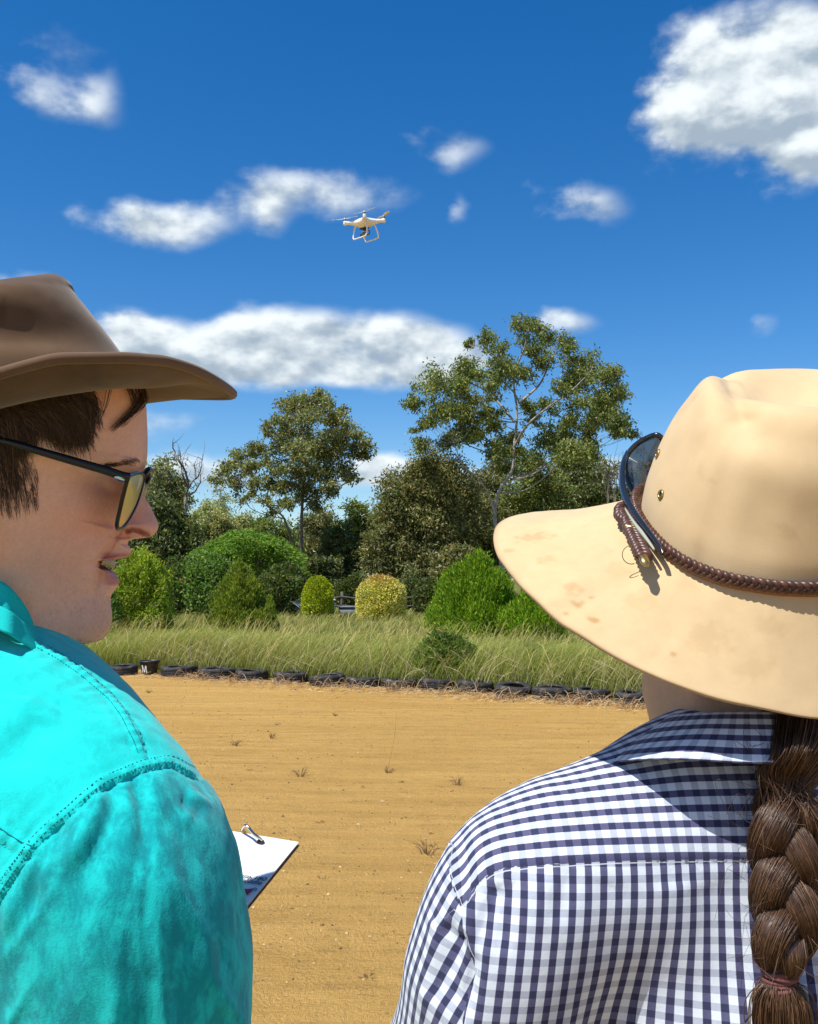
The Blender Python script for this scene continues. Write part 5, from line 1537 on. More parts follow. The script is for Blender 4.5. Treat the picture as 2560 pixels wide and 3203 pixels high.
def man_hat():
    def hl(px, py, s): q = loc(px, py, s); return np.array([q[0], s, q[1]])
    ROLL = .20
    near = [hl(x, y, s) for x, y, s in [(690, 1200, .047), (617, 1160, .086), (529, 1132, .110), (463, 1124, .122), (388, 1119, .130), (265, 1120, .138), (176, 1123, .140), (88, 1143, .140), (0, 1168, .138), (-150, 1212, .130), (-330, 1250, .104), (-480, 1275, .058)]]
    tip = hl(728, 1231, .0); back = hl(-560, 1290, 0)
    far = [np.array([q[0], -q[1], q[2] + ROLL * q[1]]) for q in near]
    # the far front edge as seen under the brim
    for i, (x, y, s) in enumerate([(706, 1238, -.047), (640, 1238, -.086), (573, 1237, -.110), (505, 1236, -.122), (456, 1235, -.130)]): far[i] = hl(x, y, s)
    E = [tip] + near + [back] + far[::-1]
    nE = len(E)
    # base plane where brim leaves the crown
    a1, a2 = loc(0, 1256, .083), loc(400, 1143, .083); sl = (a2[1] - a1[1]) / (a2[0] - a1[0]); u0 = a1[1] - sl * a1[0]
    pl = lambda f, s: u0 + sl * f - (s - .083) * ROLL * .5
    fF, fB = loc(446, 1200)[0], loc(-385, 1290)[0]; fc, fa_ = (fF + fB) / 2, (fF - fB) / 2
    base = []
    for e in E:
        an = math.atan2(e[1] / .083, (e[0] - fc) / fa_)
        f, s = fc + fa_ * math.cos(an), .084 * math.sin(an); base.append(np.array([f, s, pl(f, s)]))
    mid = []
    for b, e in zip(base, E):
        m = b * .46 + e * .54; m[2] = b[2] * .95 + e[2] * .05 - (.0155 * sstep(abs(e[1]), .03, .09) if e[1] > 0 else .001 * sstep(abs(e[1]), .03, .09)); mid.append(m)
    tw = lambda L: [hw(q[0], q[1], q[2]) for q in L]
    root = empty('brown_hat', tuple(hw(fc, 0, pl(fc, 0))), 'worn brown felt hat on the head of the person in turquoise', 'hat')
    V, F, edge, bl = hat_brim(tw(base), tw(mid), tw(E), .0042)
    mb = MB(); mb.add(V, F); build('brim', mb, FELT_BROWN, root)
    mb = MB(); ep = np.concatenate([edge, edge[:2]]); mb.tube(ep, .0036, 10, cap=False); build('brim_binding', mb, FELT_BROWN2, root)
    fr = [hw(fF, 0, pl(fF, 0) - .004)] + [hpt(x, y, 0) for x, y in [(418, 1160), (385, 1113), (345, 1058), (300, 1000), (262, 952), (238, 922), (222, 888), (192, 866)]]
    bk = [hw(fB, 0, pl(fB, 0) - .004)] + [hpt(x, y, 0) for x, y in [(-392, 1240), (-388, 1180), (-378, 1110), (-365, 1075), (-350, 1050), (-325, 1035), (-290, 1020), (-230, 1008)]]
    V, F = crown_rings(fr, bk, [.0845, .0845, .083, .081, .078, .073, .064, .048, .028], HS, dents=[(0.95, .29, .90, .17, .145, .0)], top_dent=.002, rows=60)
    V = V + np.outer(.0016 * fbm(V * 26, 3) + .0006 * fbm(V * 90, 2), HS)
    mb = MB(); mb.add(V, F); build('crown', mb, FELT_BROWN, root)
    # shallow band seam round the foot of the crown
    return root
man_hat()

# ================================================================== hair
def hair_material(name, c1, c2, c3, rough=.38):
    m, b, _ = material(name)
    c = vcol(); sp = S.nt.nodes.new('ShaderNodeSeparateColor'); link(c, sp.inputs[0])
    col = mixc(S(sp.outputs[0]), c1, c2); col = mixc(smooth01(S(sp.outputs[1]), .8, 1.0) * .7, col, c3)
    setv(b, Base_Color=col, Roughness=rough, Specular_IOR_Level=.5, Anisotropic=.5)
    return m
HAIR_M = hair_material('brown_hair', (.018, .010, .0065), (.085, .047, .027), (.19, .11, .062))

HCAST = Caster(*[(lambda V, F: (V, [f for a in F for f in a]))(np.concatenate(hb.V), hb.F[:2])][0])
def strand_on_head(mb, rng, pts, lift0, lift1, r0=.00026, n=9, jit=4.0, cl=None):
    q = spline(np.array(pts, float) + rng.normal(size=(len(pts), 2)) * jit, n); P3 = []
    for i, (x, y) in enumerate(q):
        h, nn = HCAST.hit(x, y)
        t = i / (n - 1)
        if h is None:
            if len(P3) < 2: return
            h = P3[-1] + (P3[-1] - P3[-2]); P3.append(h); continue
        d = CAMP - h; d /= np.linalg.norm(d)
        if nn @ d < 0: nn = -nn
        P3.append(h + nn * (lift0 + (lift1 - lift0) * t))
    c = (rng.rand(), rng.rand(), 0) if cl is None else cl
    mb.tube(P3, np.linspace(r0, r0 * .35, len(P3)), 3, c, cap=False)
def man_hair():
    rng = np.random.RandomState(31); mb = MB()
    # side hair combed forward from under the hat
    low = np.array([(-260, 1640), (-160, 1640), (-60, 1615), (0, 1590), (36, 1570), (58, 1540), (62, 1480), (78, 1415), (112, 1362), (150, 1350), (178, 1372), (205, 1392), (240, 1380), (268, 1385), (288, 1345), (294, 1290)], float)
    for i in range(2400):
        t = rng.rand(); k = t * (len(low) - 1.001); j = int(k); tip = low[j] * (1 - (k - j)) + low[j + 1] * (k - j)
        tip = tip + rng.normal(size=2) * [13, 22]
        if tip[0] < 85 and rng.rand() < .62: tip[1] -= rng.uniform(20, 170)
        if tip[0] < 80 and tip[1] > 1450 and rng.rand() < .72: continue
        back = rng.uniform(40, 190)
        root = np.array([tip[0] - back * (1.05 if tip[0] > 60 else .35), min(tip[1] - 30, 1245 - (tip[0]) * .14 + rng.uniform(-60, 20))])
        if rng.rand() < .45: root = root * .55 + tip * .45 + rng.normal(size=2) * 10      # shorter under-layer
        m = root * .45 + tip * .55 + np.array([8, -14]) * (1 if tip[0] > 60 else .4)
        strand_on_head(mb, rng, [root, m, tip], rng.uniform(.003, .007), rng.uniform(.0005, .004), rng.uniform(.00022, .0004))
    # short tapered sideburn
    for i in range(300):
        x = rng.uniform(-40, 118); y = rng.uniform(1480, 1615) - max(0, x - 60) * .3
        strand_on_head(mb, rng, [(x - 6, y - 26), (x, y - 8), (x + 2, y + 14)], .001, .0006, .00018, 5, 2)
    # fringe locks on the forehead
    for (root, m, tip, n, w) in [((432, 1195), (440, 1260), (352, 1342), 80, 8), ((448, 1200), (452, 1262), (386, 1322), 70, 8), ((455, 1196), (458, 1260), (440, 1320), 40, 7), ((412, 1190), (428, 1250), (372, 1330), 30, 8), ((456, 1200), (468, 1262), (462, 1312), 10, 5), ((335, 1195), (326, 1262), (308, 1305), 5, 5), ((392, 1190), (398, 1220), (420, 1270), 24, 9)]:
        for i in range(n):
            o = rng.normal(size=2) * [w, 4]
            strand_on_head(mb, rng, [np.array(root) + o, np.array(m) + o * .8, np.array(tip) + o * .7 + rng.normal(size=2) * 6], .004, rng.uniform(.001, .004), .0003, 9, 2.5)
    # back of the head, down to the nape
    b0 = loc(60, 1400)[0]
    for i in range(1400):
        an = rng.uniform(-2.6, 2.6) + math.pi
        f = -.045 + math.cos(an) * .108; s = math.sin(an) * .079
        if f > b0 - .03 and s > 0: continue
        u1 = loc(0, 1300)[1] + rng.uniform(-.01, .01); u2 = loc(0, rng.uniform(1450, 1690))[1]
        pts = [hw(-.045 + math.cos(an) * .100, math.sin(an) * .074, u1), hw(f, s, u1 * .5 + u2 * .5), hw(-.045 + math.cos(an + .05) * .098, math.sin(an + .05) * .072, u2)]
        mb.tube(spline(pts, 6), np.linspace(.0006, .0003, 6), 3, (rng.rand(), rng.rand(), 0), cap=False)
    # close-shaved stubble
    for i in range(420):
        x, y = rng.uniform(20, 345), rng.uniform(1770, 2010)
        if y < 1990 - (x - 20) * .75 and rng.rand() < .75: continue
        strand_on_head(mb, rng, [(x, y), (x + rng.normal() * 2, y + 4), (x + rng.normal() * 3, y + 7)], .0001, .0003, .00005, 3, .5, (.9, .3, 0))
    build('hair', mb, HAIR_M, man_root)
    # eyebrow
    mb = MB()
    for i in range(150):
        t = rng.rand() ** .8; x = 438 - t * 150; y = 1442 + 5 * math.sin(t * 3) + 16 * t ** 1.5 + rng.normal() * (5.5 - 3.5 * t)
        strand_on_head(mb, rng, [(x, y), (x - 9, y - 4 + 3 * t), (x - 22, y - 4 + 8 * t)], .0006, .0012, .00016, 5, 1.5, (rng.rand() * .8, 0, 0))
    build('eyebrow', mb, HAIR_M, man_root)
man_hair()

# teeth and eyes
def man_mouth_eyes():
    EYE, b_, _ = material('eye'); setv(b_, Base_Color=vcol(), Roughness=.12)
    mb = MB(); n = 13
    a = loc(358, 1764)[0]; b = loc(322, 1768, .020)[0]
    top, bot = loc(300, 1750)[1], loc(300, 1781)[1]
    for i in range(n):
        s0, s1 = -.021 + .042 * i / n, -.021 + .042 * (i + 1) / n; sm = (s0 + s1) / 2; V = []
        L = (1 - .45 * abs(sm) / .021)
        for j, s in enumerate(np.linspace(s0 + .0001, s1 - .0001, 5)):
            q = (s / .021) ** 2; f = a - (a - b) * q * 1.1 - .0003 * (abs(j - 2) / 2) ** 3
            for k, u in enumerate(np.linspace(top, top + (bot - top) * L, 5)):
                V.append(hw(f - .0008 * (k == 4) + .0005 * math.sin(k / 4 * 3), s, u))
        mb.add(np.array(V), gridfaces(5, 5))
    build('teeth', mb, simple('teeth', (.40, .32, .18), .35, 0, .08, 50), man_root)
    mb = MB()
    for sg in (1, -1):
        e = loc(385, 1520, .030); c = hw(e[0] - .011, sg * .012, e[1]); nn = 18
        th = np.linspace(0, math.pi, 10); ph = np.arange(nn) * 2 * math.pi / nn
        V = np.stack([np.outer(np.cos(th), np.ones(nn)), np.outer(np.sin(th), np.cos(ph)), np.outer(np.sin(th), np.sin(ph))], -1) * .0118
        W = c + V[..., 0:1] * HF + V[..., 1:2] * HS + V[..., 2:3] * HU
        iris = (th < .55)[:, None] * np.ones(nn)[None]; col = np.where(iris[..., None] > 0, np.array([.08, .12, .13]), np.array([.75, .72, .68]))
        mb = MB(); mb.add(W.reshape(-1, 3), gridfaces(10, nn, True), col.reshape(-1, 3)); build('eye', mb, EYE, man_root)
man_mouth_eyes()

# ================================================================== eyeglasses
def eyeglasses():
    FRAME = simple('black_acetate', (.006, .006, .007), .28, 0, 0, 1, 0, 1, .4, .1)
    SIL = simple('silver_inlay', (.7, .68, .62), .25, 1.0)
    GOLD, b, _ = material('gold_mirror_lens'); setv(b, Base_Color=(.82, .62, .26), Metallic=.6, Roughness=.28)
    br = hpt(470, 1478, 0)
    root = empty('eyeglasses', tuple(br), 'black-framed eyeglasses with gold mirrored lenses on the man', 'eyeglasses')
    def rim(sg):
        """rim loop in the head frame: outer-top, outer-bottom, inner-bottom, inner-top"""
        pts = [(402, 1492, .066), (388, 1540, .0655), (374, 1600, .063), (366, 1640, .058), (372, 1655, .050), (392, 1640, .038), (420, 1592, .024), (436, 1550, .0155), (447, 1510, .0135), (450, 1490, .016), (440, 1479, .026), (424, 1481, .044), (410, 1486, .058)]
        L = []
        for x, y, s in pts:
            q = loc(x, y, s); L.append((q[0], s * sg, q[1]))
        return np.array(L)
    for sg in (1, -1):
        L = spline(rim(sg), 72, closed=True); W = hw(L[:, 0], L[:, 1], L[:, 2])
        # real frame lies on a gently curved front
        mb = MB(); mb.tube(np.concatenate([W, W[:2]]), .0013, 10, cap=False, flat=1.15); build('rim', mb, FRAME, root)
        c = W.mean(0); rings = [c + (W - c) * r for r in (1.0, .75, .5, .25)]
        bul = hw(0, 0, 0) - HO + HF * .0022
        V = np.concatenate([rings[i] + HF * .0022 * (1 - r * r) for i, r in enumerate((1.0, .75, .5, .25))] + [(c + HF * .0022)[None]])
        F = [gridfaces(4, 72, True), np.array([[3 * 72 + j, 3 * 72 + (j + 1) % 72, 4 * 72] for j in range(72)])]
        mb = MB(); mb.add(V, F); build('lens', mb, GOLD, root)
        # temple arm to behind the ear
        pts = [(404, 1494, .0665), (380, 1488, .0695), (330, 1471, .0715), (230, 1442, .0745), (130, 1413, .0765), (58, 1392, .0780), (-20, 1376, .0790), (-90, 1400, .0800), (-120, 1470, .0790)]
        A = []
        for x, y, s in pts: q = loc(x, y, s); A.append(hw(q[0], s * sg, q[1]))
        mb = MB(); mb.tube(spline(A, 50), np.concatenate([np.linspace(.0034, .0031, 10), np.linspace(.0031, .0021, 40)]), 10, flat=.5, up=HS); arm_o = build('temple_arm', mb, FRAME, root)
        q = loc(376, 1499, .0695); c = hw(q[0], sg * (.0695 + .0028), q[1]); d1 = A[1] - A[2]; d1 /= np.linalg.norm(d1); d2 = np.cross(d1, HS); d2 /= np.linalg.norm(d2)
        a = np.arange(16) * 2 * math.pi / 16; V = c + np.outer(np.cos(a) * .0036, d1) + np.outer(np.sin(a) * .0015, d2)
        V = np.concatenate([V, V - HS * sg * .002]); mb = MB(); mb.add(V, [np.array([list(range(16))]), gridfaces(2, 16, True)]); build('inlay', mb, SIL, arm_o)
        # nose pad
        q = loc(440, 1530, .012); mb = MB(); mb.tube([hw(q[0] + .002, sg * .0135, q[1] + .006), hw(q[0], sg * .011, q[1]), hw(q[0] - .001, sg * .0115, q[1] - .007)], [.0014, .0026, .0012], 8); build('nose_pad', mb, simple('clear_pad', (.55, .42, .20), .2), root)
    a, b_ = rim(1)[9], rim(-1)[9]
    mid = (a + b_) / 2 + np.array([.0035, 0, .006])
    mb = MB(); mb.tube(hw(*spline([a, a * .6 + mid * .4 + [.001, 0, .003], mid, b_ * .6 + mid * .4 + [.001, 0, .003], b_], 16).T), .0023, 10); build('bridge', mb, FRAME, root)
eyeglasses()

# ================================================================== the woman seen from behind
W_AX = np.array([-.10, .995, 0.0]); W_AX /= np.linalg.norm(W_AX)         # the way her chest faces
W_SH = np.array([W_AX[1], -W_AX[0], 0.0])                                # towards her right shoulder
w_sp = B_(2440, 2700, .70)
w_mid = np.array([w_sp[0], w_sp[1], 0.0])
warm = [(2230, 2520, .665, .060), (2060, 2606, .655, .060), (1926, 2700, .645, .060), (1790, 2745, .640, .060), (1668, 2815, .635, .060), (1606, 2940, .632, .0590), (1556, 3086, .632, .0575), (1505, 3290, .640, .055)]
WARM = [(B_(x, y, d), r) for x, y, d, r in warm]
def mirror_w(p): 
    q = np.asarray(p, float) - w_mid; s = q @ W_SH; return w_mid + q - 2 * s * W_SH
WARM_R = [(mirror_w(p), r) for p, r in WARM]
W_EL = WARM[-1][0] + np.array([-.01, .01, -.02]); W_WR = W_EL + W_AX * .10 + np.array([.02, 0, -.21])
W_EL2 = mirror_w(W_EL); W_WR2 = mirror_w(W_WR)
R_W = np.stack([W_SH, W_AX, np.array([0, 0, 1.0])], 1)
W_SZ = WARM[1][0][2]
def w_shirt_sdf(p):
    d = None
    for A, el, wr in ((WARM, W_EL, W_WR), (WARM_R, W_EL2, W_WR2)):
        c = chain(p, A[2:] + [(el, .052), (el * .4 + wr * .6, .042), (el * .1 + wr * .9, .036)], .02)
        d = c if d is None else np.minimum(d, c)
    body = None
    for (dz, rx, ry, rz) in ((-.10, .172, .110, .160), (-.22, .176, .122, .20), (-.36, .180, .118, .22), (-.52, .185, .122, .22)):
        e = ellip(p, w_mid + [0, 0, W_SZ + dz] - W_AX * .014, (rx, ry, rz), R_W); body = e if body is None else smin(body, e, .08)
    for A in (WARM, WARM_R): body = smin(body, chain(p, A[:4], .02), .045)
    body = smin(body, rcone(p, WARM[0][0], WARM_R[0][0], .060, .060), .03)
    # sleeve and back meet in a fold rather than melting together low down
    return smin(d, body, .018)

ZW = lambda x, y: (x / 1.267 + 1200, y / 1.267 + 2150)
SEAM_YOKE = [ZW(*q) for q in [(290, 880), (330, 850), (375, 785), (420, 745), (480, 722), (560, 713), (700, 703), (900, 691), (1150, 685), (1450, 682), (1723, 682)]]
SEAM_ARM = [ZW(*q) for q in [(255, 600), (268, 640), (262, 720), (280, 800), (305, 860), (312, 930), (322, 1010), (340, 1090), (348, 1150), (320, 1240), (310, 1340)]]
W_ARM_FOLD = [ZW(*q) for q in [(455, 770), (420, 860), (388, 960), (362, 1060), (345, 1160), (330, 1260), (325, 1340)]]
def image_side(px, py, poly):
    poly = spline(np.array(poly, float), 44); best = np.full(len(px), 1e12); sgn = np.ones(len(px))
    for q0, q1 in zip(poly[:-1], poly[1:]):
        e = q1 - q0; t = np.clip(((px - q0[0]) * e[0] + (py - q0[1]) * e[1]) / (e @ e), 0, 1); dx, dy = px - q0[0] - t * e[0], py - q0[1] - t * e[1]
        d = dx * dx + dy * dy; m = d < best; best[m] = d[m]; sgn[m] = np.sign(e[0] * dy - e[1] * dx)[m]
    return np.sqrt(best) * sgn

def woman_shirt():
    lo = np.array([W_EL[0] - .10, w_mid[1] - .16, 1.10]); hi = np.array([W_EL2[0] + .10, w_mid[1] + .20, W_SZ + .12])
    V, F = surface_nets(w_shirt_sdf, lo, hi, .0030)
    F = F[:, ::-1]; N = vnormals(V, F)
    if ((V - V.mean(0)) * N).sum() < 0: F = F[:, ::-1]; N = -N
    keep = ((CAMP - V) * N).sum(1) > -.1; fv = F[keep[F].all(1)]; used, inv = np.unique(fv, return_inverse=True); cst = Caster(V[used], inv.reshape(-1, 4))
    disp = np.zeros(len(V))
    Vm = V.copy()                                   # mirror everything seam-like onto her right side
    s = (V - w_mid) @ W_SH; right = s > 0; Vm[right] = np.array([0.0]) + V[right] - 2 * s[right][:, None] * W_SH
    folds = [(W_ARM_FOLD, .0055, -.0070), ([ZW(*q) for q in [(500, 760), (490, 860), (470, 980), (450, 1060)]], .006, -.0030), ([ZW(*q) for q in [(430, 800), (400, 900), (375, 1000), (360, 1120)]], .008, .0035),
             ([ZW(*q) for q in [(745, 720), (710, 830), (680, 930)]], .006, -.0018), ([ZW(*q) for q in [(640, 730), (610, 860), (600, 1000)]], .010, .0012), ([ZW(*q) for q in [(240, 930), (260, 1010), (220, 1120), (190, 1260)]], .008, -.0050),
             ([ZW(*q) for q in [(300, 960), (290, 1050), (270, 1150), (280, 1300)]], .006, -.0050), ([ZW(*q) for q in [(215, 900), (205, 1050), (175, 1180), (165, 1320)]], .008, .0030), ([ZW(*q) for q in [(900, 760), (880, 900), (900, 1100)]], .016, -.0012), ([ZW(*q) for q in [(1150, 760), (1180, 950), (1220, 1200)]], .02, .0014), ([ZW(*q) for q in [(1300, 760), (1340, 950), (1400, 1300)]], .014, -.0012)]
    for pts, w, amp in folds:
        L, _ = cst.line(pts, 16)
        if len(L) < 3: continue
        d, a = dist_polyline(Vm, L); tot = np.linalg.norm(np.diff(L, axis=0), axis=1).sum(); T = a / tot
        disp += amp * np.exp(-(d / w) ** 2) * sstep(T, 0, .1) * (1 - .8 * sstep(T, .75, 1.0))
    disp += .0012 * fbm(np.stack([V[:, 0] * 22, V[:, 1] * 22, V[:, 2] * 8], 1), 3) + .0004 * fbm(V * 80, 2)
    yl, _ = cst.line(SEAM_YOKE, 40); al, _ = cst.line(SEAM_ARM, 40)
    dY, aY = dist_polyline(Vm, yl); dA, aA = dist_polyline(Vm, al)
    px, py = project(Vm)
    sY = image_side(px, py, SEAM_YOKE); sY = np.sign(sY) * dY
    if sY[np.argmin((px - 2000) ** 2 + (py - 2900) ** 2)] > 0: sY = -sY        # + above the yoke seam
    sA = np.sign(image_side(px, py, SEAM_ARM)) * dA
    if sA[np.argmin((px - 1380) ** 2 + (py - 2950) ** 2)] < 0: sA = -sA        # + on the sleeve
    disp += .0009 * sstep(sY, -.0004, .0004) * np.exp(-(dY / .02) ** 2) - .0006 * np.exp(-((sY + .0012) / .001) ** 2)
    disp += -.0006 * np.exp(-((sA) / .0012) ** 2) + .0007 * sstep(-sA, 0, .0005) * np.exp(-(dA / .01) ** 2)
    disp += .0005 * np.exp(-(dY / .007) ** 2) * np.sin(aY * 2 * math.pi / .006 + 3 * fbm(V * 40, 2))
    # thread coordinates of the three panels
    sV = (Vm - w_mid) @ W_SH; dV = (Vm - w_mid) @ W_AX; zV = Vm[:, 2]
    wob = fbm(V * np.array([14, 14, 9.0]), 2) * .0016
    ybx = (yl - w_mid) @ W_SH; o = np.argsort(ybx); zs = np.interp(sV, ybx[o], yl[o, 2]); ds = np.interp(sV, ybx[o], ((yl - w_mid) @ W_AX)[o])
    ub = sV * (1 - .10 * (yl[-1, 2] - zV) / .20) + wob; vb = zV + wob
    vy = np.sqrt((zV - zs) ** 2 + (dV - ds) ** 2 * 1.0) + wob; uy = sV + wob
    # sleeve: threads run down the arm, a little askew
    ax0, ax1 = WARM[4][0], WARM[7][0]; D = (ax1 - ax0) / np.linalg.norm(ax1 - ax0); tl = B_(1440, 2790, .60) - B_(1330, 2990, .60); tl /= np.linalg.norm(tl)
    Dn = -tl; q = Vm - (ax0 + ax1) / 2; e1 = np.cross(Dn, np.array([0, -1.0, 0])); e1 /= np.linalg.norm(e1); e2 = np.cross(Dn, e1)
    th = np.arctan2(q @ e1, -(q @ e2) if (np.array([0, -1.0, 0]) @ e2) < 0 else (q @ e2)); us = th * .062 + wob; vs = q @ Dn + wob
    V = V + N * disp[:, None]
    C = np.stack([sstep(sY, -.03, .03), sstep(sA, -.03, .03), np.zeros(len(V))], 1)
    sel = (sY, sA)
    return V, F, C, (ub, vb), (uy, vy), (us, vs), sel, cst

def gingham(name, mode):
    m, b, _ = material(name)
    def attr(n_): a = S.nt.nodes.new('ShaderNodeAttribute'); a.attribute_name = n_; return S(a.outputs['Fac'])
    PER = .0093
    def stripe(c, duty=.47, soft=.035):
        f = S.m('FRACT', c * (1 / PER)); return smooth01(f, 0, soft) * (1.0 - smooth01(f, duty, duty + soft))
    if mode == 'panels':
        back = (stripe(attr('ub')), stripe(attr('vb'))); yoke = (stripe(attr('vy')), stripe(attr('uy'))); slv = (stripe(attr('us')), stripe(attr('vs')))
        sy = smooth01(attr('sY'), -.0002, .0002); sa = smooth01(attr('sA'), -.0002, .0002)
        def pick(i): 
            t = back[i] + (yoke[i] - back[i]) * sy; return t + (slv[i] - t) * sa
        strong, weak = pick(0), pick(1)
        edge = S.m('MINIMUM', S.m('ABSOLUTE', attr('sY') + .0012), S.m('ABSOLUTE', attr('sA') + .0018))
        stitch = (1.0 - smooth01(edge, .0002, .0005))
    else:
        uvn = S.nt.nodes.new('ShaderNodeUVMap'); sp = S.nt.nodes.new('ShaderNodeSeparateXYZ'); link(uvn.outputs[0], sp.inputs[0])
        strong, weak = stripe(S(sp.outputs[1]) + .0034), stripe(S(sp.outputs[0])); stitch = None
    p = objco(); n = noise(p, 500.0, 3, .6); n2 = noise(p, 900.0, 2, .6); n3 = noise(p, 40, 3, .6)
    white = mixc(n3, (.60, .66, .73), (.67, .73, .79))
    c = mixc(weak, white, mixc(n, (.37, .41, .50), (.47, .51, .60)))
    navy = mixc(weak, mixc(n, (.070, .073, .150), (.115, .115, .205)), mixc(n, (.028, .030, .070), (.046, .048, .105)))
    c = mixc(strong, c, navy)
    if stitch is not None: c = mixc(stitch * .7, c, (.66, .70, .76))
    setv(b, Base_Color=c, Roughness=.9, Specular_IOR_Level=.12, Sheen_Weight=.1)
    bump(n2 * .5 + n3 * 1.2, .22, .0014, b)
    return m

wom_root = empty('person', tuple(w_mid), 'person with a long dark braid and gingham shirt, seen from behind', 'person')
wv, wf, wc, uvb, uvy, uvs, wsel, wcast = woman_shirt()
mb = MB(); mb.add(wv, wf, wc)
GING = gingham('navy_white_gingham', 'panels')
w_shirt_o = build('shirt', mb, GING, wom_root)
for nm, arr in (('ub', uvb[0]), ('vb', uvb[1]), ('uy', uvy[0]), ('vy', uvy[1]), ('us', uvs[0]), ('vs', uvs[1]), ('sY', wsel[0]), ('sA', wsel[1])):
    at = w_shirt_o.data.attributes.new(nm, 'FLOAT', 'POINT'); at.data.foreach_set('value', np.asarray(arr, np.float32))
mb = MB(); V2, F2 = surface_nets(lambda p: w_shirt_sdf(p) + .003, np.array([W_EL[0] - .12, w_mid[1] - .2, .84]), np.array([W_EL2[0] + .12, w_mid[1] + .3, 1.12]), .010)
GING2 = gingham('navy_white_gingham_cuff', 'uv')
mb.add(V2, F2[:, ::-1], None, np.stack([V2[:, 2], V2 @ W_SH], 1)); build('shirt_tail', mb, GING2, w_shirt_o)

# collar: stand and turned-down leaf
c_top = [(2096, 2240, .640), (2200, 2230, .612), (2330, 2227, .602), (2460, 2230, .606), (2575, 2245, .632), (2620, 2290, .700), (2500, 2330, .750), (2330, 2340, .760), (2150, 2320, .735), (2078, 2272, .690)]
c_mid = [(1990, 2320, .640), (2150, 2300, .596), (2330, 2302, .585), (2490, 2306, .588), (2640, 2320, .618), (2700, 2350, .695), (2550, 2390, .760), (2330, 2410, .778), (2110, 2390, .755), (1990, 2350, .700)]
c_bot = [(1906, 2388, .640), (2090, 2376, .584), (2330, 2388, .572), (2520, 2390, .574), (2700, 2390, .606), (2765, 2412, .690), (2600, 2460, .775), (2330, 2480, .800), (2080, 2455, .775), (1925, 2415, .700)]
def collar_band(loops, thick, rows=14, n=140):
    V, F = band_from_loops([[B_(*q) for q in L] for L in loops], thick, n, rows)
    G = V.reshape(2 * rows, n, 3); ar = np.concatenate([[0], np.cumsum(np.linalg.norm(np.diff(G[rows // 2], axis=0), axis=1))])
    h = np.concatenate([[0], np.cumsum(np.linalg.norm(np.diff(G[:rows, n // 4], axis=0), axis=1))]); h = np.concatenate([h, h[::-1]])
    uv = np.stack([np.broadcast_to(ar, (2 * rows, n)), np.broadcast_to(h[:, None], (2 * rows, n))], -1).reshape(-1, 2)
    m = MB(); m.add(V, F, None, uv); return m
GING_C = gingham('navy_white_gingham_collar', 'uv')
build('collar', collar_band([c_bot, c_mid, c_top], .003), GING_C, w_shirt_o)
stand_b = [(x, y + 130, d + .012) for (x, y, d) in c_top]
build('collar_stand', collar_band([stand_b, [(x * .98 + 2330 * .02, y + 4, d * .98 + .68 * .02) for (x, y, d) in c_top]], .002, 8), GING_C, w_shirt_o)
trousers(wom_root, w_mid, W_AX, W_SH, .96, simple('blue_denim', (.05, .075, .14), .9, 0, .25, 30, .3, 500, .15), BOOT, 1.0)

# ------------------------------------------------ her head, neck and the rest of the body
W_F = np.array([-.55, .78, .30]); W_F /= np.linalg.norm(W_F)
W_R = np.cross(W_F, np.array([0, 0, 1.0])); W_R /= np.linalg.norm(W_R); W_U = np.cross(W_R, W_F)
WH = B_(2420, 1900, .695)
RH = np.stack([W_R, W_F, W_U], 1)
W_NECK0 = B_(2350, 2560, .70); W_NECK1 = B_(2380, 2050, .690)
def w_head_sdf(p):
    d = ellip(p, WH + W_U * .02, (.074, .092, .090), RH)
    d = smin(d, ellip(p, WH - W_U * .055 + W_F * .022, (.056, .070, .070), RH), .03)
    d = smin(d, rcone(p, WH - W_U * .098 + W_F * .072, WH - W_U * .105 + W_F * .055, .014, .022), .03)
    d = smin(d, rcone(p, WH - W_U * .010 + W_F * .088, WH - W_U * .045 + W_F * .106, .008, .011), .012)
    d = smin(d, rcone(p, WH - W_U * .066 + W_F * .090, WH - W_U * .078 + W_F * .088, .012, .012), .010)
    for s_ in (-1, 1):
        d = smax(d, -ellip(p, WH + W_U * .002 + W_F * .096 + W_R * s_ * .032, (.014, .012, .009), RH), .008)
        d = smin(d, ellip(p, WH + W_U * .0 + W_F * .078 + W_R * s_ * .032, (.012, .012, .012), RH), .002)
        d = smin(d, ellip(p, WH - W_U * .02 - W_F * .008 + W_R * s_ * .078, (.008, .018, .030), RH), .006)
    return smin(d, chain(p, [(W_NECK0, .062), (W_NECK0 * .4 + W_NECK1 * .6, .055), (W_NECK1, .054)], .02), .035)
wb = MB()
V, F = surface_nets(w_head_sdf, WH - [.16, .16, .24], WH + [.16, .18, .13], .0042); wb.add(V, F[:, ::-1], (.52, .31, .20))
body_rest(wb, W_NECK0, w_mid, W_AX, W_SH, W_SZ, [(WARM_R[4][0], .040), (WARM_R[6][0], .038), (W_EL2, .034), (W_WR2, .024)], [(WARM[4][0], .040), (WARM[6][0], .038), (W_EL, .034), (W_WR, .024)],
          [(W_WR, W_AX * .3 + np.array([0, 0, -1.0]), W_SH, .4), (W_WR2, W_AX * .3 + np.array([0, 0, -1.0]), -W_SH, .4)], .96)
build('body', wb, SKIN, wom_root)

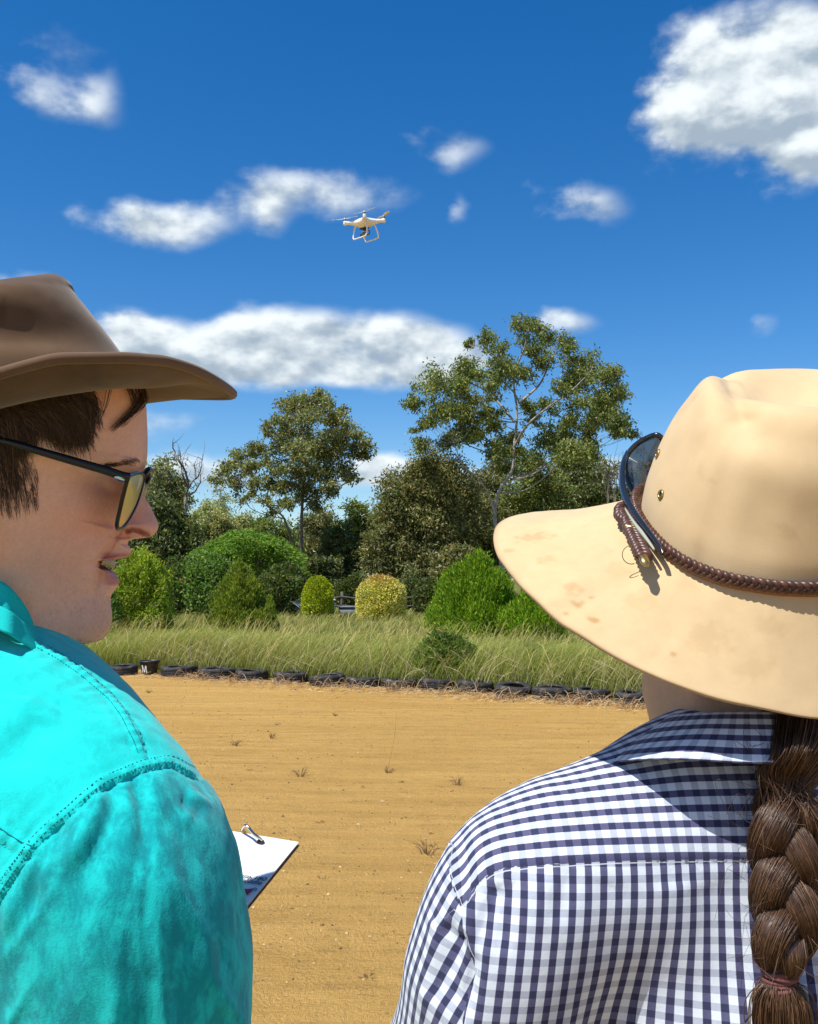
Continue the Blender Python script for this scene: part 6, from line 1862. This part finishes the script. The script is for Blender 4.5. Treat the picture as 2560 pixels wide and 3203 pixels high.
# ================================================================== the pale felt hat
FELT_TAN = felt('pale_tan_felt', (.60, .445, .255), (.55, .40, .22), (.47, .32, .17))
S.nt = FELT_TAN.node_tree
hat_o = B_(2470, 1700, .685)
HN = np.array([.04, -.40, .915]); HN /= np.linalg.norm(HN)               # hat axis, tipped back towards the camera
def woman_hat():
    edge = [(2560, 2244, 0.561), (2392, 2219, 0.561), (2238, 2182, 0.565), (2115, 2142, 0.570), (1992, 2092, 0.578), (1900, 2046, 0.586), (1808, 1988, 0.596), (1746, 1947, 0.605), (1685, 1891, 0.617), (1623, 1832, 0.637), (1568, 1760, 0.664), (1548, 1716, 0.682), (1545, 1678, 0.700), (1558, 1644, 0.716), (1595, 1623, 0.735), (1654, 1608, 0.753), (1720, 1602, 0.770), (1808, 1601, 0.786), (1900, 1598, 0.800),
            (2100, 1590, 0.826), (2350, 1575, 0.842), (2600, 1575, 0.845), (2800, 1590, 0.830), (2980, 1610, 0.800), (3120, 1640, 0.760), (3190, 1700, 0.715), (3195, 1770, 0.680), (3150, 1860, 0.640), (3060, 1960, 0.607), (2940, 2070, 0.586), (2800, 2170, 0.571), (2680, 2225, 0.563)]
    base = [(2560, 1852, .580), (2430, 1848, .583), (2310, 1830, .592), (2250, 1815, .598), (2190, 1792, .607), (2150, 1772, .613), (2110, 1745, .622), (2085, 1722, .630), (2062, 1697, .639), (2042, 1672, .649), (2022, 1640, .662), (2012, 1618, .672), (2006, 1595, .684), (2006, 1578, .694), (2010, 1566, .704), (2022, 1555, .716), (2042, 1548, .728), (2075, 1543, .742), (2120, 1540, .756),
            (2220, 1538, .776), (2370, 1538, .789), (2560, 1542, .792), (2700, 1550, .780), (2810, 1562, .758), (2880, 1580, .735), (2925, 1610, .708), (2935, 1645, .687), (2915, 1690, .660), (2870, 1735, .635), (2800, 1785, .610), (2720, 1822, .592), (2640, 1845, .582)]
    E = [B_(*q) for q in edge]; Bs = [B_(*q) for q in base]
    mid = []
    for b, e in zip(Bs, E):
        m = b * .5 + e * .5 - HN * .006; mid.append(m)
    root = empty('felt_hat', tuple(hat_o), 'pale tan wide-brimmed felt hat on the person with the braid', 'hat')
    V, F, el, bl = hat_brim(Bs, mid, E, .0026, 420, 64)
    V = V + np.outer(.0034 * fbm(V * 11, 3) + .0006 * fbm(V * 60, 2), HN)
    bc_ = Caster(V, F); C = np.ones((len(V), 3)); rg = np.random.RandomState(6)
    for (x, y, r, asp, a) in [(1668, 1680, 26, 3.0, .30), (1708, 1750, 20, 2.0, .25), (1790, 1843, 24, 1.4, .30), (1808, 1890, 17, 1.2, .55), (1858, 1937, 15, 1.2, .55), (1772, 1920, 10, 1, .4), (2108, 2046, 13, 1.2, .5), (1850, 1870, 8, 1.5, .4), (2000, 1880, 40, 1.5, .14), (2210, 2000, 50, 1.6, .14), (2350, 2090, 44, 1.6, .12), (1930, 1780, 36, 1.4, .10), (2420, 1960, 30, 2, .14), (1585, 1722, 14, 2, .3)]:
        h, _n = bc_.hit(x, y)
        if h is None: continue
        q = V - h; rr = r * .6 / FPX
        d = np.sqrt((q[:, 0] / (rr * asp)) ** 2 + (q[:, 2] / rr) ** 2 + (q[:, 1] / (rr * 1.5)) ** 2) + 1.2 * fbm(V * 260, 2)
        C = C * (1 - (a * (1 - sstep(d, .35, 1.25)))[:, None] * np.array([.45, .62, .85]))
    rowi = np.repeat(np.arange(128), 420); er = np.minimum(np.abs(rowi - 63.5), 40) ; ed = np.exp(-(er / 1.6) ** 2); C = C * (1 - (.42 * ed)[:, None] * np.array([.7, .8, .9]))
    C = C * (1 + (.07 * fbm(V * 45, 3) + .05 * fbm(V * 180, 2))[:, None])
    mb = MB(); mb.add(V, F, C); brim_o = build('brim', mb, FELT_TAN, root)
    # crown
    n, rows = 180, 70
    bl = spline(np.array(Bs), n, closed=True); bc = bl.mean(0)
    K = np.cross(HN, np.array([1.0, 0, 0])); K /= np.linalg.norm(K); X = np.cross(K, HN)
    if K[1] < 0: K = -K
    t = np.linspace(0, 1, rows)
    hgt = .100
    sx = pchip(t, [0, .12, .3, .5, .65, .78, .88, .95, 1], [1.0, .995, .965, .90, .83, .74, .66, .59, .50])
    sk = pchip(t, [0, .12, .3, .5, .65, .78, .88, .95, 1], [1.0, 1.0, .97, .92, .87, .81, .75, .68, .60])
    hz = pchip(t, [0, .3, .6, .85, .95, 1], [0, .33, .66, .90, .975, 1.0])
    R = bl - bc; rx, rk, rn = R @ X, R @ K, R @ HN
    ang = np.arctan2(rk, rx)
    rings = []
    for i in range(rows):
        c = bc + HN * (hgt * hz[i]) + X * (.004 * t[i]) + K * (.006 * t[i])
        rings.append(c + np.outer(rx * sx[i], X) + np.outer(rk * sk[i], K) + np.outer(rn * (1 - t[i]) , HN))
    last = rings[-1]; c = last.mean(0); Kt = 26
    for k in range(1, Kt):
        s_ = k / Kt
        rings.append(c + (last - c) * (1 - s_) - HN * (.015 * sstep(s_, 0.0, .85)))
    V = np.array(rings); m = len(V)
    F = [gridfaces(m, n, True), np.array([[(m - 1) * n + j for j in range(n)]])]
    Vf = V.reshape(-1, 3); Fq = F[0]
    N = vnormals(Vf, Fq)
    if ((Vf - bc) * N).sum() < 0: N = -N
    cst = Caster(Vf, Fq); disp = np.zeros(len(Vf))
    for pts, w, a in [([(2276, 1168), (2288, 1200), (2300, 1240), (2312, 1285)], .0095, -.0058), ([(2312, 1285), (2330, 1330), (2360, 1370)], .012, -.003), ([(2236, 1180), (2230, 1240), (2226, 1310)], .014, .0035), ([(2360, 1330), (2440, 1385), (2560, 1410)], .016, -.0030), ([(2380, 1410), (2470, 1450), (2600, 1460)], .018, .0030), ([(2110, 1420), (2180, 1560), (2260, 1680)], .03, -.0022)]:
        L, _ = cst.line(pts, 14)
        if len(L) < 3: continue
        d, ar = dist_polyline(Vf, L); disp += a * np.exp(-(d / w) ** 2)
    disp += .0016 * fbm(Vf * 16, 3)
    tt = np.repeat(np.arange(m), n)
    Vf = Vf + N * disp[:, None]
    # lap the foot of the crown just under the brim so nothing gapes
    Vf[:n] -= HN * .003
    mb = MB(); mb.add(Vf, F); build('crown', mb, FELT_TAN, root)
    cst = Caster(Vf, Fq)
    # eyelets
    BR = simple('aged_brass', (.46, .33, .13), .35, 1.0, .2, 90)
    dark = simple('eyelet_hole', (.015, .012, .010), .9)
    for (x, y) in [(2060, 1420), (2026, 1487), (2070, 1547)]:
        h, nn = cst.hit(x, y)
        if h is None: continue
        if nn @ (CAMP - h) < 0: nn = -nn
        a1 = np.cross(nn, [0, 0, 1.0]); a1 /= np.linalg.norm(a1); a2 = np.cross(nn, a1); an = np.arange(20) * 2 * math.pi / 20
        ring = h + nn * .0006 + .0026 * (np.outer(np.cos(an), a1) + np.outer(np.sin(an), a2))
        mb = MB(); mb.tube(np.concatenate([ring, ring[:2]]), .0009, 7, cap=False); ey = build('eyelet', mb, BR, root)
        disc = h + nn * .0005 + .0021 * (np.outer(np.cos(an), a1) + np.outer(np.sin(an), a2))
        mb = MB(); mb.add(np.concatenate([disc, disc - nn * .003]), [np.array([list(range(20))]), gridfaces(2, 20, True)]); build('hole', mb, dark, ey)
    # braided leather band round the foot of the crown
    LEA, b, _ = material('plaited_leather'); n1 = noise(objco(), 130, 4, .6); c_ = vcol()
    setv(b, Base_Color=mulc(c_, mixc(n1, (.7, .7, .7), (1.25, 1.2, 1.15))), Roughness=.42, Specular_IOR_Level=.5); bump(n1, .3, .0006, b)
    bl2 = spline(np.array(Bs), 700, closed=True); cc = bl2.mean(0); out = bl2 - cc; out -= np.outer(out @ HN, HN); out /= np.linalg.norm(out, axis=1)[:, None]
    path = bl2 + out * .0050 + HN * .0048
    sarc = np.concatenate([[0], np.cumsum(np.linalg.norm(np.diff(path, axis=0), axis=1))])
    mb = MB()
    flat = bl2 + out * .0032 + HN * .0012; mb.tube(np.concatenate([flat, flat[:2]]), .0034, 8, (.20, .085, .045), cap=False, flat=.8)
    for k in range(3):
        ph = sarc / .0125 * 2 * math.pi + k * 2 * math.pi / 3
        q = path + out * (np.sin(2 * ph) * .0011)[:, None] + HN * (np.sin(ph) * .0025)[:, None]
        cs = [(.075, .030, .020), (.095, .040, .026), (.060, .024, .017)][k]
        mb.tube(np.concatenate([q, q[:2]]), .0020, 6, cs, cap=False)
    build('hat_band', mb, LEA, root)
    def plait(pts, name, r=.0021, w=.0028, per=.011, off=.0):
        q = spline(np.array([B_(*p_) for p_ in pts]), 90); s_ = np.concatenate([[0], np.cumsum(np.linalg.norm(np.diff(q, axis=0), axis=1))])
        t_, nn_, bb = frames(q, np.array([0, -1.0, .3])); m_ = MB()
        for k in range(3):
            ph = s_ / per * 2 * math.pi + k * 2 * math.pi / 3
            m_.tube(q + bb * (np.sin(ph) * w)[:, None] + nn_ * (np.sin(2 * ph) * .0012)[:, None], r, 6, [(.075, .030, .020), (.095, .040, .026), (.060, .024, .017)][k])
        return build(name, m_, LEA, root)
    plait([(1950, 1592, .678), (1958, 1612, .664), (1972, 1645, .648), (1988, 1682, .632), (2004, 1716, .618), (2016, 1744, .609)], 'strap', .0026, .0034)
    plait([(1970, 1588, .685), (1946, 1594, .676), (1943, 1618, .665), (1964, 1634, .655)], 'strap_knot', .0026, .0030, .012)
    mb = MB(); cK = B_(1978, 1651, .641); mb.box(cK, (.0095, .0022, .0030), Matrix.Rotation(.08, 3, 'Y')); mb.box(cK + np.array([0, .006, -.001]), (.0090, .0022, .0028)); build('keeper', mb, BR, root)
    tip = spline(np.array([B_(2012, 1736, .610), B_(2018, 1752, .604), (B_(2024, 1772, .600))]), 10); mb = MB(); mb.tube(tip, np.concatenate([np.full(7, .0034), [.0030, .0022, .001]]), 10, flat=.55, up=(0, -1, 0)); build('strap_tip', mb, BR, root)
    mb = MB(); a = np.linspace(0, 1.6 * math.pi, 30); c0 = B_(1978, 1735, .616); mb.tube(np.stack([c0[0] + .006 * np.cos(a), c0[1] + a * .0004, c0[2] + .006 * np.sin(a)], 1), .00035, 4, (.14, .06, .04)); build('loose_thread', mb, LEA, root)
    return root
woman_hat()

# sunglasses pushed onto the front of the hat
def sunglasses():
    FR = simple('black_wrap_frame', (.012, .013, .016), .22, 0, .3, 30, 0, 1, .6, .3)
    LN, b, out = material('dark_lens'); setv(b, Base_Color=(.035, .045, .05), Roughness=.06, Specular_IOR_Level=.7, Alpha=.92)
    root = empty('sunglasses', tuple(B_(1990, 1480, .74)), 'black wraparound sunglasses resting on the crown of the pale hat', 'sunglasses')
    rim = [(2062, 1362, .735), (2020, 1372, .745), (1985, 1396, .750), (1961, 1428, .750), (1957, 1465, .742), (1966, 1505, .732), (1980, 1536, .725), (2000, 1552, .722), (2040, 1530, .735), (2075, 1480, .755), (2085, 1410, .750)]
    L = spline(np.array([B_(*q) for q in rim]), 70, closed=True)
    mb = MB(); mb.tube(np.concatenate([L, L[:2]]), .0021, 9, cap=False); build('rim', mb, FR, root)
    c = L.mean(0); V = np.concatenate([c + (L - c) * r for r in (1, .66, .33)] + [c[None]]); mb = MB()
    mb.add(V, [gridfaces(3, 70, True), np.array([[140 + j, 140 + (j + 1) % 70, 210] for j in range(70)])]); build('lens', mb, LN, root)
    armp = [(1962, 1418, .745), (1950, 1452, .724), (1946, 1498, .703), (1953, 1544, .685), (1972, 1586, .667), (1998, 1626, .648), (2024, 1660, .633), (2050, 1694, .620), (2066, 1718, .612), (2073, 1738, .608)]
    q = spline(np.array([B_(*p) for p in armp]), 60)
    mb = MB(); mb.tube(q, np.interp(np.linspace(0, 1, 60), [0, .15, .35, .7, 1], [.0030, .0042, .0041, .0030, .0022]), 12, flat=.55, up=(1, .2, 0)); build('temple_arm', mb, FR, root)
    q2 = q[26:52] + np.array([-.0035, -.001, -.0015]); mb = MB(); mb.tube(q2, np.interp(np.linspace(0, 1, 26), [0, .5, 1], [.0006, .0016, .0008]), 6); build('inner_pad', mb, simple('grey_rubber_pad', (.33, .34, .27), .5), root)
    # second lens, bridge and arm, hidden behind the crown from here
    sh = np.array([.085, .035, -.002]); mb = MB(); mb.tube(np.concatenate([L + sh, L[:2] + sh]), .0026, 9, cap=False); build('rim', mb, FR, root)
    mb = MB(); mb.add(V + sh, [gridfaces(3, 70, True), np.array([[140 + j, 140 + (j + 1) % 70, 210] for j in range(70)])]); build('lens', mb, LN, root)
    mb = MB(); mb.tube(spline([L[66], L[66] * .5 + (L[20] + sh) * .5 + [0, .003, .004], L[20] + sh], 10), .003, 8); build('bridge', mb, FR, root)
sunglasses()

# ================================================================== the braid
HAIR_W = hair_material('dark_brown_braid_hair', (.030, .015, .0085), (.16, .08, .04), (.34, .19, .10), .46)
def braid():
    rng = np.random.RandomState(9); mb = MB(); core = MB()
    ys = np.linspace(2480, 3060, 120)
    cx = pchip(ys, [2480, 2560, 2700, 2850, 2960, 3060], [2462, 2462, 2458, 2462, 2454, 2438]); A = pchip(ys, [2480, 2560, 2700, 2850, 2960, 3030, 3060], [54, 57, 57, 55, 48, 26, 16]); Rr = pchip(ys, [2480, 2600, 2850, 2960, 3030, 3060], [54, 59, 58, 52, 35, 24])
    def surf(x, y):
        h, _n = wcast.hit(x, y); q = h - CAMP; return q[1] * math.cos(PITCH) + q[2] * math.sin(PITCH)
    dep = np.minimum(np.array([surf(min(x, 2556), min(y, 3195)) for x, y in zip(cx, ys)]), .612) - pchip(ys, [2480, 2600, 3000, 3060], [.018, .016, .014, .009])
    kk = np.ones(15) / 15; dep = np.convolve(np.pad(dep, 7, 'edge'), kk, 'valid'); dt = float(dep[-1])
    LAM = 500.0
    strands = []
    for k in range(3):
        ph = 2 * math.pi * (ys - 2480) / LAM + 2 * math.pi * k / 3 + .5
        c = PA(cx + A * np.sin(ph), ys, dep - .0085 * np.sin(2 * ph) * (A / 62)); strands.append(c)
        r = Rr * dep / FPX * sstep(np.arange(120) + 1.0 + 3 * k, -2, 16)
        core.tube(c, r * .965, 18, (.22, 0, 0))
        t, N, B = frames(c, (0, -1, 0))
        for i in range(760):
            a0 = rng.rand() * 2 * math.pi; rad = rng.uniform(.95, 1.01) * (1.08 if rng.rand() < .03 else 1); tw = rng.uniform(-.5, .5); w = rng.normal() * .03
            a = a0 + tw * np.linspace(0, 1, 120) * 4 + .10 * np.sin(np.linspace(0, 9, 120) + rng.rand() * 6)
            i0, i1 = (0, 120) if rng.rand() < .6 else sorted(rng.randint(0, 120, 2))
            if i1 - i0 < 24: i0, i1 = 0, 120
            q = c + (N * np.cos(a)[:, None] + B * np.sin(a)[:, None] * 1.0) * (r * rad * (1 + w))[:, None]
            q = q[i0:i1]
            mb.tube(q[::4], rng.uniform(.00009, .00019), 3, (rng.rand() ** 1.3, rng.rand(), 0), cap=False)
    # loose hair gathered from the nape into the braid
    for i in range(1500):
        u = rng.rand(); x0 = 2385 + 330 * u; y0 = rng.uniform(2120, 2215); d0 = .640 - .02 * math.sin(u * math.pi) + rng.uniform(-.01, .01)
        k = rng.randint(3); j = rng.randint(0, 24); e = strands[k][j] + rng.normal(size=3) * .0045; e2 = strands[k][j + 12] + rng.normal(size=3) * .0035
        m1 = B_(2395 + 230 * u + rng.normal() * 8, 2330, .590 - .020 * math.sin(u * math.pi) + rng.uniform(-.006, .006)); m2 = B_(2380 + 165 * u + rng.normal() * 8, 2430, float(dep[0]) - .006 + rng.uniform(-.006, .010))
        mb.tube(spline([B_(x0, y0, d0), m1, m2, e, e2], 22), rng.uniform(.00012, .00026), 3, (rng.rand() ** 1.5 * .8, rng.rand() * .95, 0), cap=False)
    bundle = spline(np.array([B_(2540, 2170, .632), B_(2500, 2330, .604), B_(2468, 2440, .594), B_(2462, 2540, .594)]), 20); core.tube(bundle, np.concatenate([np.linspace(.028, .018, 13), np.linspace(.017, .003, 7)]), 16, (.05, 0, 0), flat=.7, up=(0, -1, 0))
    # tail below the tie
    for i in range(1500):
        a = rng.rand() * 6.28; r = .15 + .9 * math.sqrt(rng.rand()); st = B_(2438, 3060, dt) + np.array([math.cos(a) * .006 * r, math.sin(a) * .005 * r, 0])
        f = 1 + .2 * rng.normal(); m = B_(2448, 3150, dt - .002) + np.array([math.cos(a) * .014 * r * f, math.sin(a) * .010 * r, rng.normal() * .003]); e = B_(2452, rng.uniform(3280, 3480), dt + .004) + np.array([math.cos(a) * .013 * r * f, math.sin(a) * .010 * r, 0])
        mb.tube(spline([st, m, e], 12), rng.uniform(.00018, .00036), 3, (rng.rand() ** 1.2, rng.rand(), 0), cap=False)
    core.tube(spline(np.array([B_(2438, 3040, dt), B_(2446, 3140, dt - .002), B_(2450, 3300, dt + .002), B_(2452, 3420, dt + .004)]), 14), [.006, .006, .006, .006, .006, .006, .006, .006, .006, .006, .005, .005, .004, .003], 12, (.1, 0, 0))
    # stray hairs
    for i in range(70):
        j = rng.randint(0, 110); k = rng.randint(3); st = strands[k][j]; d = np.array([rng.normal() * 1.0 - .3, -.6, rng.normal() * .8]); d /= np.linalg.norm(d); L = rng.uniform(.010, .034)
        q = spline([st, st + d * .012, st + d * (.010 + L * .5) + rng.normal(size=3) * .004, st + d * (.010 + L) + rng.normal(size=3) * .009 + [0, 0, -.004]], 10)
        mb.tube(q, .00011, 3, (rng.rand(), rng.rand(), 0), cap=False)
    for i in range(9):
        st = B_(2385 + rng.normal() * 8, rng.uniform(2300, 2560), .580); q = spline([st, st + [-.006 - .012 * rng.rand(), -.003, .004 * rng.normal()], st + [-.010 - .020 * rng.rand(), -.004, .010 * rng.normal()], st + [-.006 - .018 * rng.rand(), -.004, -.012 * rng.rand()]], 12)
        mb.tube(q, .00016, 3, (.2, .1, 0), cap=False)
    ho = build('hair', core, HAIR_W, wom_root)
    build('hair_strands', mb, HAIR_W, ho)
    TIE = simple('mauve_brown_cord', (.165, .058, .052), .8, 0, .3, 200, .5, 900)
    mb = MB()
    for k, (y, tilt, dx) in enumerate([(3036, .10, 0), (3050, -.12, 2), (3062, .06, -2), (3074, -.05, 1), (3088, .12, 0), (3098, -.04, 3)]):
        a = np.linspace(0, 2 * math.pi, 40); c0 = B_(2438 + dx, y, dt); rr = .0088 + .0006 * math.sin(k * 2)
        mb.tube(np.stack([c0[0] + rr * np.cos(a), c0[1] + rr * .9 * np.sin(a), c0[2] + tilt * rr * np.cos(a)], 1), .0015, 8, cap=False)
    build('hair_tie', mb, TIE, wom_root)
braid()

# ================================================================== paper pad on a ring
def paper_pad():
    TR = B_(932, 2637, 1.000); BR0 = B_(760, 2848, .890); TL0 = B_(700, 2599, 1.000)
    ex = TL0 - TR; ex /= np.linalg.norm(ex); ey = BR0 - TR; ey -= ex * (ey @ ex) * 1.0; 
    ey = BR0 - TR; ey /= np.linalg.norm(ey)
    nz = np.cross(ex, ey); nz /= np.linalg.norm(nz)
    if nz[2] < 0: nz = -nz
    Wd, Ht = .150, .190
    q = lambda u, v, h=0.0: TR + ex * (u * Wd) + ey * (v * Ht) + nz * h
    root = empty('paper_pad', tuple(q(.5, .5)), 'white laminated instruction cards on a ring held beside the turquoise sleeve', 'paper pad')
    PAPER = simple('white_card', (.78, .80, .80), .45, 0, .02, 30); EDGE = simple('cream_card_edge', (.66, .58, .42), .8)
    def sheet(h, inset, name, mat, bend=0.0):
        mb = MB(); n = 9; V = []
        for sgn in (1, 0):
            for i in range(n):
                for j in range(n):
                    u, v = inset + (1 - 2 * inset) * i / (n - 1), inset + (1 - 2 * inset) * j / (n - 1)
                    V.append(q(u, v, h + bend * math.sin(u * 3) * v + (.0007 if sgn else 0)))
        g = gridfaces(n, n); rim = [(i, 0) for i in range(n)] + [(n - 1, j) for j in range(1, n)] + [(i, n - 1) for i in range(n - 2, -1, -1)] + [(0, j) for j in range(n - 2, 0, -1)]
        r = np.array([i * n + j for i, j in rim]); side = np.stack([r, np.roll(r, -1), np.roll(r, -1) + n * n, r + n * n], 1)
        mb.add(V, [np.concatenate([g, g[:, ::-1] + n * n, side])]); return build(name, mb, mat, root, smooth=False)
    sheet(-.0040, -.012, 'backing_board', simple('brown_board', (.20, .115, .055), .8), 0)
    sheet(-.0028, .0, 'card', EDGE, 0); sheet(-.0014, .006, 'card', PAPER, 0)
    top = sheet(0, -.004, 'card', PAPER, .0008)
    # printed words, right ends showing past the sleeve
    INK = simple('black_print', (.02, .02, .022), .6)
    def words(txt, u_end, v, size, bold=True):
        cu = bpy.data.curves.new('print', 'FONT'); cu.body = txt; cu.size = size; cu.align_x = 'RIGHT'; cu.extrude = 0.0; cu.offset = size * .018 if bold else 0; cu.resolution_u = 3; cu.shear = .15
        o = bpy.data.objects.new('print', cu); COL.objects.link(o)
        dg = bpy.context.evaluated_depsgraph_get(); me = bpy.data.meshes.new_from_object(o.evaluated_get(dg)); bpy.data.objects.remove(o)
        co = np.array([v_.co for v_ in me.vertices]); bx = -ex; by = -ey - bx * ((-ey) @ bx); by /= np.linalg.norm(by)
        org = q(u_end, v, .0022)
        W3 = org + np.outer(co[:, 0], bx) + np.outer(co[:, 1], -ey) - world_origin(root)
        for i, v_ in enumerate(me.vertices): v_.co = W3[i]
        me.materials.append(INK); t = bpy.data.objects.new('printed_words', me); COL.objects.link(t); t.parent = root
    # find pad coordinates of a photograph pixel
    def uv(px, py):
        r = np.array(P(px, py, 1.0)) - CAMP; t = ((TR - CAMP) @ nz) / (r @ nz); h = CAMP + r * t - TR
        G = np.array([[ex @ ex, ex @ ey], [ex @ ey, ey @ ey]]); s = np.linalg.solve(G, [h @ ex, h @ ey]); return s[0] / Wd, s[1] / Ht
    a = uv(828, 2762); words('for 5 s. turn 180', a[0], a[1], .0082)
    a = uv(815, 2774); words('degrees to middle', a[0], a[1], .0082)
    RED = simple('red_print', (.33, .035, .05), .6); GRY = simple('grey_print', (.30, .32, .38), .6)
    for pts, mat in ((([(757, 2785), (772, 2788), (790, 2786), (797, 2783), (786, 2796), (772, 2806), (765, 2797)]), RED), (([(796, 2782), (806, 2786), (801, 2794), (790, 2789)]), GRY), (([(752, 2800), (766, 2806), (764, 2811), (752, 2808)]), GRY)):
        mb = MB(); mb.add([q(*uv(*p), .0024) for p in pts], np.array([list(range(len(pts)))])); build('picture', mb, mat, root, smooth=False)
    # ring through the top edge
    ST = simple('nickel_ring', (.55, .50, .42), .22, 1.0)
    h0 = np.array(q(*uv(815, 2638), .001)); h1 = np.array(B_(766, 2602, 1.006))
    pk = B_(770, 2583, .990)
    mb = MB(); pts = spline([h0 - nz * .004, h0 + nz * .003, B_(795, 2610, .985), pk, B_(757, 2596, 1.000), h1, h1 - nz * .006 - ey * .002], 40); mb.tube(pts, .0016, 8); build('ring', mb, ST, root)
    a = np.arange(16) * 2 * math.pi / 16; bx = -ex; by = np.cross(nz, bx); rg = h0 + .0028 * (np.outer(np.cos(a), bx) + np.outer(np.sin(a), by)) + nz * .0010
    mb = MB(); mb.tube(np.concatenate([rg, rg[:2]]), .0011, 6, cap=False); build('grommet', mb, simple('dark_grommet', (.05, .04, .035), .5), root)
paper_pad()

# ================================================================== the drone
def drone():
    WHT = simple('white_drone_shell', (.74, .73, .70), .35, 0, .03, 20); DRK = simple('dark_motor', (.035, .033, .03), .45, .3); GREY = simple('grey_gimbal', (.16, .13, .10), .5, .2, .4, 60); PROP = simple('prop_white', (.70, .66, .58), .45)
    D = 12.6; c0 = B_(1141, 697, D)
    root = empty('quadcopter_drone', tuple(c0), 'white quadcopter drone with a camera flying in the blue sky', 'drone')
    # fore-aft and side axes, body tipped a little
    A = math.radians(138); fo = np.array([math.cos(A), math.sin(A), 0]); si = np.array([math.cos(A - math.pi / 2), math.sin(A - math.pi / 2), 0]); up = np.array([0, 0, 1.0])
    R = np.array((Matrix.Rotation(math.radians(5), 3, 'X') @ Matrix.Rotation(math.radians(-5), 3, 'Y')))
    fo, si, up = R @ fo, R @ si, R @ up
    T = lambda f, s, u: c0 + fo * f + si * s + up * u
    RM = np.stack([fo, si, up], 1)
    rm = .175
    mots = [(rm * math.cos(math.radians(45 + 90 * i)), rm * math.sin(math.radians(45 + 90 * i))) for i in range(4)]
    def sdf(p):
        d = ellip(p, c0, (.085, .080, .036), RM)
        for (f, s) in mots:
            a = T(f * .25, s * .25, .004); b = T(f * .95, s * .95, .010); d = smin(d, rcone(p, a, b, .030, .0145), .035)
            d = smin(d, rcone(p, T(f, s, .002), T(f, s, .020), .0165, .0165), .008)
        return smin(d, ellip(p, T(0, 0, -.012), (.060, .045, .030), RM), .02)
    V, F = surface_nets(sdf, c0 - .24, c0 + .24, .0065); mb = MB(); mb.add(V, F[:, ::-1]); build('body', mb, WHT, root)
    for i, (f, s) in enumerate(mots):
        mb = MB(); b = T(f, s, .018); mb.tube([b, b + up * .022, b + up * .024], [.0135, .0135, .011], 14); mo = build('motor', mb, DRK, root)
        mb = MB(); mb.tube([b + up * .024, b + up * .034, b + up * .040], [.0075, .008, .003], 10); build('hub', mb, WHT, mo)
        ang = math.radians([100, 22, 172, 150][i]); pd = fo * math.cos(ang) + si * math.sin(ang)
        for sg in (1, -1):
            v = pd * sg; w_ = np.cross(up, v); pts = []; hub = b + up * .032
            for t in np.linspace(0, 1, 9):
                cw = .006 + .011 * math.sin(min(1, t * 1.5 + .1) * math.pi * .62); cw *= (1 - .55 * max(0, t - .6) / .4); tw = .42 * (1 - .6 * t); cc = hub + v * (.008 + .112 * t) + up * .006 * t
                for e, th in ((1, .0007), (-1, .0007), (-1, -.0007), (1, -.0007)): pts.append(cc + (w_ * math.cos(tw) * sg + up * math.sin(tw) * sg * sg) * e * cw + up * th)
            mb = MB(); mb.add(pts, [gridfaces(9, 4, True), np.array([[32, 33, 34, 35]])]); build('propeller_blade', mb, PROP, root)
    # landing legs: one bent tube each side
    for sg in (1, -1):
        s0, s1 = sg * .050, sg * .078
        pts = [T(.060, s0, -.012), T(.078, sg * .058, -.050), T(.085, sg * .070, -.105), T(.080, s1, -.134), T(.062, s1, -.142), T(0, s1, -.143), T(-.062, s1, -.142), T(-.080, s1, -.134), T(-.085, sg * .070, -.105), T(-.078, sg * .058, -.050), T(-.060, s0, -.012)]
        mb = MB(); mb.tube(spline(pts, 60), .0065, 9); build('landing_leg', mb, WHT, root)
    # camera slung on its gimbal
    mb = MB(); mb.box(T(.01, 0, -.045), (.07, .05, .012), RM); mb.tube([T(.01, 0, -.05), T(.01, 0, -.066)], .014, 10); g = build('gimbal', mb, DRK, root)
    mb = MB(); mb.tube(spline([T(.01, 0, -.062), T(-.02, .026, -.070), T(-.015, .034, -.095), T(.012, .030, -.098)], 16), .007, 8); build('gimbal_arm', mb, GREY, g)
    V, F = surface_nets(lambda p: smin(ellip(p, T(.012, 0, -.094), (.022, .022, .020), RM), rcone(p, T(.02, 0, -.094), T(.046, 0, -.096), .015, .0135), .01), T(.02, 0, -.094) - .07, T(.02, 0, -.094) + .07, .005)
    mb = MB(); mb.add(V, F[:, ::-1]); cm = build('camera', mb, GREY, root)
    mb = MB(); mb.tube([T(.044, 0, -.096), T(.061, 0, -.0965)], .0115, 14); build('camera_lens', mb, DRK, cm)
    mb = MB()
    for (f, s) in mots[:2]: pass
    mb.tube([T(.075, .035, -.018), T(.078, .038, -.026)], .006, 8); build('status_light', mb, simple('amber_lens', (.5, .12, .06), .3), root)
    root.scale = (D / 8.6,) * 3
drone()
